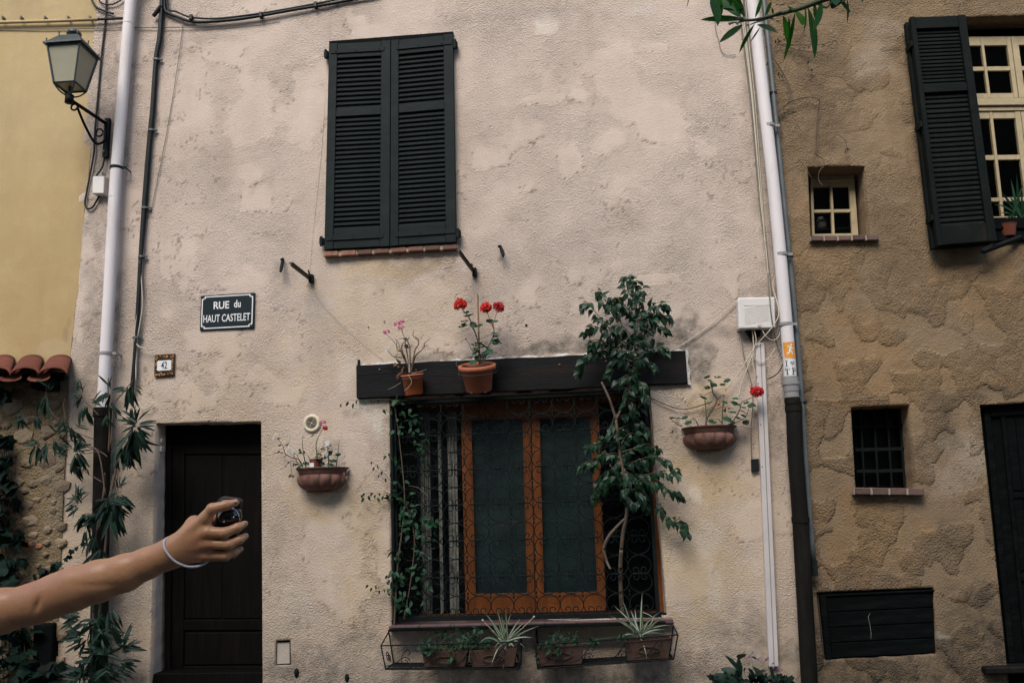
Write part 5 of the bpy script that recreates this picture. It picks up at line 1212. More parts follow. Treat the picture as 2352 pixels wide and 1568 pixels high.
head(t, FL_PK, z6b(480, 695, .16), .05); head(t, FL_PK, z6b(595, 605, .16), .045); head(t, FL_PK, z6b(650, 582, .16), .045); head(t, FL_PK, z6b(640, 645, .16), .05); head(t, FL_WH, z6b(498, 895, .16), .055)
for x, y in [(600, 972), (625, 965), (680, 752), (545, 962), (660, 960)]: ger_leaf(t, z6b(x, y, .15), .035)
for x, y in [(600, 1055), (590, 1190), (622, 1125), (640, 1100), (680, 1080), (675, 850), (690, 1120), (800, 1100), (660, 1020)]: leaf(t, L_DRY, z6b(x, y, .16), rv()+Vector((-.4, -.3, -.5)), rv()+Vector((0, -1, 0)), random.uniform(.05, .075), 1.4, 'dry_leaf')
for pts in [[(730, 1150), (735, 1050), (745, 1150)], [(735, 1145), (728, 950)], [(640, 1260), (560, 1310), (490, 1338)], [(770, 1150), (840, 1145), (930, 1110)], [(720, 1170), (760, 1250), (720, 1320), (680, 1350)], [(760, 1160), (880, 1135)]]:
    g = G(); stem(g, [z6b(x, y, .235 if y > 1150 else .17) for x, y in pts], .0016, .001, 4); g.build('straw', M_CREAM, t)
# left wall planter plants
def z8p(x, y, d=.11): return P(*z8(x, y), d)
t = thing('geranium', z8p(640, 960), 'straggly white and pink geranium in the left wall planter', 'plant')
for pts, r, m in [([(808, 850), (800, 700), (795, 620), (830, 515), (900, 385)], .005, M_STEMG), ([(645, 965), (615, 800), (600, 700), (590, 555)], .005, M_STEMB), ([(600, 960), (540, 850), (450, 830), (345, 770), (318, 690), (300, 640), (225, 545)], .005, M_STEMB), ([(345, 770), (335, 850), (330, 920)], .0015, M_STEMB), ([(540, 900), (430, 870), (425, 960), (440, 1060)], .003, M_STEMB), ([(720, 960), (680, 800), (630, 780)], .003, M_STEMB), ([(980, 970), (975, 800), (960, 650)], .006, M_STEMG), ([(1090, 965), (1115, 760), (1135, 572)], .004, M_STEMG), ([(900, 960), (860, 800), (790, 700), (770, 680)], .003, M_STEMB), ([(520, 900), (480, 820), (430, 770), (400, 740)], .003, M_STEMG), ([(560, 900), (530, 830), (500, 770)], .003, M_STEMG)]:
    g = G(); stem(g, [z8p(x, y, .11+.05*(y < 900)) for x, y in pts], r, r*.45); g.build('stem', m, t)
head(t, FL_PK, z8p(890, 315, .16), .052); head(t, FL_CR, z8p(930, 390, .16), .04, name='faded_flower')
for x, y, s in [(200, 520, .05), (590, 520, .035), (390, 720, .05), (500, 745, .055), (450, 760, .04), (955, 625, .06), (930, 775, .045), (880, 665, .03)]: head(t, FL_WH, z8p(x, y, .17), s)
head(t, FL_YE, z8p(435, 1098, .2), .045, name='faded_flower'); head(t, FL_YE, z8p(235, 540, .17), .03, name='faded_flower'); head(t, FL_YE, z8p(840, 775, .17), .035, name='faded_flower'); head(t, FL_YE, z8p(895, 700, .17), .035, name='faded_flower')
for x, y, s in [(770, 485, .04), (620, 900, .06), (600, 930, .05), (840, 805, .045), (900, 830, .05), (940, 810, .05), (1045, 705, .05), (970, 730, .055), (1010, 690, .045), (1120, 765, .06), (1085, 760, .05), (290, 640, .035), (300, 760, .03), (590, 730, .035), (1020, 850, .07), (1010, 900, .06), (930, 900, .05)]: ger_leaf(t, z8p(x, y, .14+random.uniform(-.03, .04)), s)
for x, y in [(255, 720), (400, 890), (480, 925), (460, 900), (325, 945), (545, 690), (620, 720), (1215, 1040), (1270, 1080), (1240, 1100), (330, 640), (560, 970)]: leaf(t, L_DRY, z8p(x, y, .22 if x > 1100 else .15), rv()+Vector((0, -.2, -.9)), rv()+Vector((0, -1, 0)), random.uniform(.028, .045), 1.3, 'dry_leaf')
# right wall planter plant
def z5p(x, y, d=.11): return P(x*.3+1505.3, y*.3+639.7, d)
t = thing('geranium', z5p(430, 1130), 'leggy geranium with one scarlet flower in the right wall planter', 'plant')
for pts, r, m in [([(385, 1130), (400, 1060), (470, 935), (440, 870), (420, 770)], .008, M_STEMB), ([(390, 1120), (386, 1000), (375, 900)], .006, M_STEMG), ([(510, 1120), (515, 1000), (520, 930)], .006, M_STEMB), ([(575, 1115), (640, 1020), (660, 950), (690, 930), (765, 900)], .005, M_STEMB), ([(330, 1130), (310, 1085), (285, 1065)], .006, M_STEMB), ([(205, 1130), (160, 1110), (110, 1065)], .005, M_STEMB), ([(470, 935), (500, 900), (520, 890)], .004, M_STEMB), ([(505, 1100), (480, 1070)], .005, M_STEMB), ([(430, 865), (400, 880), (372, 895)], .003, M_STEMG), ([(600, 1110), (690, 1060), (715, 990)], .004, M_STEMB)]:
    g = G(); stem(g, [z5p(x, y, .12) for x, y in pts], r, r*.5); g.build('stem', m, t)
for x, y in [(420, 742), (395, 772), (470, 755), (525, 772), (370, 842), (335, 880), (378, 908), (450, 822), (490, 810), (572, 950), (540, 940), (590, 955), (640, 915), (690, 940), (725, 945), (700, 965), (670, 1010), (640, 1055), (610, 1010), (155, 1058), (105, 1070), (200, 1058), (235, 1088), (460, 1092), (600, 1090), (560, 1105), (690, 1042), (650, 980), (415, 800), (690, 1075), (575, 1060)]: ger_leaf(t, z5p(x, y, .12+random.uniform(-.05, .07)), random.uniform(.05, .078), Vector((random.gauss(0, .35), -.5+random.gauss(0, .3), 1)))
for x, y in [(520, 890), (540, 985), (530, 1020), (555, 1000), (430, 840), (135, 1162), (525, 960), (690, 1095), (410, 820)]: leaf(t, L_DRY, z5p(x, y, .14), rv()+Vector((0, -.2, -.6)), rv()+Vector((0, -1, 0)), .03, 1.3, 'dry_leaf')
head(t, FL_CR, z5p(778, 868, .17), .098); head(t, FL_CR, z5p(485, 965, .16), .02, name='bud')

# window-box baskets
def basket(ftl, ftr, fbl, fbr, zback, label):
    D = .30; A, B, C_, D_ = P(*ftl, D), P(*ftr, D), P(*fbl, D), P(*fbr, D)
    t = thing('plant_basket', (A+B)/2, label, 'plant basket', 'wire baskets under the grilled window')
    def bk_(p, z=None): return Vector((p.x, -.02, p.z if z is None else z))
    a2, b2, c2, d2 = bk_(A, zback), bk_(B, zback), bk_(C_), bk_(D_)
    g = G()
    for s in ([A, B], [C_, D_], [A, C_], [B, D_], [C_, c2], [D_, d2], [c2, d2], [a2, c2], [b2, d2], [A, a2], [B, b2]): g.tube(s, .0055, 6)
    fr = g.build('frame', M_IRON, t)
    g = G()
    for k in range(1, 5): s = k/5; g.tube([C_.lerp(c2, s), D_.lerp(d2, s)], .004, 5)
    for k in range(1, 6): s = k/6; g.tube([C_.lerp(D_, s)+Vector((0, 0, -.004)), c2.lerp(d2, s)+Vector((0, 0, -.004))], .004, 5)
    g.build('floor_grid', M_IRON, t)
    def sc(p0, ux_, uz_, r, flip, nm='curl'):
        g = G(); pts = []
        for k in range(22):
            a = 4.6*math.pi*k/21*.55; rr = r*(1-.035*k); pts.append(p0+ux_*(rr*math.cos(a)*flip)+uz_*(rr*math.sin(a)))
        g.tube(pts, .0035, 5); return g.build(nm, M_IRON, t)
    ux_ = (B-A).normalized(); uz_ = (A-C_).normalized(); H_ = (A-C_).length; L_ = (B-A).length
    for f in (.14, .36, .62, .86):
        m_ = C_.lerp(D_, f)+uz_*H_*.42; g = G()
        g.tube(spline([m_-ux_*.22*L_*.6+uz_*(-H_*.28), m_-ux_*.04-uz_*.02, m_+ux_*.03+uz_*H_*.30, m_+ux_*.055+uz_*H_*.42, m_+ux_*.07+uz_*H_*.25, m_+ux_*.05+uz_*H_*.18], 6), .0035, 5); g.build('curl', M_IRON, t)
        sc(m_+ux_*.02-uz_*H_*.1, ux_, uz_, H_*.22, 1 if f < .5 else -1)
    yv = Vector((0, 1, 0))
    for p in (C_.lerp(c2, .5)+uz_*H_*.4, D_.lerp(d2, .5)+uz_*H_*.4): sc(p, yv, uz_, H_*.25, 1); sc(p+yv*.05-uz_*.02, yv, uz_, H_*.2, -1)
    return t
zb_ = P(890, 1449, .0).z
basket((875, 1482), (1193, 1473), (886, 1536), (1191, 1536), zb_, 'left black wire basket under the window holding two troughs')
basket((1229.5, 1481), (1557, 1457), (1235, 1535), (1547, 1513), zb_-.01, 'right black wire basket under the window, slanting up to the right')
def trough(tl, tr, br, bl, label):
    a, b, c, d = [P(*p, .275) for p in (tl, tr, br, bl)]; back = Vector((0, .17, 0)); t = thing('plant_trough', (c+d)/2, label, 'plant trough', 'brown troughs in the window baskets')
    th = .012; g = G(); ins = Vector((th, th, 0)); ins2 = Vector((-th, th, 0)); ib = Vector((th, -th, 0)); ib2 = Vector((-th, -th, 0))
    ob = [d+Vector((.0, .015, 0)), c+Vector((0, .015, 0)), c+back*.9, d+back*.9]; ot = [a, b, b+back, a+back]; it = [a+ins, b+ins2, b+back+ib2, a+back+ib]; il = [p-Vector((0, 0, .035)) for p in it]
    vs = ob+ot+it+il; fs = [(3, 2, 1, 0)]
    for L in (0, 4, 8):
        for k in range(4): fs.append((L+k, L+(k+1) % 4, L+4+(k+1) % 4, L+4+k))
    g.add(vs, fs); g.build('trough', M_TROUGH, t, bevel=.003)
    g = G(); g.add([p+Vector((0, 0, .006)) for p in il], [(0, 1, 2, 3)]); g.build('soil', M_SOIL, t)
    g = G(); m_ = (a+b+c+d)/4+Vector((0, .001, 0)); w = (b-a).length
    g.tube([m_+Vector((w*.22*math.cos(k*.35), -.004+.008*0, .022*math.sin(k*.35))) for k in range(19)], .004, 4); g.build('moulding', M_TROUGH, t)
    return t
trough((969, 1497), (1073, 1494), (1068, 1532), (975, 1533), 'brown trough with leafy trailing plant, left in the left basket')
trough((1077, 1493), (1188, 1488), (1180, 1531), (1084, 1533), 'brown trough with a spider plant, right in the left basket')
trough((1233, 1487), (1340, 1480), (1337, 1525), (1240, 1530), 'brown trough with low greenery, left in the right basket')
trough((1435, 1473), (1543, 1464), (1536, 1512), (1441, 1518), 'brown trough with a spider plant, right in the right basket')
def bushy(t, regions, n, meshes, s0, s1, d0, d1, hang=.2, name='leaf'):
    for _ in range(n):
        x, y, rx, ry = random.choice(regions); a = random.random()*6.283; r = math.sqrt(random.random())
        p = P(x+rx*r*math.cos(a), y+ry*r*math.sin(a), random.uniform(d0, d1))
        leaf(t, meshes, p, rv()+Vector((0, -.5, .1-hang)), rv(.5)+Vector((0, -.7, .8)), random.uniform(s0, s1), random.uniform(.9, 1.3), name)
def twigs(t, base, regions, n, r, m, d, name='stem'):
    for _ in range(n):
        x, y, rx, ry = random.choice(regions); e = P(x+random.uniform(-rx, rx)*.7, y+random.uniform(-ry, ry)*.8, random.uniform(*d)); b = P(*base[random.randrange(len(base))], sum(d)/2)
        g = G(); stem(g, [b, b.lerp(e, .5)+Vector((random.gauss(0, .015), random.gauss(0, .01), .02)), e], r, r*.5, 4, 4); g.build(name, m, t)
t = thing('trailing_plant', P(1020, 1490, .2), 'leafy green trailing plant in the leftmost window trough', 'plant')
reg = [(1000, 1474, 30, 22), (1050, 1462, 26, 26), (1052, 1478, 30, 18), (1092, 1456, 9, 20), (1110, 1480, 22, 14), (973, 1480, 12, 18), (1040, 1506, 10, 14), (985, 1492, 10, 8), (1075, 1474, 26, 12)]
bushy(t, reg, 210, L_VIN, .030, .052, .13, .32); twigs(t, [(990, 1495), (1020, 1495), (1050, 1495)], reg, 14, .003, M_STEMG, (.18, .28))
t = thing('trailing_plant', P(1290, 1480, .2), 'low dark greenery spilling from the left trough of the right basket', 'plant')
reg = [(1290, 1462, 18, 18), (1275, 1470, 30, 12), (1320, 1466, 8, 14), (1250, 1480, 18, 10), (1300, 1490, 30, 8), (1240, 1500, 8, 16), (1262, 1495, 8, 10), (1365, 1474, 14, 6), (1430, 1462, 12, 10)]
bushy(t, reg, 170, L_VIN, .026, .046, .13, .32); twigs(t, [(1260, 1490), (1300, 1488)], reg, 12, .003, M_STEMG, (.18, .28))
def blade(par, b, tip, arch, w, m=None, name='leaf', n=9, m2=None):
    """long arching leaf with a pale middle stripe"""
    b = Vector(b); tip = Vector(tip); mid = b.lerp(tip, .55)+arch; side = (tip-b).cross(Vector((random.gauss(0, .2), -1, .3))).normalized()
    vs = []; fs = []; mi = []
    for i in range(n+1):
        s = i/n; p = b*(1-s)**2+mid*2*s*(1-s)+tip*s*s; ww = w*(.55+1.1*s*(1-s)*2)*(1-s**3) if i < n else w*.05
        for k in (-1, -.32, .32, 1): vs.append(p+side*ww*k+Vector((0, -.18*abs(k)*ww, .35*abs(k)*ww)))
    for i in range(n):
        for k in range(3): fs.append((i*4+k, i*4+k+1, i*4+k+5, i*4+k+4)); mi.append(1 if k == 1 else 0)
    g = G(); g.v = vs; g.f = fs; g.m = mi
    return g.build(name, [m or M_SPID, m2 or M_SPIDW], par, smooth=True)
def spider(base, tips, conv, label, d=.22):
    b0 = P(*conv(*base), d); t = thing('spider_plant', b0, label, 'plant', 'spider plants in the window baskets')
    for i, (x, y) in enumerate(tips):
        e = P(*conv(x, y), d+random.uniform(-.10, .14)); up = .10 if y < base[1] else .26
        blade(t, b0+Vector((random.gauss(0, .015), random.gauss(0, .02), random.uniform(-.02, .01))), e, Vector((0, 0, (e-b0).length*up*(1 if y < base[1]-100 else 1.6))), random.uniform(.0055, .0085))
    return t
z3c = lambda x, y: (x*.24424+846.7, y*.24424+1185.4); z4c = lambda x, y: (x*.22022+1185.4, y*.22022+1223)
t = spider((1280, 1185), [(1205, 870), (1285, 855), (1092, 905), (1600, 1030), (1545, 1140), (1475, 1240), (1265, 1455), (1155, 1400), (1085, 1135), (1040, 1190), (1312, 1300), (1368, 1230), (1425, 960), (1340, 905), (1220, 1000), (1480, 985), (1130, 1060), (1180, 1240), (1420, 1110), (1250, 930), (1500, 1080), (1390, 1040), (1200, 1130), (1160, 1010)], z3c, 'spider plant trailing long leaves in the left window basket')
for tip in ((1555, 942), (1072, 975)):
    g = G(); b = P(*z3c(1290, 1170), .22); e = P(*z3c(*tip), .27); stem(g, [b, b.lerp(e, .5)+Vector((0, 0, -.01)), e], .003, .002); g.sphere(e, .008, 6); g.build('flower_stalk', M_CREAM, t)
t = spider((1290, 1065), [(1030, 770), (965, 862), (1105, 690), (1315, 625), (1240, 790), (1510, 820), (1545, 880), (1320, 835), (1190, 800), (1345, 1290), (1366, 1316), (1560, 1012), (1555, 1060), (1055, 1130), (1415, 1060), (1130, 930), (1060, 920), (1450, 960), (1380, 1000), (1225, 900), (1610, 960), (1400, 900)], z4c, 'spider plant with upright leaves in the right window basket')
g = G(); b = P(*z4c(1300, 1060), .22); e = P(*z4c(1430, 900), .25); stem(g, [b, e, P(*z4c(1322, 826), .25)], .003, .002); g.build('flower_stalk', M_CREAM, t)

# ---- ficus in front of the window
def z7p(x, y, d=.22): return P(x*.22797+1260.7, y*.22797+602.1, d)
def z2p(x, y, d=.16): return P(x*.24006+1223, y*.24006+884.4, d)
fic = thing('ficus_tree', P(1430, 1440, .12), 'glossy ficus tree growing up the grilled window past the beam', 'tree')
FS = []                                            # twigs that carry leaves: world polylines
def tw(pts, f, r0, r1, ds=None, m=M_STEMP, carry=True, nm='branch'):
    pl = [f(x, y, ds[i] if ds else random.uniform(.16, .30)) if True else 0 for i, (x, y) in enumerate(pts)]
    g = G(); stem(g, pl, r0, r1, 6, 5); g.build(nm, m, fic, smooth=True)
    if carry: FS.append(spline(pl, 6))
tw([(850, 1568), (870, 1380), (895, 1270), (905, 1130), (880, 900), (830, 620), (815, 480), (800, 330)], z2p,   .015, .011, [.03, .08, .11, .13, .15, .16, .16, .16], carry=False, nm='trunk')
tw([(680, 1568), (720, 1460), (800, 1360), (880, 1280)], z2p, .013, .010, [.04, .08, .10, .11], carry=False, nm='trunk')
g = G(); stem(g, [z2p(850, 1568, .03), P(1425, 1330, -.06), P(1432, 1445, -.10)], .015, .019, 7); stem(g, [z2p(680, 1568, .04), P(1394, 1290, .02), P(1402, 1306, .06)], .012, .008, 7); g.build('trunk', M_STEMP, fic, smooth=True)
tw([(800, 330), (760, 200), (735, 130), (690, 30), (660, -30)], z2p, .011, .009, [.16, .18, .2, .2, .2], carry=False, nm='trunk')
tw([(800, 330), (850, 230), (890, 150), (940, 60)], z2p, .010, .009, [.16, .18, .2, .22], carry=False, nm='trunk')
tw([(760, 1440), (800, 1330), (835, 1160), (850, 1080), (865, 900), (870, 780), (895, 620), (915, 480), (890, 330), (850, 220), (800, 140)], z7p, .009, .0025, [.22]*11)
for pts in [[(870, 780), (760, 660), (660, 560), (600, 440), (540, 360), (490, 280)], [(640, 740), (590, 640), (520, 560), (440, 470), (370, 400), (330, 430)], [(840, 850), (720, 780), (600, 720), (460, 640), (370, 700)], [(800, 880), (680, 830), (560, 800), (460, 780), (430, 820)], [(890, 640), (950, 540), (1010, 470), (1100, 410), (1190, 440)], [(915, 560), (1020, 520), (1120, 520), (1220, 560)], [(890, 740), (980, 680), (1060, 640), (1160, 670)], [(850, 900), (960, 900), (1060, 850), (1180, 880)], [(870, 560), (790, 470), (720, 400), (690, 340)], [(880, 480), (900, 340), (930, 240), (880, 180)], [(880, 420), (820, 330), (790, 240), (780, 150)], [(830, 900), (700, 880), (580, 870), (440, 900), (360, 960), (300, 1080)], [(840, 1000), (730, 960), (650, 1000), (600, 1120)], [(850, 980), (930, 960), (1000, 1000), (1050, 1040)], [(840, 1120), (760, 1150), (680, 1200)], [(845, 1100), (900, 1180), (950, 1260), (960, 1380)], [(660, 560), (640, 480), (670, 400), (620, 350)], [(920, 600), (1000, 580), (1060, 560)], [(780, 820), (700, 760), (660, 680)], [(880, 820), (1000, 780), (1030, 760)]]:
    tw(pts, z7p, .0045, .0014, m=M_STEMB)
for pts in [[(840, 300), (940, 260), (1040, 200), (1070, 90)], [(820, 420), (920, 380), (1040, 340), (1100, 440)], [(820, 560), (700, 540), (600, 560), (520, 600)], [(830, 640), (720, 660), (600, 700), (500, 740), (460, 770)], [(840, 700), (760, 800), (680, 850), (600, 920)], [(850, 640), (980, 600), (1100, 560), (1190, 600)], [(860, 760), (1000, 720), (1130, 680), (1260, 700), (1340, 780), (1390, 860)], [(870, 820), (1000, 860), (1120, 850), (1220, 820), (1300, 850)], [(880, 900), (960, 920), (1060, 900), (1180, 940)], [(880, 860), (780, 940), (690, 960), (640, 1040)], [(890, 980), (980, 1000), (1050, 1060), (1100, 1180)], [(1180, 900), (1240, 940), (1290, 990), (1350, 1010), (1420, 1060)], [(900, 960), (900, 1040), (960, 1120)], [(800, 760), (700, 900), (620, 1000), (580, 1080)], [(820, 480), (740, 460), (690, 500)], [(850, 560), (900, 480), (960, 460), (1000, 500)], [(870, 90), (960, 80), (1040, 60), (1080, 130)], [(900, 60), (880, 160), (840, 230), (800, 300)], [(780, 300), (760, 380), (740, 420)], [(800, 420), (830, 520), (860, 600), (880, 680)], [(840, 700), (860, 800), (900, 880), (900, 960)], [(880, 960), (870, 1040), (900, 1100)], [(960, 340), (1000, 420), (1040, 520)], [(700, 620), (640, 700), (560, 760)], [(1020, 700), (1060, 780), (1000, 860)], [(740, 760), (800, 860), (760, 920)], [(920, 120), (960, 200), (930, 300)], [(1000, 940), (1060, 1040), (1000, 1120)]]:
    tw(pts, z2p, .0045, .0014, m=M_STEMB, ds=[random.uniform(.08, .26) for _ in pts])
for pts in [[(1180, 1105), (1240, 1200), (1300, 1280), (1400, 1340), (1480, 1420)], [(1340, 1310), (1400, 1280), (1450, 1310)]]: tw(pts, z2p, .003, .0012, m=M_STEMB, ds=[.10+.02*i for i in range(len(pts))])
LP = []
for pl in FS:
    N = len(pl); s = 0; i = 0; step = .030; acc = random.random()*step; side = 1
    for i in range(1, N):
        seg = pl[i]-pl[i-1]; acc += seg.length
        while acc > step: acc -= step; side = -side; LP.append((pl[i]-seg*(acc/max(seg.length, 1e-6)), seg.normalized(), side))
    LP.append((pl[-1], (pl[-1]-pl[-2]).normalized(), 0))
random.shuffle(LP)
LPX = []
for p, ax, sd_ in LP:
    for rep in range(2 if random.random() < .78 else 1): LPX.append((p, ax, sd_ if rep == 0 else -sd_))
def fic_M(p, ax, sd_):
    out = ax.cross(Vector((0, -1, 0)))*sd_
    d = ax*.45+out*.55+Vector((random.gauss(0, .25), -.25+random.gauss(0, .25), -.75+random.gauss(0, .25))); n_ = Vector((random.gauss(0, .35), -.9, .55+random.gauss(0, .3)))
    return orient(p+d.normalized()*.012, d, n_, random.uniform(.048, .080)*(1.14 if p.z > 2.5 else 1), random.uniform(.95, 1.3))
LPX.sort(key=lambda q: q[0].y)                   # nearest first: these become parts
for q in LPX[:296]: inst(random.choice(L_FIC), 'leaf', fic, fic_M(*q))
rest = LPX[296:]
if rest:
    g = G()
    for q in rest:
        M = fic_M(*q); me = random.choice(L_FIC); g.add([M@v.co for v in me.vertices], [tuple(p.vertices) for p in me.polygons])
    o = g.build('leaf', M_FICUS, fic, smooth=True); o['kind'] = 'stuff'
pc = P(1428, 1432, -.10); g = G(); pc.z = P(1428, 1431, -.1).z+.0

# ---- creeper on the left of the grille
vn = thing('creeper', P(905, 1430, .0), 'leafy creeper climbing the left edge of the window grille', 'climbing plant')
reg = [(915, 960, 14, 40), (918, 1060, 14, 60), (930, 1150, 26, 30), (925, 1200, 22, 50), (940, 1220, 20, 40), (922, 1290, 20, 50), (915, 1350, 20, 40), (938, 1180, 20, 30), (905, 1330, 10, 26), (955, 1270, 14, 50), (912, 920, 14, 8), (945, 1340, 26, 40), (925, 1385, 22, 16), (900, 1135, 14, 10), (975, 1290, 22, 100), (965, 1010, 18, 60), (985, 1210, 22, 30), (950, 960, 16, 30)]
for pts, r in [([(905, 1435), (912, 1300), (925, 1220), (930, 1140), (915, 1000), (905, 925)], .007), ([(930, 1420), (945, 1320), (952, 1230), (935, 1160)], .006), ([(905, 918), (870, 916), (840, 919), (815, 918), (785, 922)], .002), ([(900, 1110), (880, 1085), (862, 1068), (852, 1058)], .002), ([(905, 1140), (870, 1134), (845, 1132), (826, 1138)], .002), ([(905, 1362), (880, 1353), (862, 1346), (846, 1342)], .002), ([(900, 950), (888, 940), (878, 938)], .0015), ([(900, 1050), (892, 1042)], .0015), ([(985, 1140), (960, 1120), (940, 1115)], .004)]:
    g = G(); stem(g, [P(x+random.uniform(-2, 2), y, .035 if r > .003 else .05) for x, y in pts], r, r*.5); g.build('stem', M_STEMB, vn)
bushy(vn, reg, 256, L_VIN, .042, .072, .005, .09, .5)
for x, y in [(870, 916), (850, 918), (838, 918), (820, 919), (800, 922), (788, 924), (782, 928), (812, 926), (888, 936), (880, 940), (896, 944), (893, 1040), (888, 1046), (896, 1050), (853, 1059), (860, 1072), (868, 1066), (878, 1082), (886, 1098), (872, 1090), (896, 1086), (830, 1136), (838, 1132), (846, 1138), (855, 1130), (862, 1136), (872, 1131), (880, 1138), (888, 1134), (836, 1142), (850, 1140), (868, 1142), (846, 1342), (854, 1348), (862, 1344), (872, 1354), (882, 1352), (892, 1360), (890, 1320), (893, 1330), (888, 1335)]:
    leaf(vn, L_VIN, P(x, y, .05), Vector((random.gauss(0, .5), -.2, -1)), rv(.5)+Vector((0, -1, .3)), random.uniform(.03, .048), 1.1)

# ---- oleander on the left
ol = thing('oleander', P(240, 1568, .3)*1.0, 'tall oleander with drooping narrow leaves around the left drainpipe', 'shrub')
def y2(x, y, d=.30): return P(x*.25196, y*.25196+771.5, d)
def y3(x, y, d=.34): return P(x*.30415, y*.30415+1091.3, d)
base = P(228, 1620, .25); base.z = .0
for pts, r in [([(730, 1500), (760, 900), (800, 500), (830, 160), (860, 0)], .012), ([(720, 1400), (700, 900), (720, 500), (780, 150), (790, -20)], .010)]:
    g = G(); stem(g, [base]+[y3(x, y, .24) for x, y in pts], r, r*.7, 7); g.build('stem', M_STEMB, ol, smooth=True)
for pts, r in [([(1000, 1480), (1050, 1250), (1100, 1000), (1200, 850), (1240, 780)], .009), ([(960, 1450), (920, 1150), (880, 1040), (820, 1020), (740, 960), (640, 860), (590, 780)], .007), ([(900, 1040), (700, 950), (560, 970), (420, 980), (320, 990)], .005), ([(860, 940), (700, 880), (640, 840)], .005), ([(980, 1100), (900, 1050), (760, 1070), (600, 1000), (430, 1000)], .004), ([(930, 1330), (800, 1250), (680, 1180), (580, 1160)], .004), ([(990, 1060), (1000, 800), (990, 600), (985, 440), (990, 380)], .007), ([(1010, 1000), (1040, 640), (1120, 520), (1190, 430), (1220, 400)], .006), ([(900, 720), (820, 640), (750, 560), (730, 470)], .004), ([(600, 780), (580, 640), (590, 580)], .003), ([(540, 760), (470, 700), (420, 560), (430, 460)], .004), ([(480, 740), (340, 740), (200, 745)], .003), ([(1080, 1140), (1060, 1350), (1000, 1500), (960, 1560)], .006), ([(740, 1520), (710, 1450), (700, 1420)], .003), ([(1070, 1400), (1100, 1340)], .003)]:
    g = G(); stem(g, [y2(x, y, .26) for x, y in pts], r, r*.55, 6); g.build('branch', M_STEMP if r < .0065 else M_STEMB, ol, smooth=True)
# whorls: (x, y, mean direction in the picture, spread, leaves, length m)
WH = [(430, 480, (0, 1), 1.0, 7, .09), (410, 560, (-.1, -1), .5, 8, .15), (190, 745, (0, -1), .8, 6, .10), (250, 740, (-1, .1), .5, 4, .08), (335, 745, (.2, -1), .7, 5, .10), (730, 500, (0, 1), .7, 6, .085), (740, 560, (-.8, -.3), 1.2, 6, .09), (775, 660, (0, -1), .5, 7, .12), (830, 590, (.6, .1), .8, 4, .09), (985, 470, (-.2, 1), .6, 4, .10), (990, 520, (-.7, -.7), .7, 7, .12), (1010, 600, (.2, -1), .6, 6, .12), (960, 720, (0, -1), .9, 6, .09), (1185, 480, (0, -1), .28, 9, .15), (1150, 480, (-.9, -.2), .5, 4, .11), (1230, 470, (.9, -.4), .5, 2, .08), (1240, 790, (0, 1), .8, 8, .12), (1240, 810, (-1, .1), .6, 5, .13), (1260, 830, (.9, -.4), .7, 6, .14), (1210, 860, (-.5, -1), .45, 10, .22), (1240, 880, (.2, -1), .45, 10, .19), (1110, 1010, (-.2, -1), .6, 8, .15), (590, 780, (-.2, -.8), 1.0, 7, .09), (650, 850, (.3, -1), .6, 6, .12), (700, 830, (.9, .2), .6, 4, .08), (370, 990, (-.9, .3), .6, 5, .10), (430, 990, (-.1, -1), .5, 7, .14), (330, 1010, (-.1, -1), .45, 6, .13), (500, 970, (.4, -1), .6, 6, .11), (520, 880, (.1, .7), 1.2, 6, .09), (680, 1040, (.9, 0), 1.4, 10, .11), (640, 1030, (-.9, .1), .9, 7, .11), (680, 1090, (-.1, -1), .4, 7, .18), (710, 1080, (.5, -1), .4, 4, .13), (600, 1090, (-1, .1), .5, 4, .09), (770, 1200, (0, -1), .8, 3, .07), (700, 1460, (.1, 1), .7, 8, .09), (700, 1500, (-.9, -.1), .6, 4, .11), (1095, 1370, (.3, 1), .7, 6, .08), (1000, 1490, (-.6, -.5), .6, 8, .15), (1080, 1470, (.7, -.6), .6, 7, .14), (1020, 1520, (0, -1), .6, 8, .15), (1200, 1010, (-.1, -1), .35, 8, .16)]
for x, y, dr, sp, n, L in WH:
    for k in range(int(n*1.35+.5)):
        a = math.atan2(dr[1], dr[0])+random.uniform(-sp, sp); d = CR*math.cos(a)+CU*math.sin(a)+CF*random.uniform(-.6, .25)
        leaf(ol, L_OLE, y2(x+random.uniform(-24, 24), y+random.uniform(-26, 26), .27+random.uniform(-.03, .08)), d, Vector((random.gauss(0, .5), -1, .5+random.gauss(0, .4))), L*random.uniform(.8, 1.3), random.uniform(.58, .92))
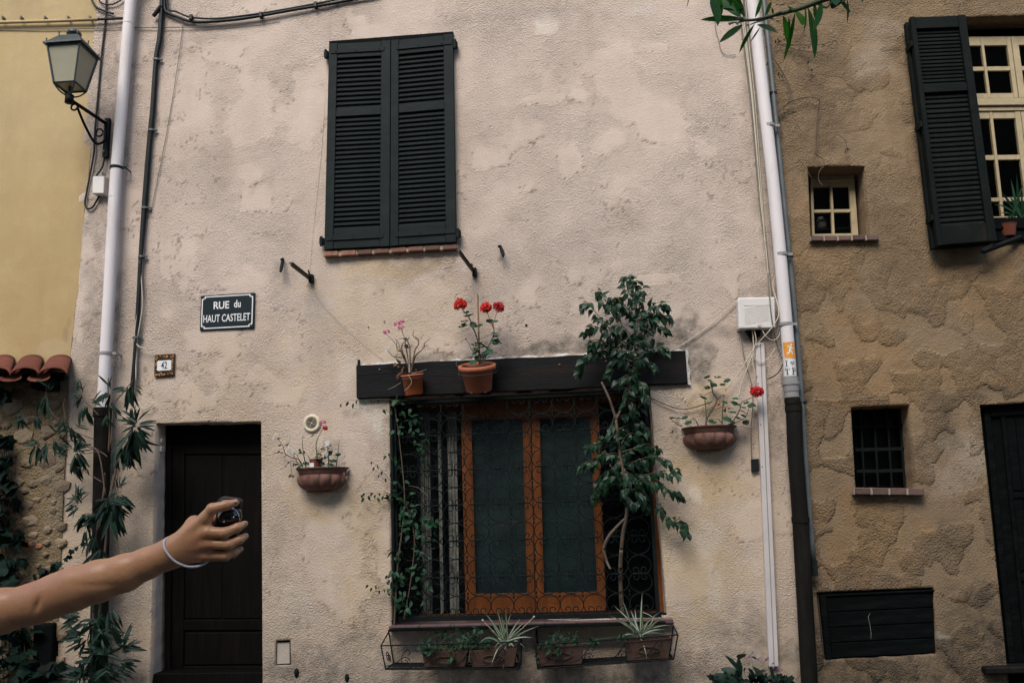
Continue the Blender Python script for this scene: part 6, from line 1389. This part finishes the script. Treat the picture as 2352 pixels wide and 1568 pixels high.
for x, y, dr, sp, n, L in [(600, 200, (-.1, 1), .8, 8, .085), (590, 230, (-.9, -.4), .6, 5, .10), (650, 300, (-.3, -1), .5, 6, .14), (720, 310, (-.7, -.6), .5, 6, .15), (840, 190, (.3, .9), .7, 5, .09), (870, 200, (.9, -.5), .6, 6, .13), (850, 240, (.1, -1), .5, 8, .20), (890, 300, (.2, -1), .35, 5, .14), (770, 260, (-.6, -.9), .6, 6, .15), (660, 430, (0, -1), .4, 5, .12), (700, 480, (-.3, -1), .6, 8, .14), (740, 560, (0, -1), .9, 10, .14), (600, 1040, (-.9, .3), .7, 4, .10), (600, 1080, (-1, -.1), .5, 5, .14), (640, 1110, (-.8, -.7), .5, 5, .13), (630, 1210, (-1, 0), .4, 6, .15), (640, 1260, (-.8, -.8), .5, 6, .13), (700, 1180, (0, -1), .9, 9, .14), (830, 1030, (.6, -.8), .5, 5, .13), (760, 1060, (0, -.4), 1.4, 10, .14), (920, 1300, (.0, 1), .5, 4, .15), (920, 1320, (.9, .4), .4, 4, .13), (920, 1400, (1, .1), .5, 5, .11), (880, 1260, (.7, .2), .8, 5, .09), (740, 1330, (-.4, -.6), 1.3, 12, .14), (680, 1400, (-.8, -.5), .8, 8, .13), (820, 1420, (.3, -.8), 1.1, 10, .13), (720, 1500, (0, -1), 1.3, 10, .13), (900, 1480, (.7, .1), .9, 6, .09), (780, 1180, (.3, -.7), 1.1, 10, .13), (800, 1350, (0, .2), 2.0, 10, .12), (740, 700, (0, -1), 1.0, 8, .13), (720, 900, (0, -1), 1.0, 8, .12), (640, 1480, (-.5, -.5), 1.4, 9, .13), (800, 1480, (.2, -.6), 1.6, 9, .13), (600, 1540, (-.4, .2), 1.6, 8, .12), (760, 820, (0, -1), 1.2, 8, .12), (720, 1100, (-.2, -.8), 1.5, 9, .13)]:
    for k in range(int(n*1.45+.5)):
        a = math.atan2(dr[1], dr[0])+random.uniform(-sp, sp); d = CR*math.cos(a)+CU*math.sin(a)+CF*random.uniform(-.6, .25)
        leaf(ol, L_OLE, y3(x+random.uniform(-22, 22), y+random.uniform(-26, 26), .30+random.uniform(-.06, .10)), d, Vector((random.gauss(0, .5), -1, .5+random.gauss(0, .4))), L*random.uniform(.8, 1.3), random.uniform(.58, .92))
# keep at most 300 leaves as parts, the shortest of the rest joined
lv = [o for o in ol.children if o.name.split('.')[0] == 'leaf']
if len(lv) > 300:
    lv.sort(key=lambda o: -WM[o.name].col[1].to_3d().length); g = G()
    for o in lv[300:]:
        M = WM[o.name]; g.add([M@v.co for v in o.data.vertices], [tuple(p.vertices) for p in o.data.polygons]); bpy.data.objects.remove(o)
    o = g.build('leaf', M_OLEA, ol, smooth=True); o['kind'] = 'stuff'
# ivy at the far left, and its sprig
iv = thing('ivy', P(0, 1568, .12), 'dark ivy over the rubble wall at the left edge', 'climbing plant')
reg = [(10, 1080, 22, 36), (20, 1130, 28, 36), (10, 1200, 40, 50), (20, 1270, 40, 50), (-60, 1150, 60, 120), (-70, 1300, 70, 120), (10, 1310, 30, 30), (5, 1010, 12, 12), (0, 905, 10, 8), (20, 1480, 60, 50), (60, 1540, 60, 30), (-80, 1480, 80, 80), (120, 1545, 40, 20), (20, 1400, 40, 40)]
bushy(iv, reg, 285, L_IVY, .075, .125, .04, .18, .3)
sp_ = [(80, 1318), (100, 1305), (120, 1302), (135, 1290), (150, 1280), (165, 1262), (175, 1256), (188, 1246)]
g = G(); stem(g, [P(x, y, .12) for x, y in [(40, 1345)]+sp_], .003, .0015); g.build('stem', M_STEMB, iv)
for x, y in sp_+[(95, 1318), (110, 1312), (88, 1330), (130, 1300), (120, 1325), (140, 1318), (160, 1275), (145, 1294)]: leaf(iv, L_IVY, P(x, y, .14), rv(.5)+Vector((0, 0, -1)), rv(.3)+Vector((0, -1, .2)), random.uniform(.025, .055) if x > 140 else random.uniform(.05, .08))
g = G()
for k in range(9): g.tube(spline([P(-70+20*k, 1600, .05), P(-60+15*k, 1400, .06), P(-40+8*k, 1200, .06), P(-20+5*k, 1080-8*k, .06)], 5), .004, 5)
g.build('stem', M_STEMB, iv)

# ---- plant at the foot of the trunking, plant in the right window
t = thing('potted_plant', P(1710, 1568, .15), 'dark low plant with violet flowers at the foot of the trunking', 'plant')
for (x, y), (tx, ty), w in [((1715, 1590), (1768, 1500), 1), ((1722, 1600), (1765, 1530), 1), ]: pass
def y9(x, y, d=.2): return P(x*.16+1561.7, y*.16+1411.2, d)
for b, e, w in [((900, 900), (640, 735), 2.0), ((880, 880), (830, 640), 1.6), ((900, 860), (680, 595), 1.2), ((860, 640), (900, 550), 2.2), ((1030, 600), (1110, 620), 2.2), ((1000, 620), (1020, 520), 1.8), ((700, 900), (480, 830), 2.2), ((1000, 940), (1200, 800), 2.2), ((1200, 960), (1400, 850), 2.2), ((1300, 960), (1560, 830), 1.8), ((1400, 980), (1640, 900), 1.8), ((850, 960), (600, 880), 2.0), ((1100, 960), (1000, 780), 2.0), ((1200, 940), (1120, 760), 2.0), ((950, 960), (720, 860), 2.4), ((1350, 940), (1300, 760), 1.6), ((1500, 980), (1500, 820), 1.8)]:
    pb, pe = y9(*b, .20+random.uniform(-.05, .05)), y9(*e, .24+random.uniform(-.06, .1)); leaf(t, L_OLE, pb, pe-pb, Vector((random.gauss(0, .3), -.7, .8)), (pe-pb).length*1.1, w)
bushy(t, [(1700, 1556, 40, 16), (1760, 1560, 40, 14), (1660, 1560, 26, 10), (1800, 1562, 24, 10)], 110, L_IVY, .03, .055, .10, .30)
for pts in [((1050, 800), (1030, 600)), ((1100, 820), (1240, 640)), ((1200, 850), (1330, 700)), ((950, 900), (860, 640)), ((1300, 860), (1420, 770))]: g = G(); stem(g, [y9(*pts[0]), y9(*pts[1])], .002, .0012); g.build('stem', M_STEMG, t)
M_VIO = mat('violet_petal', (.25, .05, .22), .6, .2, 60, 0); FL_VI = flower_mesh('violet_head', M_VIO, 7, .4, .4, .6, 8)
for x, y in [(1240, 640), (1120, 640), (1340, 700), (1345, 760), (1410, 760), (1460, 785), (1000, 600), (1260, 620)]: head(t, FL_VI, y9(x, y, .26), .018)
pg = P(1715, 1600, .2); g = G(); g.lathe([(0, -.16), (.11, -.16), (.15, .02), (.16, .03), (.14, .03), (.13, 0), (0, 0)], Matrix.Translation(Vector((pg.x, pg.y, gz(pg.x)+.10))), 24); g.build('pot', M_TROUGH, t)
t = thing('aloe_plant', P(2330, 500, -.02), 'spiky green plant on the sill of the right window', 'plant')
bb = P(2345, 505, .0)
for x, y in [(2283, 470), (2300, 458), (2322, 412), (2335, 400), (2352, 418), (2312, 505), (2300, 440), (2370, 430), (2345, 440), (2318, 450), (2296, 492), (2380, 470), (2330, 470)]:
    e = P(x, y, random.uniform(0, .12)); blade(t, bb+rv(.02), e, Vector((0, 0, .05 if y > 440 else .01)), .012, M_VINE, name='leaf', m2=M_VINE)
pk = P(2310, 520, -.02); g = G(); g.lathe([(0, -.09), (.06, -.09), (.085, 0), (.09, .01), (.075, .01), (0, -.005)], Matrix.Translation(pk), 20); t2 = thing('flower_pot', pk, 'brown flower pot half hidden below the right window sill', 'flower pot'); g.build('pot', M_NURS, t2)
t2 = thing('iron_bracket', P(2300, 570, .05), 'dark bar slanting below the right window sill', 'bracket'); g = G(); g.tube([P(2257, 578, .16), P(2345, 545, .02)], .022, 4); g.build('bar', M_IRON, t2)

oc = P(1886, 516, -.33); orn = thing('glass_ornament', oc, 'pale round ornament behind the lower left pane of the small window', 'ornament')
g = G(); g.lathe([(0, -.05), (.03, -.05), (.045, -.02), (.05, .01), (.035, .04), (.02, .05), (.026, .065), (0, .066)], Matrix.Translation(oc), 18); g.build('vessel', M_TRUNK, orn, smooth=True)
g = G(); g.box(oc+Vector((.05, .02, -.056)), .42, .14, .012); g.build('shelf', M_ROOM, orn)
# ---- bare creeper twigs beside the right pipe
t = thing('creeper', P(1790, 255, .03), 'bare dry creeper twigs on the tan wall beside the pipe', 'climbing plant')
def y6(x, y, d=.03): return P(x*.3+1561.7, y*.3, d)
for pts, r in [([(640, 230), (690, 340), (700, 420), (740, 480), (800, 580), (845, 680), (840, 760), (800, 820), (760, 860)], .004), ([(740, 860), (800, 810), (870, 770), (970, 745), (1030, 750), (1070, 770)], .004), ([(1070, 770), (1055, 880), (1045, 1000), (1045, 1120), (1035, 1170), (1060, 1195), (1095, 1220), (1105, 1260), (1070, 1310), (1060, 1370), (1090, 1420)], .003), ([(1045, 1115), (1110, 1110), (1160, 1080), (1205, 1025)], .002), ([(1215, 1030), (1260, 1070), (1278, 1130)], .002), ([(1045, 995), (1100, 975), (1145, 960)], .002), ([(745, 720), (800, 710), (870, 705)], .002), ([(760, 340), (880, 345), (1000, 345), (1100, 340), (1190, 315), (1205, 345)], .0025), ([(780, 350), (900, 380), (1040, 400), (1110, 395), (1145, 370), (1148, 340)], .002), ([(830, 200), (890, 230), (960, 200), (1050, 190), (1120, 195)], .0015), ([(880, 380), (905, 425), (950, 430), (975, 400)], .002), ([(965, 440), (985, 510), (1020, 570), (1070, 640), (1090, 690)], .0018), ([(810, 900), (830, 935), (870, 940), (900, 910)], .002), ([(890, 950), (940, 1010), (990, 1050), (1040, 1050)], .0015), ([(905, 1220), (950, 1270), (1000, 1350), (1030, 1380)], .0018), ([(690, 720), (720, 790), (745, 850), (770, 930), (775, 1010)], .004), ([(665, 500), (690, 430), (730, 350)], .004), ([(800, 820), (790, 880), (830, 880)], .002), ([(850, 380), (860, 330), (845, 300)], .0015)]:
    g = G(); stem(g, [y6(x, y, .03+random.uniform(-.008, .02)) for x, y in pts], r*1.7, r*1.0, 5); g.build('twig', M_STEMB, t)
for _ in range(70):
    x, y = random.choice([(765, 300), (770, 250), (900, 350), (920, 345), (965, 355), (990, 470), (1010, 470), (990, 520), (1095, 345), (885, 215), (870, 870), (830, 860), (770, 990), (760, 900), (795, 975), (1278, 1145), (975, 790), (850, 395), (745, 330), (720, 540), (760, 560)])
    leaf(t, L_DRY if random.random() < .5 else L_VIN, y6(x+random.gauss(0, 12), y+random.gauss(0, 12), .035), rv(.6)+Vector((0, -.2, -1)), rv()+Vector((0, -1, 0)), random.uniform(.014, .032), 1.2)

# ---- oleander overhead, near the camera, on a tree standing right of the view
tr = thing('oleander_tree', (3.3, -4.6, gz(3.3)-.05), 'oleander tree whose backlit branch hangs into the top right', 'tree')
DC = 3.1
def y7(x, y, dd=0.0): return PD(x*.3+1561.7, y*.3, DC+dd)
br = [y7(*p) for p in ((430, 150), (560, 155), (720, 118), (900, 72), (1040, 20), (1250, -60), (1500, -200))]
tb = Vector((3.3, -4.6, gz(3.3)-.05)); crown = Vector((3.1, -4.5, 4.3))
g = G(); stem(g, [tb, tb+Vector((.05, 0, 1.6)), tb+Vector((-.05, .05, 3.2)), crown], .06, .035, 9); g.build('trunk', M_STEMB, tr, smooth=True)
g = G(); stem(g, [crown-Vector((.03, 0, .4)), crown+Vector((-.35, .0, .1)), br[-1]]+br[::-1][1:], .016, .0035, 6); g.build('branch', M_STEMG, tr, smooth=True)
for pts in [[(720, 118), (650, 150), (575, 175), (540, 190)], [(560, 155), (500, 160), (450, 170), (380, 180)], [(1040, 20), (1120, 60), (1150, 20), (1170, -40)], [(330, -120), (320, -40), (290, 0)], [(1300, -100), (1270, -20), (1240, 20)], [(0, -160), (40, -80), (62, -40)], [(1400, -100), (1390, -40)]]:
    g = G(); stem(g, [y7(*p) for p in pts], .0045, .002, 5); g.build('twig', M_STEMG, tr)
g = G(); stem(g, [br[-1], y7(900, -420), y7(500, -360), y7(330, -120)], .01, .005, 6); stem(g, [y7(500, -360), y7(150, -330), y7(0, -160)], .006, .004, 6); stem(g, [br[-2], y7(1300, -100)], .006, .004); stem(g, [br[-1], y7(1420, -160), y7(1400, -100)], .006, .004); g.build('branch', M_STEMB, tr, smooth=True)
for b, e, w in [((500, 150), (158, 133), 1.0), ((470, 142), (235, -70), 1.5), ((500, 122), (350, -40), 1.5), ((480, 190), (306, 318), 1.1), ((575, 180), (430, 420), .7), ((615, 208), (540, 325), .6), ((575, 137), (640, -30), 1.3), ((650, 125), (705, 8), 1.5), ((590, 190), (745, 232), 1.3), ((600, 195), (700, 225), 1.2), ((790, 118), (850, 378), 1.15), ((880, 100), (808, 482), .7), ((840, 70), (882, 58), 2.5), ((885, 80), (962, 160), 2.2), ((955, 50), (975, 287), 1.1), ((980, 60), (1060, 430), 1.1), ((1030, 20), (1040, 160), 1.3), ((1085, 20), (1053, 206), 1.2), ((1215, -12), (1313, 100), 1.4), ((1280, -5), (1297, 162), .7), ((310, -40), (302, 152), 1.5), ((62, -60), (68, 66), 1.0), ((1370, -25), (1427, 16), 1.6), ((240, -30), (312, 152), 1.6), ((400, -60), (500, 122), 1.5), ((830, 135), (842, 240), 1.5), ((740, 40), (792, 20), 3.0), ((1195, -20), (1198, 20), 2), ((320, 70), (420, 75), 1.2), ((420, -60), (470, 10), 1.8), ((300, -60), (420, 60), 1.6), ((690, 150), (760, 145), 1.8), ((700, 60), (720, 130), 1.5)]:
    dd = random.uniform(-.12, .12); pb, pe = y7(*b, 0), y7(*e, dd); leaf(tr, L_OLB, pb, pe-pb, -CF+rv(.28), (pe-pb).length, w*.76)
for _ in range(120):
    b = random.choice([y7(900, -420), y7(500, -360), y7(200, -330), br[-1], crown, crown+Vector((-.3, 0, .2)), crown+Vector((.3, .2, .3))])+rv(.12)+Vector((0, 0, .16))
    q_ = b-CAM; fx_, fy_ = 1176+F*q_.dot(CR)/q_.dot(CF), 784-F*q_.dot(CU)/q_.dot(CF)
    if fy_ > -140 and fx_ < 2500: continue
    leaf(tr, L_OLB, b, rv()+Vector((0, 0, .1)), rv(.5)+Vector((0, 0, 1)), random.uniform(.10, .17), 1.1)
for x, y in [(400, 175), (440, 180), (460, 135), (480, 140), (380, 182), (520, 190)]:
    g = G(); p = y7(x, y); stem(g, [y7(520, 160), p], .0015, .001, 4); g.sphere(p, .006, 6); g.build('bud', M_CREAM, tr)
# ================================================================== THE PERSON WITH THE CAMERA
def surface_nets(f, org, h):
    s = f < 0; nx, ny, nz = f.shape
    c = [(i, j, k) for i in (0, 1) for j in (0, 1) for k in (0, 1)]
    def sl(a, o): return a[o[0]:nx-1+o[0], o[1]:ny-1+o[1], o[2]:nz-1+o[2]]
    n_in = sum(sl(s, o).astype(np.int8) for o in c); act = (n_in > 0) & (n_in < 8)
    ii = np.argwhere(act); acc = np.zeros((len(ii), 3)); cnt = np.zeros(len(ii))
    for a in c:
        for ax in range(3):
            if a[ax]: continue
            b = list(a); b[ax] = 1
            fa = f[ii[:, 0]+a[0], ii[:, 1]+a[1], ii[:, 2]+a[2]]; fb = f[ii[:, 0]+b[0], ii[:, 1]+b[1], ii[:, 2]+b[2]]
            x = (fa < 0) != (fb < 0); t = np.where(x, fa/np.where(x, fa-fb, 1), 0)
            p = np.tile(np.array(a, float), (len(ii), 1)); p[:, ax] += t
            acc[x] += p[x]; cnt[x] += 1
    V = (ii+acc/cnt[:, None])*h+org; idx = np.full(act.shape, -1); idx[tuple(ii.T)] = np.arange(len(ii)); F_ = []
    for ax in range(3):
        o1, o2 = [(1, 2), (2, 0), (0, 1)][ax]
        a = [slice(None)]*3; b = [slice(None)]*3; a[ax] = slice(0, -1); b[ax] = slice(1, None)
        sa, sb = s[tuple(a)], s[tuple(b)]; e = np.argwhere(sa != sb); e = e[(e[:, o1] > 0) & (e[:, o2] > 0) & (e[:, o1] < f.shape[o1]-1) & (e[:, o2] < f.shape[o2]-1)]
        fl = sa[tuple(e.T)]
        q = []
        for d1, d2 in ((-1, -1), (0, -1), (0, 0), (-1, 0)):
            m = e.copy(); m[:, o1] += d1; m[:, o2] += d2; q.append(idx[tuple(m.T)])
        q = np.stack(q, 1); q[~fl] = q[~fl][:, ::-1]; F_.append(q[(q >= 0).all(1)])
    return V, np.concatenate(F_)
def grid(lo, hi, h):
    n = [int(math.ceil((hi[i]-lo[i])/h))+1 for i in range(3)]
    return np.meshgrid(*[lo[i]+h*np.arange(n[i]) for i in range(3)], indexing='ij')
def cone(X, a, b, ra, rb, zs=1.0):
    a = np.array(a, float); b = np.array(b, float); ab = b-a; L = ab@ab
    t = np.clip(((X[0]-a[0])*ab[0]+(X[1]-a[1])*ab[1]+(X[2]-a[2])*ab[2])/L, 0, 1)
    return np.sqrt((X[0]-a[0]-t*ab[0])**2+(X[1]-a[1]-t*ab[1])**2+((X[2]-a[2]-t*ab[2])/zs)**2)-(ra+(rb-ra)*t)
def smin(a, b, k): h = np.maximum(k-np.abs(a-b), 0)/k; return np.minimum(a, b)-h*h*k/4
def chain(X, pts, k, zs=1.0):
    d = None
    for i in range(len(pts)-1):
        c = cone(X, pts[i][:3], pts[i+1][:3], pts[i][3], pts[i+1][3], zs); d = c if d is None else smin(d, c, k)
    return d
def mk(name, V, F_, m, parent, smooth=True, turn=False):
    if turn: V = LB(V)
    me = bpy.data.meshes.new(name); c = (V.min(0)+V.max(0))/2
    me.from_pydata((V-c).tolist(), [], F_.tolist()); me.materials.append(m); me.polygons.foreach_set('use_smooth', [smooth]*len(me.polygons))
    return inst(me, name, parent, Matrix.Translation(c))
# the arm is modelled in its own frame (x along the picture, y up, z to the viewer), units of 1/4 mm
AD = 1.65; AS = .30415*AD/F
AO = PD(1270*.30415, 590*.30415+1091.3, AD)
def A2W(V): return np.array(AO)+AS*(np.outer(V[:, 0]-1270, CR)-np.outer(V[:, 1]-590, CU)-np.outer(V[:, 2], CF))
def aw(x, y, z=0): return Vector(A2W(np.array([[x, y, z]], float))[0])
ARM = [(-820, 1240, -20, 205), (-430, 1135, -10, 178), (0, 1026, 0, 160), (250, 968, 0, 142), (330, 945, -4, 140), (430, 900, 0, 148), (560, 855, 4, 154), (750, 795, 6, 147), (950, 733, 4, 130), (1120, 660, 0, 108), (1235, 608, 0, 94), (1310, 572, 0, 92)]
X = grid((-900, 130, -330), (1910, 1500, 250), 9.5)
f = chain(X, ARM, 60, .88)
mc = [((1290, 545, 10), (1556, 322, 12), 58, 47), ((1290, 570, 18), (1572, 425, 30), 60, 47), ((1290, 600, 14), (1575, 512, 26), 60, 45), ((1300, 625, 4), (1560, 602, 6), 60, 42)]
pal = None
for a, b, ra, rb in mc:
    c = cone(X, a, b, ra, rb); pal = c if pal is None else smin(pal, c, 46)
pal = smin(pal, cone(X, (1330, 590, -30), (1500, 500, -40), 70, 60), 50)          # palm side
pal = smin(pal, cone(X, (1330, 520, -40), (1440, 375, -75), 62, 56), 50)          # ball of the thumb
f = smin(f, pal, 70)
# web between index and middle finger
f = smin(f, cone(X, (1540, 380, 0), (1560, 375, -10), 40, 34), 40)
FN = [[(1553, 320, 12, 46), (1608, 250, 20, 42), (1706, 226, 0, 37), (1772, 211, -22, 28)],
      [(1556, 424, 28, 45), (1706, 428, 34, 41), (1790, 396, -8, 34), (1834, 376, -50, 25)],
      [(1560, 512, 24, 43), (1738, 516, 28, 39), (1806, 488, -12, 33), (1838, 470, -52, 25)],
      [(1556, 603, 4, 41), (1706, 607, 6, 36), (1762, 590, -28, 29), (1800, 570, -58, 21)],
      [(1430, 385, -80, 54), (1520, 380, -165, 44), (1590, 350, -235, 38), (1660, 345, -262, 28)]]
tot = f
for ch in FN: tot = np.minimum(tot, smin(f, chain(X, ch, 14), 26))
kn = [(1553, 322, 44, 26), (1572, 425, 62, 24), (1575, 512, 56, 22), (1560, 602, 34, 20), (1706, 424, 58, 22), (1734, 514, 52, 20), (1702, 605, 30, 18), (1606, 240, 42, 22)]
for x, y, z, r in kn: tot = smin(tot, np.sqrt((X[0]-x)**2+(X[1]-y)**2+((X[2]-z+16))**2)-r, 22)
# crease of the elbow and tendons of the wrist
tot = np.maximum(tot, -smin(cone(X, (330, 985, 132), (375, 905, 136), 18, 14), np.full_like(tot, 1e3), 1)) if False else tot
tot = tot+17*np.exp(-(((X[0]-352+.3*(X[1]-945))/26)**2+((X[1]-935)/55)**2+((X[2]-130)/60)**2))-9*np.exp(-(((X[0]-440)/70)**2+((X[1]-1035)/40)**2+((X[2]-60)/70)**2))-8*np.exp(-(((X[0]-640)/140)**2+((X[1]-745)/60)**2+((X[2]-60)/90)**2))+6*np.exp(-(((X[0]-800)/190)**2+((X[1]-790)/26)**2+((X[2]-120)/60)**2))
V, Fq = surface_nets(tot, np.array((-900, 130, -330.)), 9.5)
Va = A2W(V)
# body: stands left of the view, facing right; right shoulder where the arm begins
SH = aw(-800, 1240, -20); sx, sy, szz = 0.0, 0.0, SH.z; by = sy+.165      # body in its own frame: x ahead, y to its left
def LB(V): V = np.asarray(V, float); return np.stack([SH.x-V[:, 1], SH.y+V[:, 0], V[:, 2]], 1)
def lb(x, y, z): return Vector(LB([[x, y, z]])[0])
K = 1.0
def B(*p): return p
Xb = grid((sx-.42, sy-.16, -.02), (sx+.36, sy+.52, szz+.42), .0125)
T_ = [((sx-.03, by, .86), (sx-.01, by, 1.05), .125, .108), ((sx-.01, by, 1.05), (sx-.02, by, szz-.06), .108, .118)]
d = None
def add(a, b, ra, rb, k=.05, ys=1.0):
    global d
    q = [Xb[0], Xb[1]*1.0, Xb[2]]; c = cone(Xb, a, b, ra, rb); d = c if d is None else smin(d, c, k)
for yy in (-.065, .065): add((sx-.03, by+yy, .84), (sx-.015, by+yy*.8, 1.02), .105, .095); add((sx-.015, by+yy*.8, 1.02), (sx-.02, by+yy*1.1, szz-.08), .092, .098)
add((sx-.02, by-.15, szz-.015), (sx-.02, by+.15, szz-.015), .058, .058); add((sx-.02, by, szz), (sx+.005, by, szz+.09), .055, .05, .04)
add((sx+.015, by, szz+.20), (sx+.03, by, szz+.15), .095, .075, .03); add((sx+.0, by, szz+.215), (sx+.02, by, szz+.21), .098, .098, .03)
add((sx+.115, by, szz+.175), (sx+.128, by, szz+.16), .012, .015, .02); add((sx+.085, by-.03, szz+.20), (sx+.085, by+.03, szz+.20), .02, .02, .02); add((sx+.09, by, szz+.115), (sx+.10, by, szz+.10), .03, .028, .03)
for yy in (-.098, .098): add((sx+.005, by+yy, szz+.175), (sx-.005, by+yy, szz+.20), .016, .02, .012)
for yy, fx in ((-.085, .06), (.085, -.08)):
    add((sx-.03, by+yy, .82), (sx-.02+fx*.6, by+yy, .46), .088, .058); add((sx-.02+fx*.6, by+yy, .46), (sx-.04+fx, by+yy, .10), .056, .036); add((sx-.05+fx, by+yy, .03), (sx+.11+fx, by+yy, .022), .038, .03, .03)
add((sx-.02, by+.18, szz-.03), (sx-.06, by+.21, 1.0), .05, .04); add((sx-.06, by+.21, 1.0), (sx+.06, by+.21, .80), .038, .03); add((sx+.06, by+.21, .80), (sx+.09, by+.205, .71), .032, .026)
for k in range(4): add((sx+.085, by+.185+.016*k, .73), (sx+.105+.01*(k in (1, 2)), by+.185+.016*k, .64), .010, .007, .008)
add((sx+.09, by+.18, .75), (sx+.125, by+.175, .69), .011, .009, .01)
dS = cone(Xb, (sx-.02, by-.15, szz-.015), (0.0, 0.0, szz), .06, .052); d = smin(d, dS, .05)
Vb, Fb = surface_nets(d, np.array((sx-.42, sy-.16, -.02)), .0125)
person = thing('person', lb(sx, by, 0), 'person stretching a bare arm into view from the left edge', 'person')
body = mk('body', np.concatenate([Va, LB(Vb)]), np.concatenate([Fq, Fb+len(Va)]), M_SKIN, person)
# clothing as close shells over the body
def shell_part(lo, hi, grow, m, nm, extra=None):
    q = d-grow; z = Xb[2]; q = np.maximum(q, np.maximum(lo-z, z-hi))
    if extra is not None: q = np.maximum(q, extra)
    v_, f_ = surface_nets(q, np.array((sx-.42, sy-.16, -.02)), .0125); return mk(nm, v_, f_, m, person, turn=True)
shell_part(.80, szz+.035, .014, M_SHIRT, 'shirt', (Xb[1]-(by+.19))-.035*(Xb[2] > 1.1))
shell_part(.09, .83, .018, M_JEANS, 'trousers', (Xb[1]-(by+.155)))
hq_ = np.sqrt((Xb[0]-sx+.012)**2+(Xb[1]-by)**2+(Xb[2]-szz-.225)**2)-.115; hq_ = smin(hq_, cone(Xb, (sx-.06, by, szz+.2), (sx-.08, by, szz+.02), .075, .05), .04); hq_ = np.maximum(hq_, (Xb[0]-sx-.055)+.5*np.maximum(0, szz+.2-Xb[2]))
v_, f_ = surface_nets(hq_, np.array((sx-.42, sy-.16, -.02)), .0125); mk('hair', v_, f_, M_HAIR, person, turn=True)
for yy in (-.03, .03): g = G(); g.sphere(lb(sx+.098, by+yy, szz+.185), .011, 8); g.build('eye', M_WHITE, person, smooth=True)
g = G(); g.tube([lb(sx+.112, by-.02, szz+.122), lb(sx+.118, by, szz+.124), lb(sx+.112, by+.02, szz+.122)], .005, 6); g.build('mouth', M_CRIM, person)
# nails on the visible finger tips
for (a, b, zz, r, rot) in [(1774, 196, -2, 22, -.25), (1836, 362, -34, 15, -.5), (1841, 456, -36, 14, -.6), (1803, 557, -44, 12, -.5)]:
    c = aw(a, b, zz); Mx = Matrix((CR, CU, -CF)).transposed(); Mr = Mx@Matrix.Rotation(-rot*.8, 3, 'Z')@Matrix.Rotation(-.9, 3, 'X')
    g = G(); g.sphere(c, r*AS, 10, sc=(1.1, .75, .38), rot=Mr); g.build('nail', M_NAIL, person, smooth=True)
# pale band round the wrist and the edge of the hand
pb_ = [(1268, 472, -30), (1264, 478, 56), (1286, 530, 104), (1338, 595, 116), (1395, 640, 106), (1450, 668, 80), (1505, 676, 36), (1548, 664, -20), (1540, 650, -70), (1470, 610, -118), (1390, 560, -135), (1310, 505, -115), (1276, 478, -75)]
bt_ = thing('wristband', aw(1380, 590), 'pale elastic band looped round the wrist of the outstretched hand', 'wristband')
sp_ = spline([aw(*p) for p in pb_]+[aw(*pb_[0])], 6)[:-1]
g = G(); g.tube(sp_, 9.0*AS, 8, closed=True); g.build('band', M_BAND, bt_, smooth=True)
# the camera: rounded black body behind the fingers, domed glossy front with a bright ring
cmr = thing('camera', aw(1690, 420, -120), 'small glossy black camera with a bright metal ring gripped in the hand', 'camera')
Xc = grid((1480, 120, -260), (1900, 760, 60), 8.0)
ca, sa = math.cos(.12), math.sin(.12)
u_ = (Xc[0]-1672)*ca+(Xc[1]-430)*sa; v__ = -(Xc[0]-1672)*sa+(Xc[1]-430)*ca
q = np.stack([np.abs(u_)-56, np.abs(v__)-205, np.abs(Xc[2]+135)-28]); db = np.sqrt((np.maximum(q, 0)**2).sum(0))+np.minimum(q.max(0), 0)-34
dome = np.sqrt(((Xc[0]-1706)/1.06)**2+((Xc[1]-322)/.92)**2+((Xc[2]+95)/1.0)**2)-86
v_, f_ = surface_nets(db, np.array((1480, 120, -260.)), 8.0); mk('body', A2W(v_), f_, M_CAMB, cmr)
v_, f_ = surface_nets(dome, np.array((1480, 120, -260.)), 8.0); dm = mk('lens_dome', A2W(v_), f_, M_CAMG, cmr)
def ringpts(cx, cy, r, z, a0, a1, n=30): return [aw(cx+r*math.cos(a0+(a1-a0)*k/n)*1.02, cy+r*.90*math.sin(a0+(a1-a0)*k/n), z+18*math.sin(math.pi*k/n)) for k in range(n+1)]
g = G(); g.tube(ringpts(1690, 338, 100, -66, -1.25, .35), 4.5*AS, 6); g.build('metal_ring', M_CHROME, cmr, smooth=True)
g = G(); Rm = Matrix((CR, CU, -CF)).transposed()@Matrix.Rotation(.35, 3, 'Z'); g.box(aw(1751, 320, -22), 20*AS, 14*AS, 10*AS, Rm); g.build('shutter_button', M_CHROME, cmr, bevel=2*AS)
g = G(); g.sphere(aw(1687, 352, -12), 9*AS, 8); g.build('small_window', M_CHROME, cmr, smooth=True)
print('triangles', sum(len(m.polygons) for m in bpy.data.meshes), 'objects', len(bpy.data.objects))
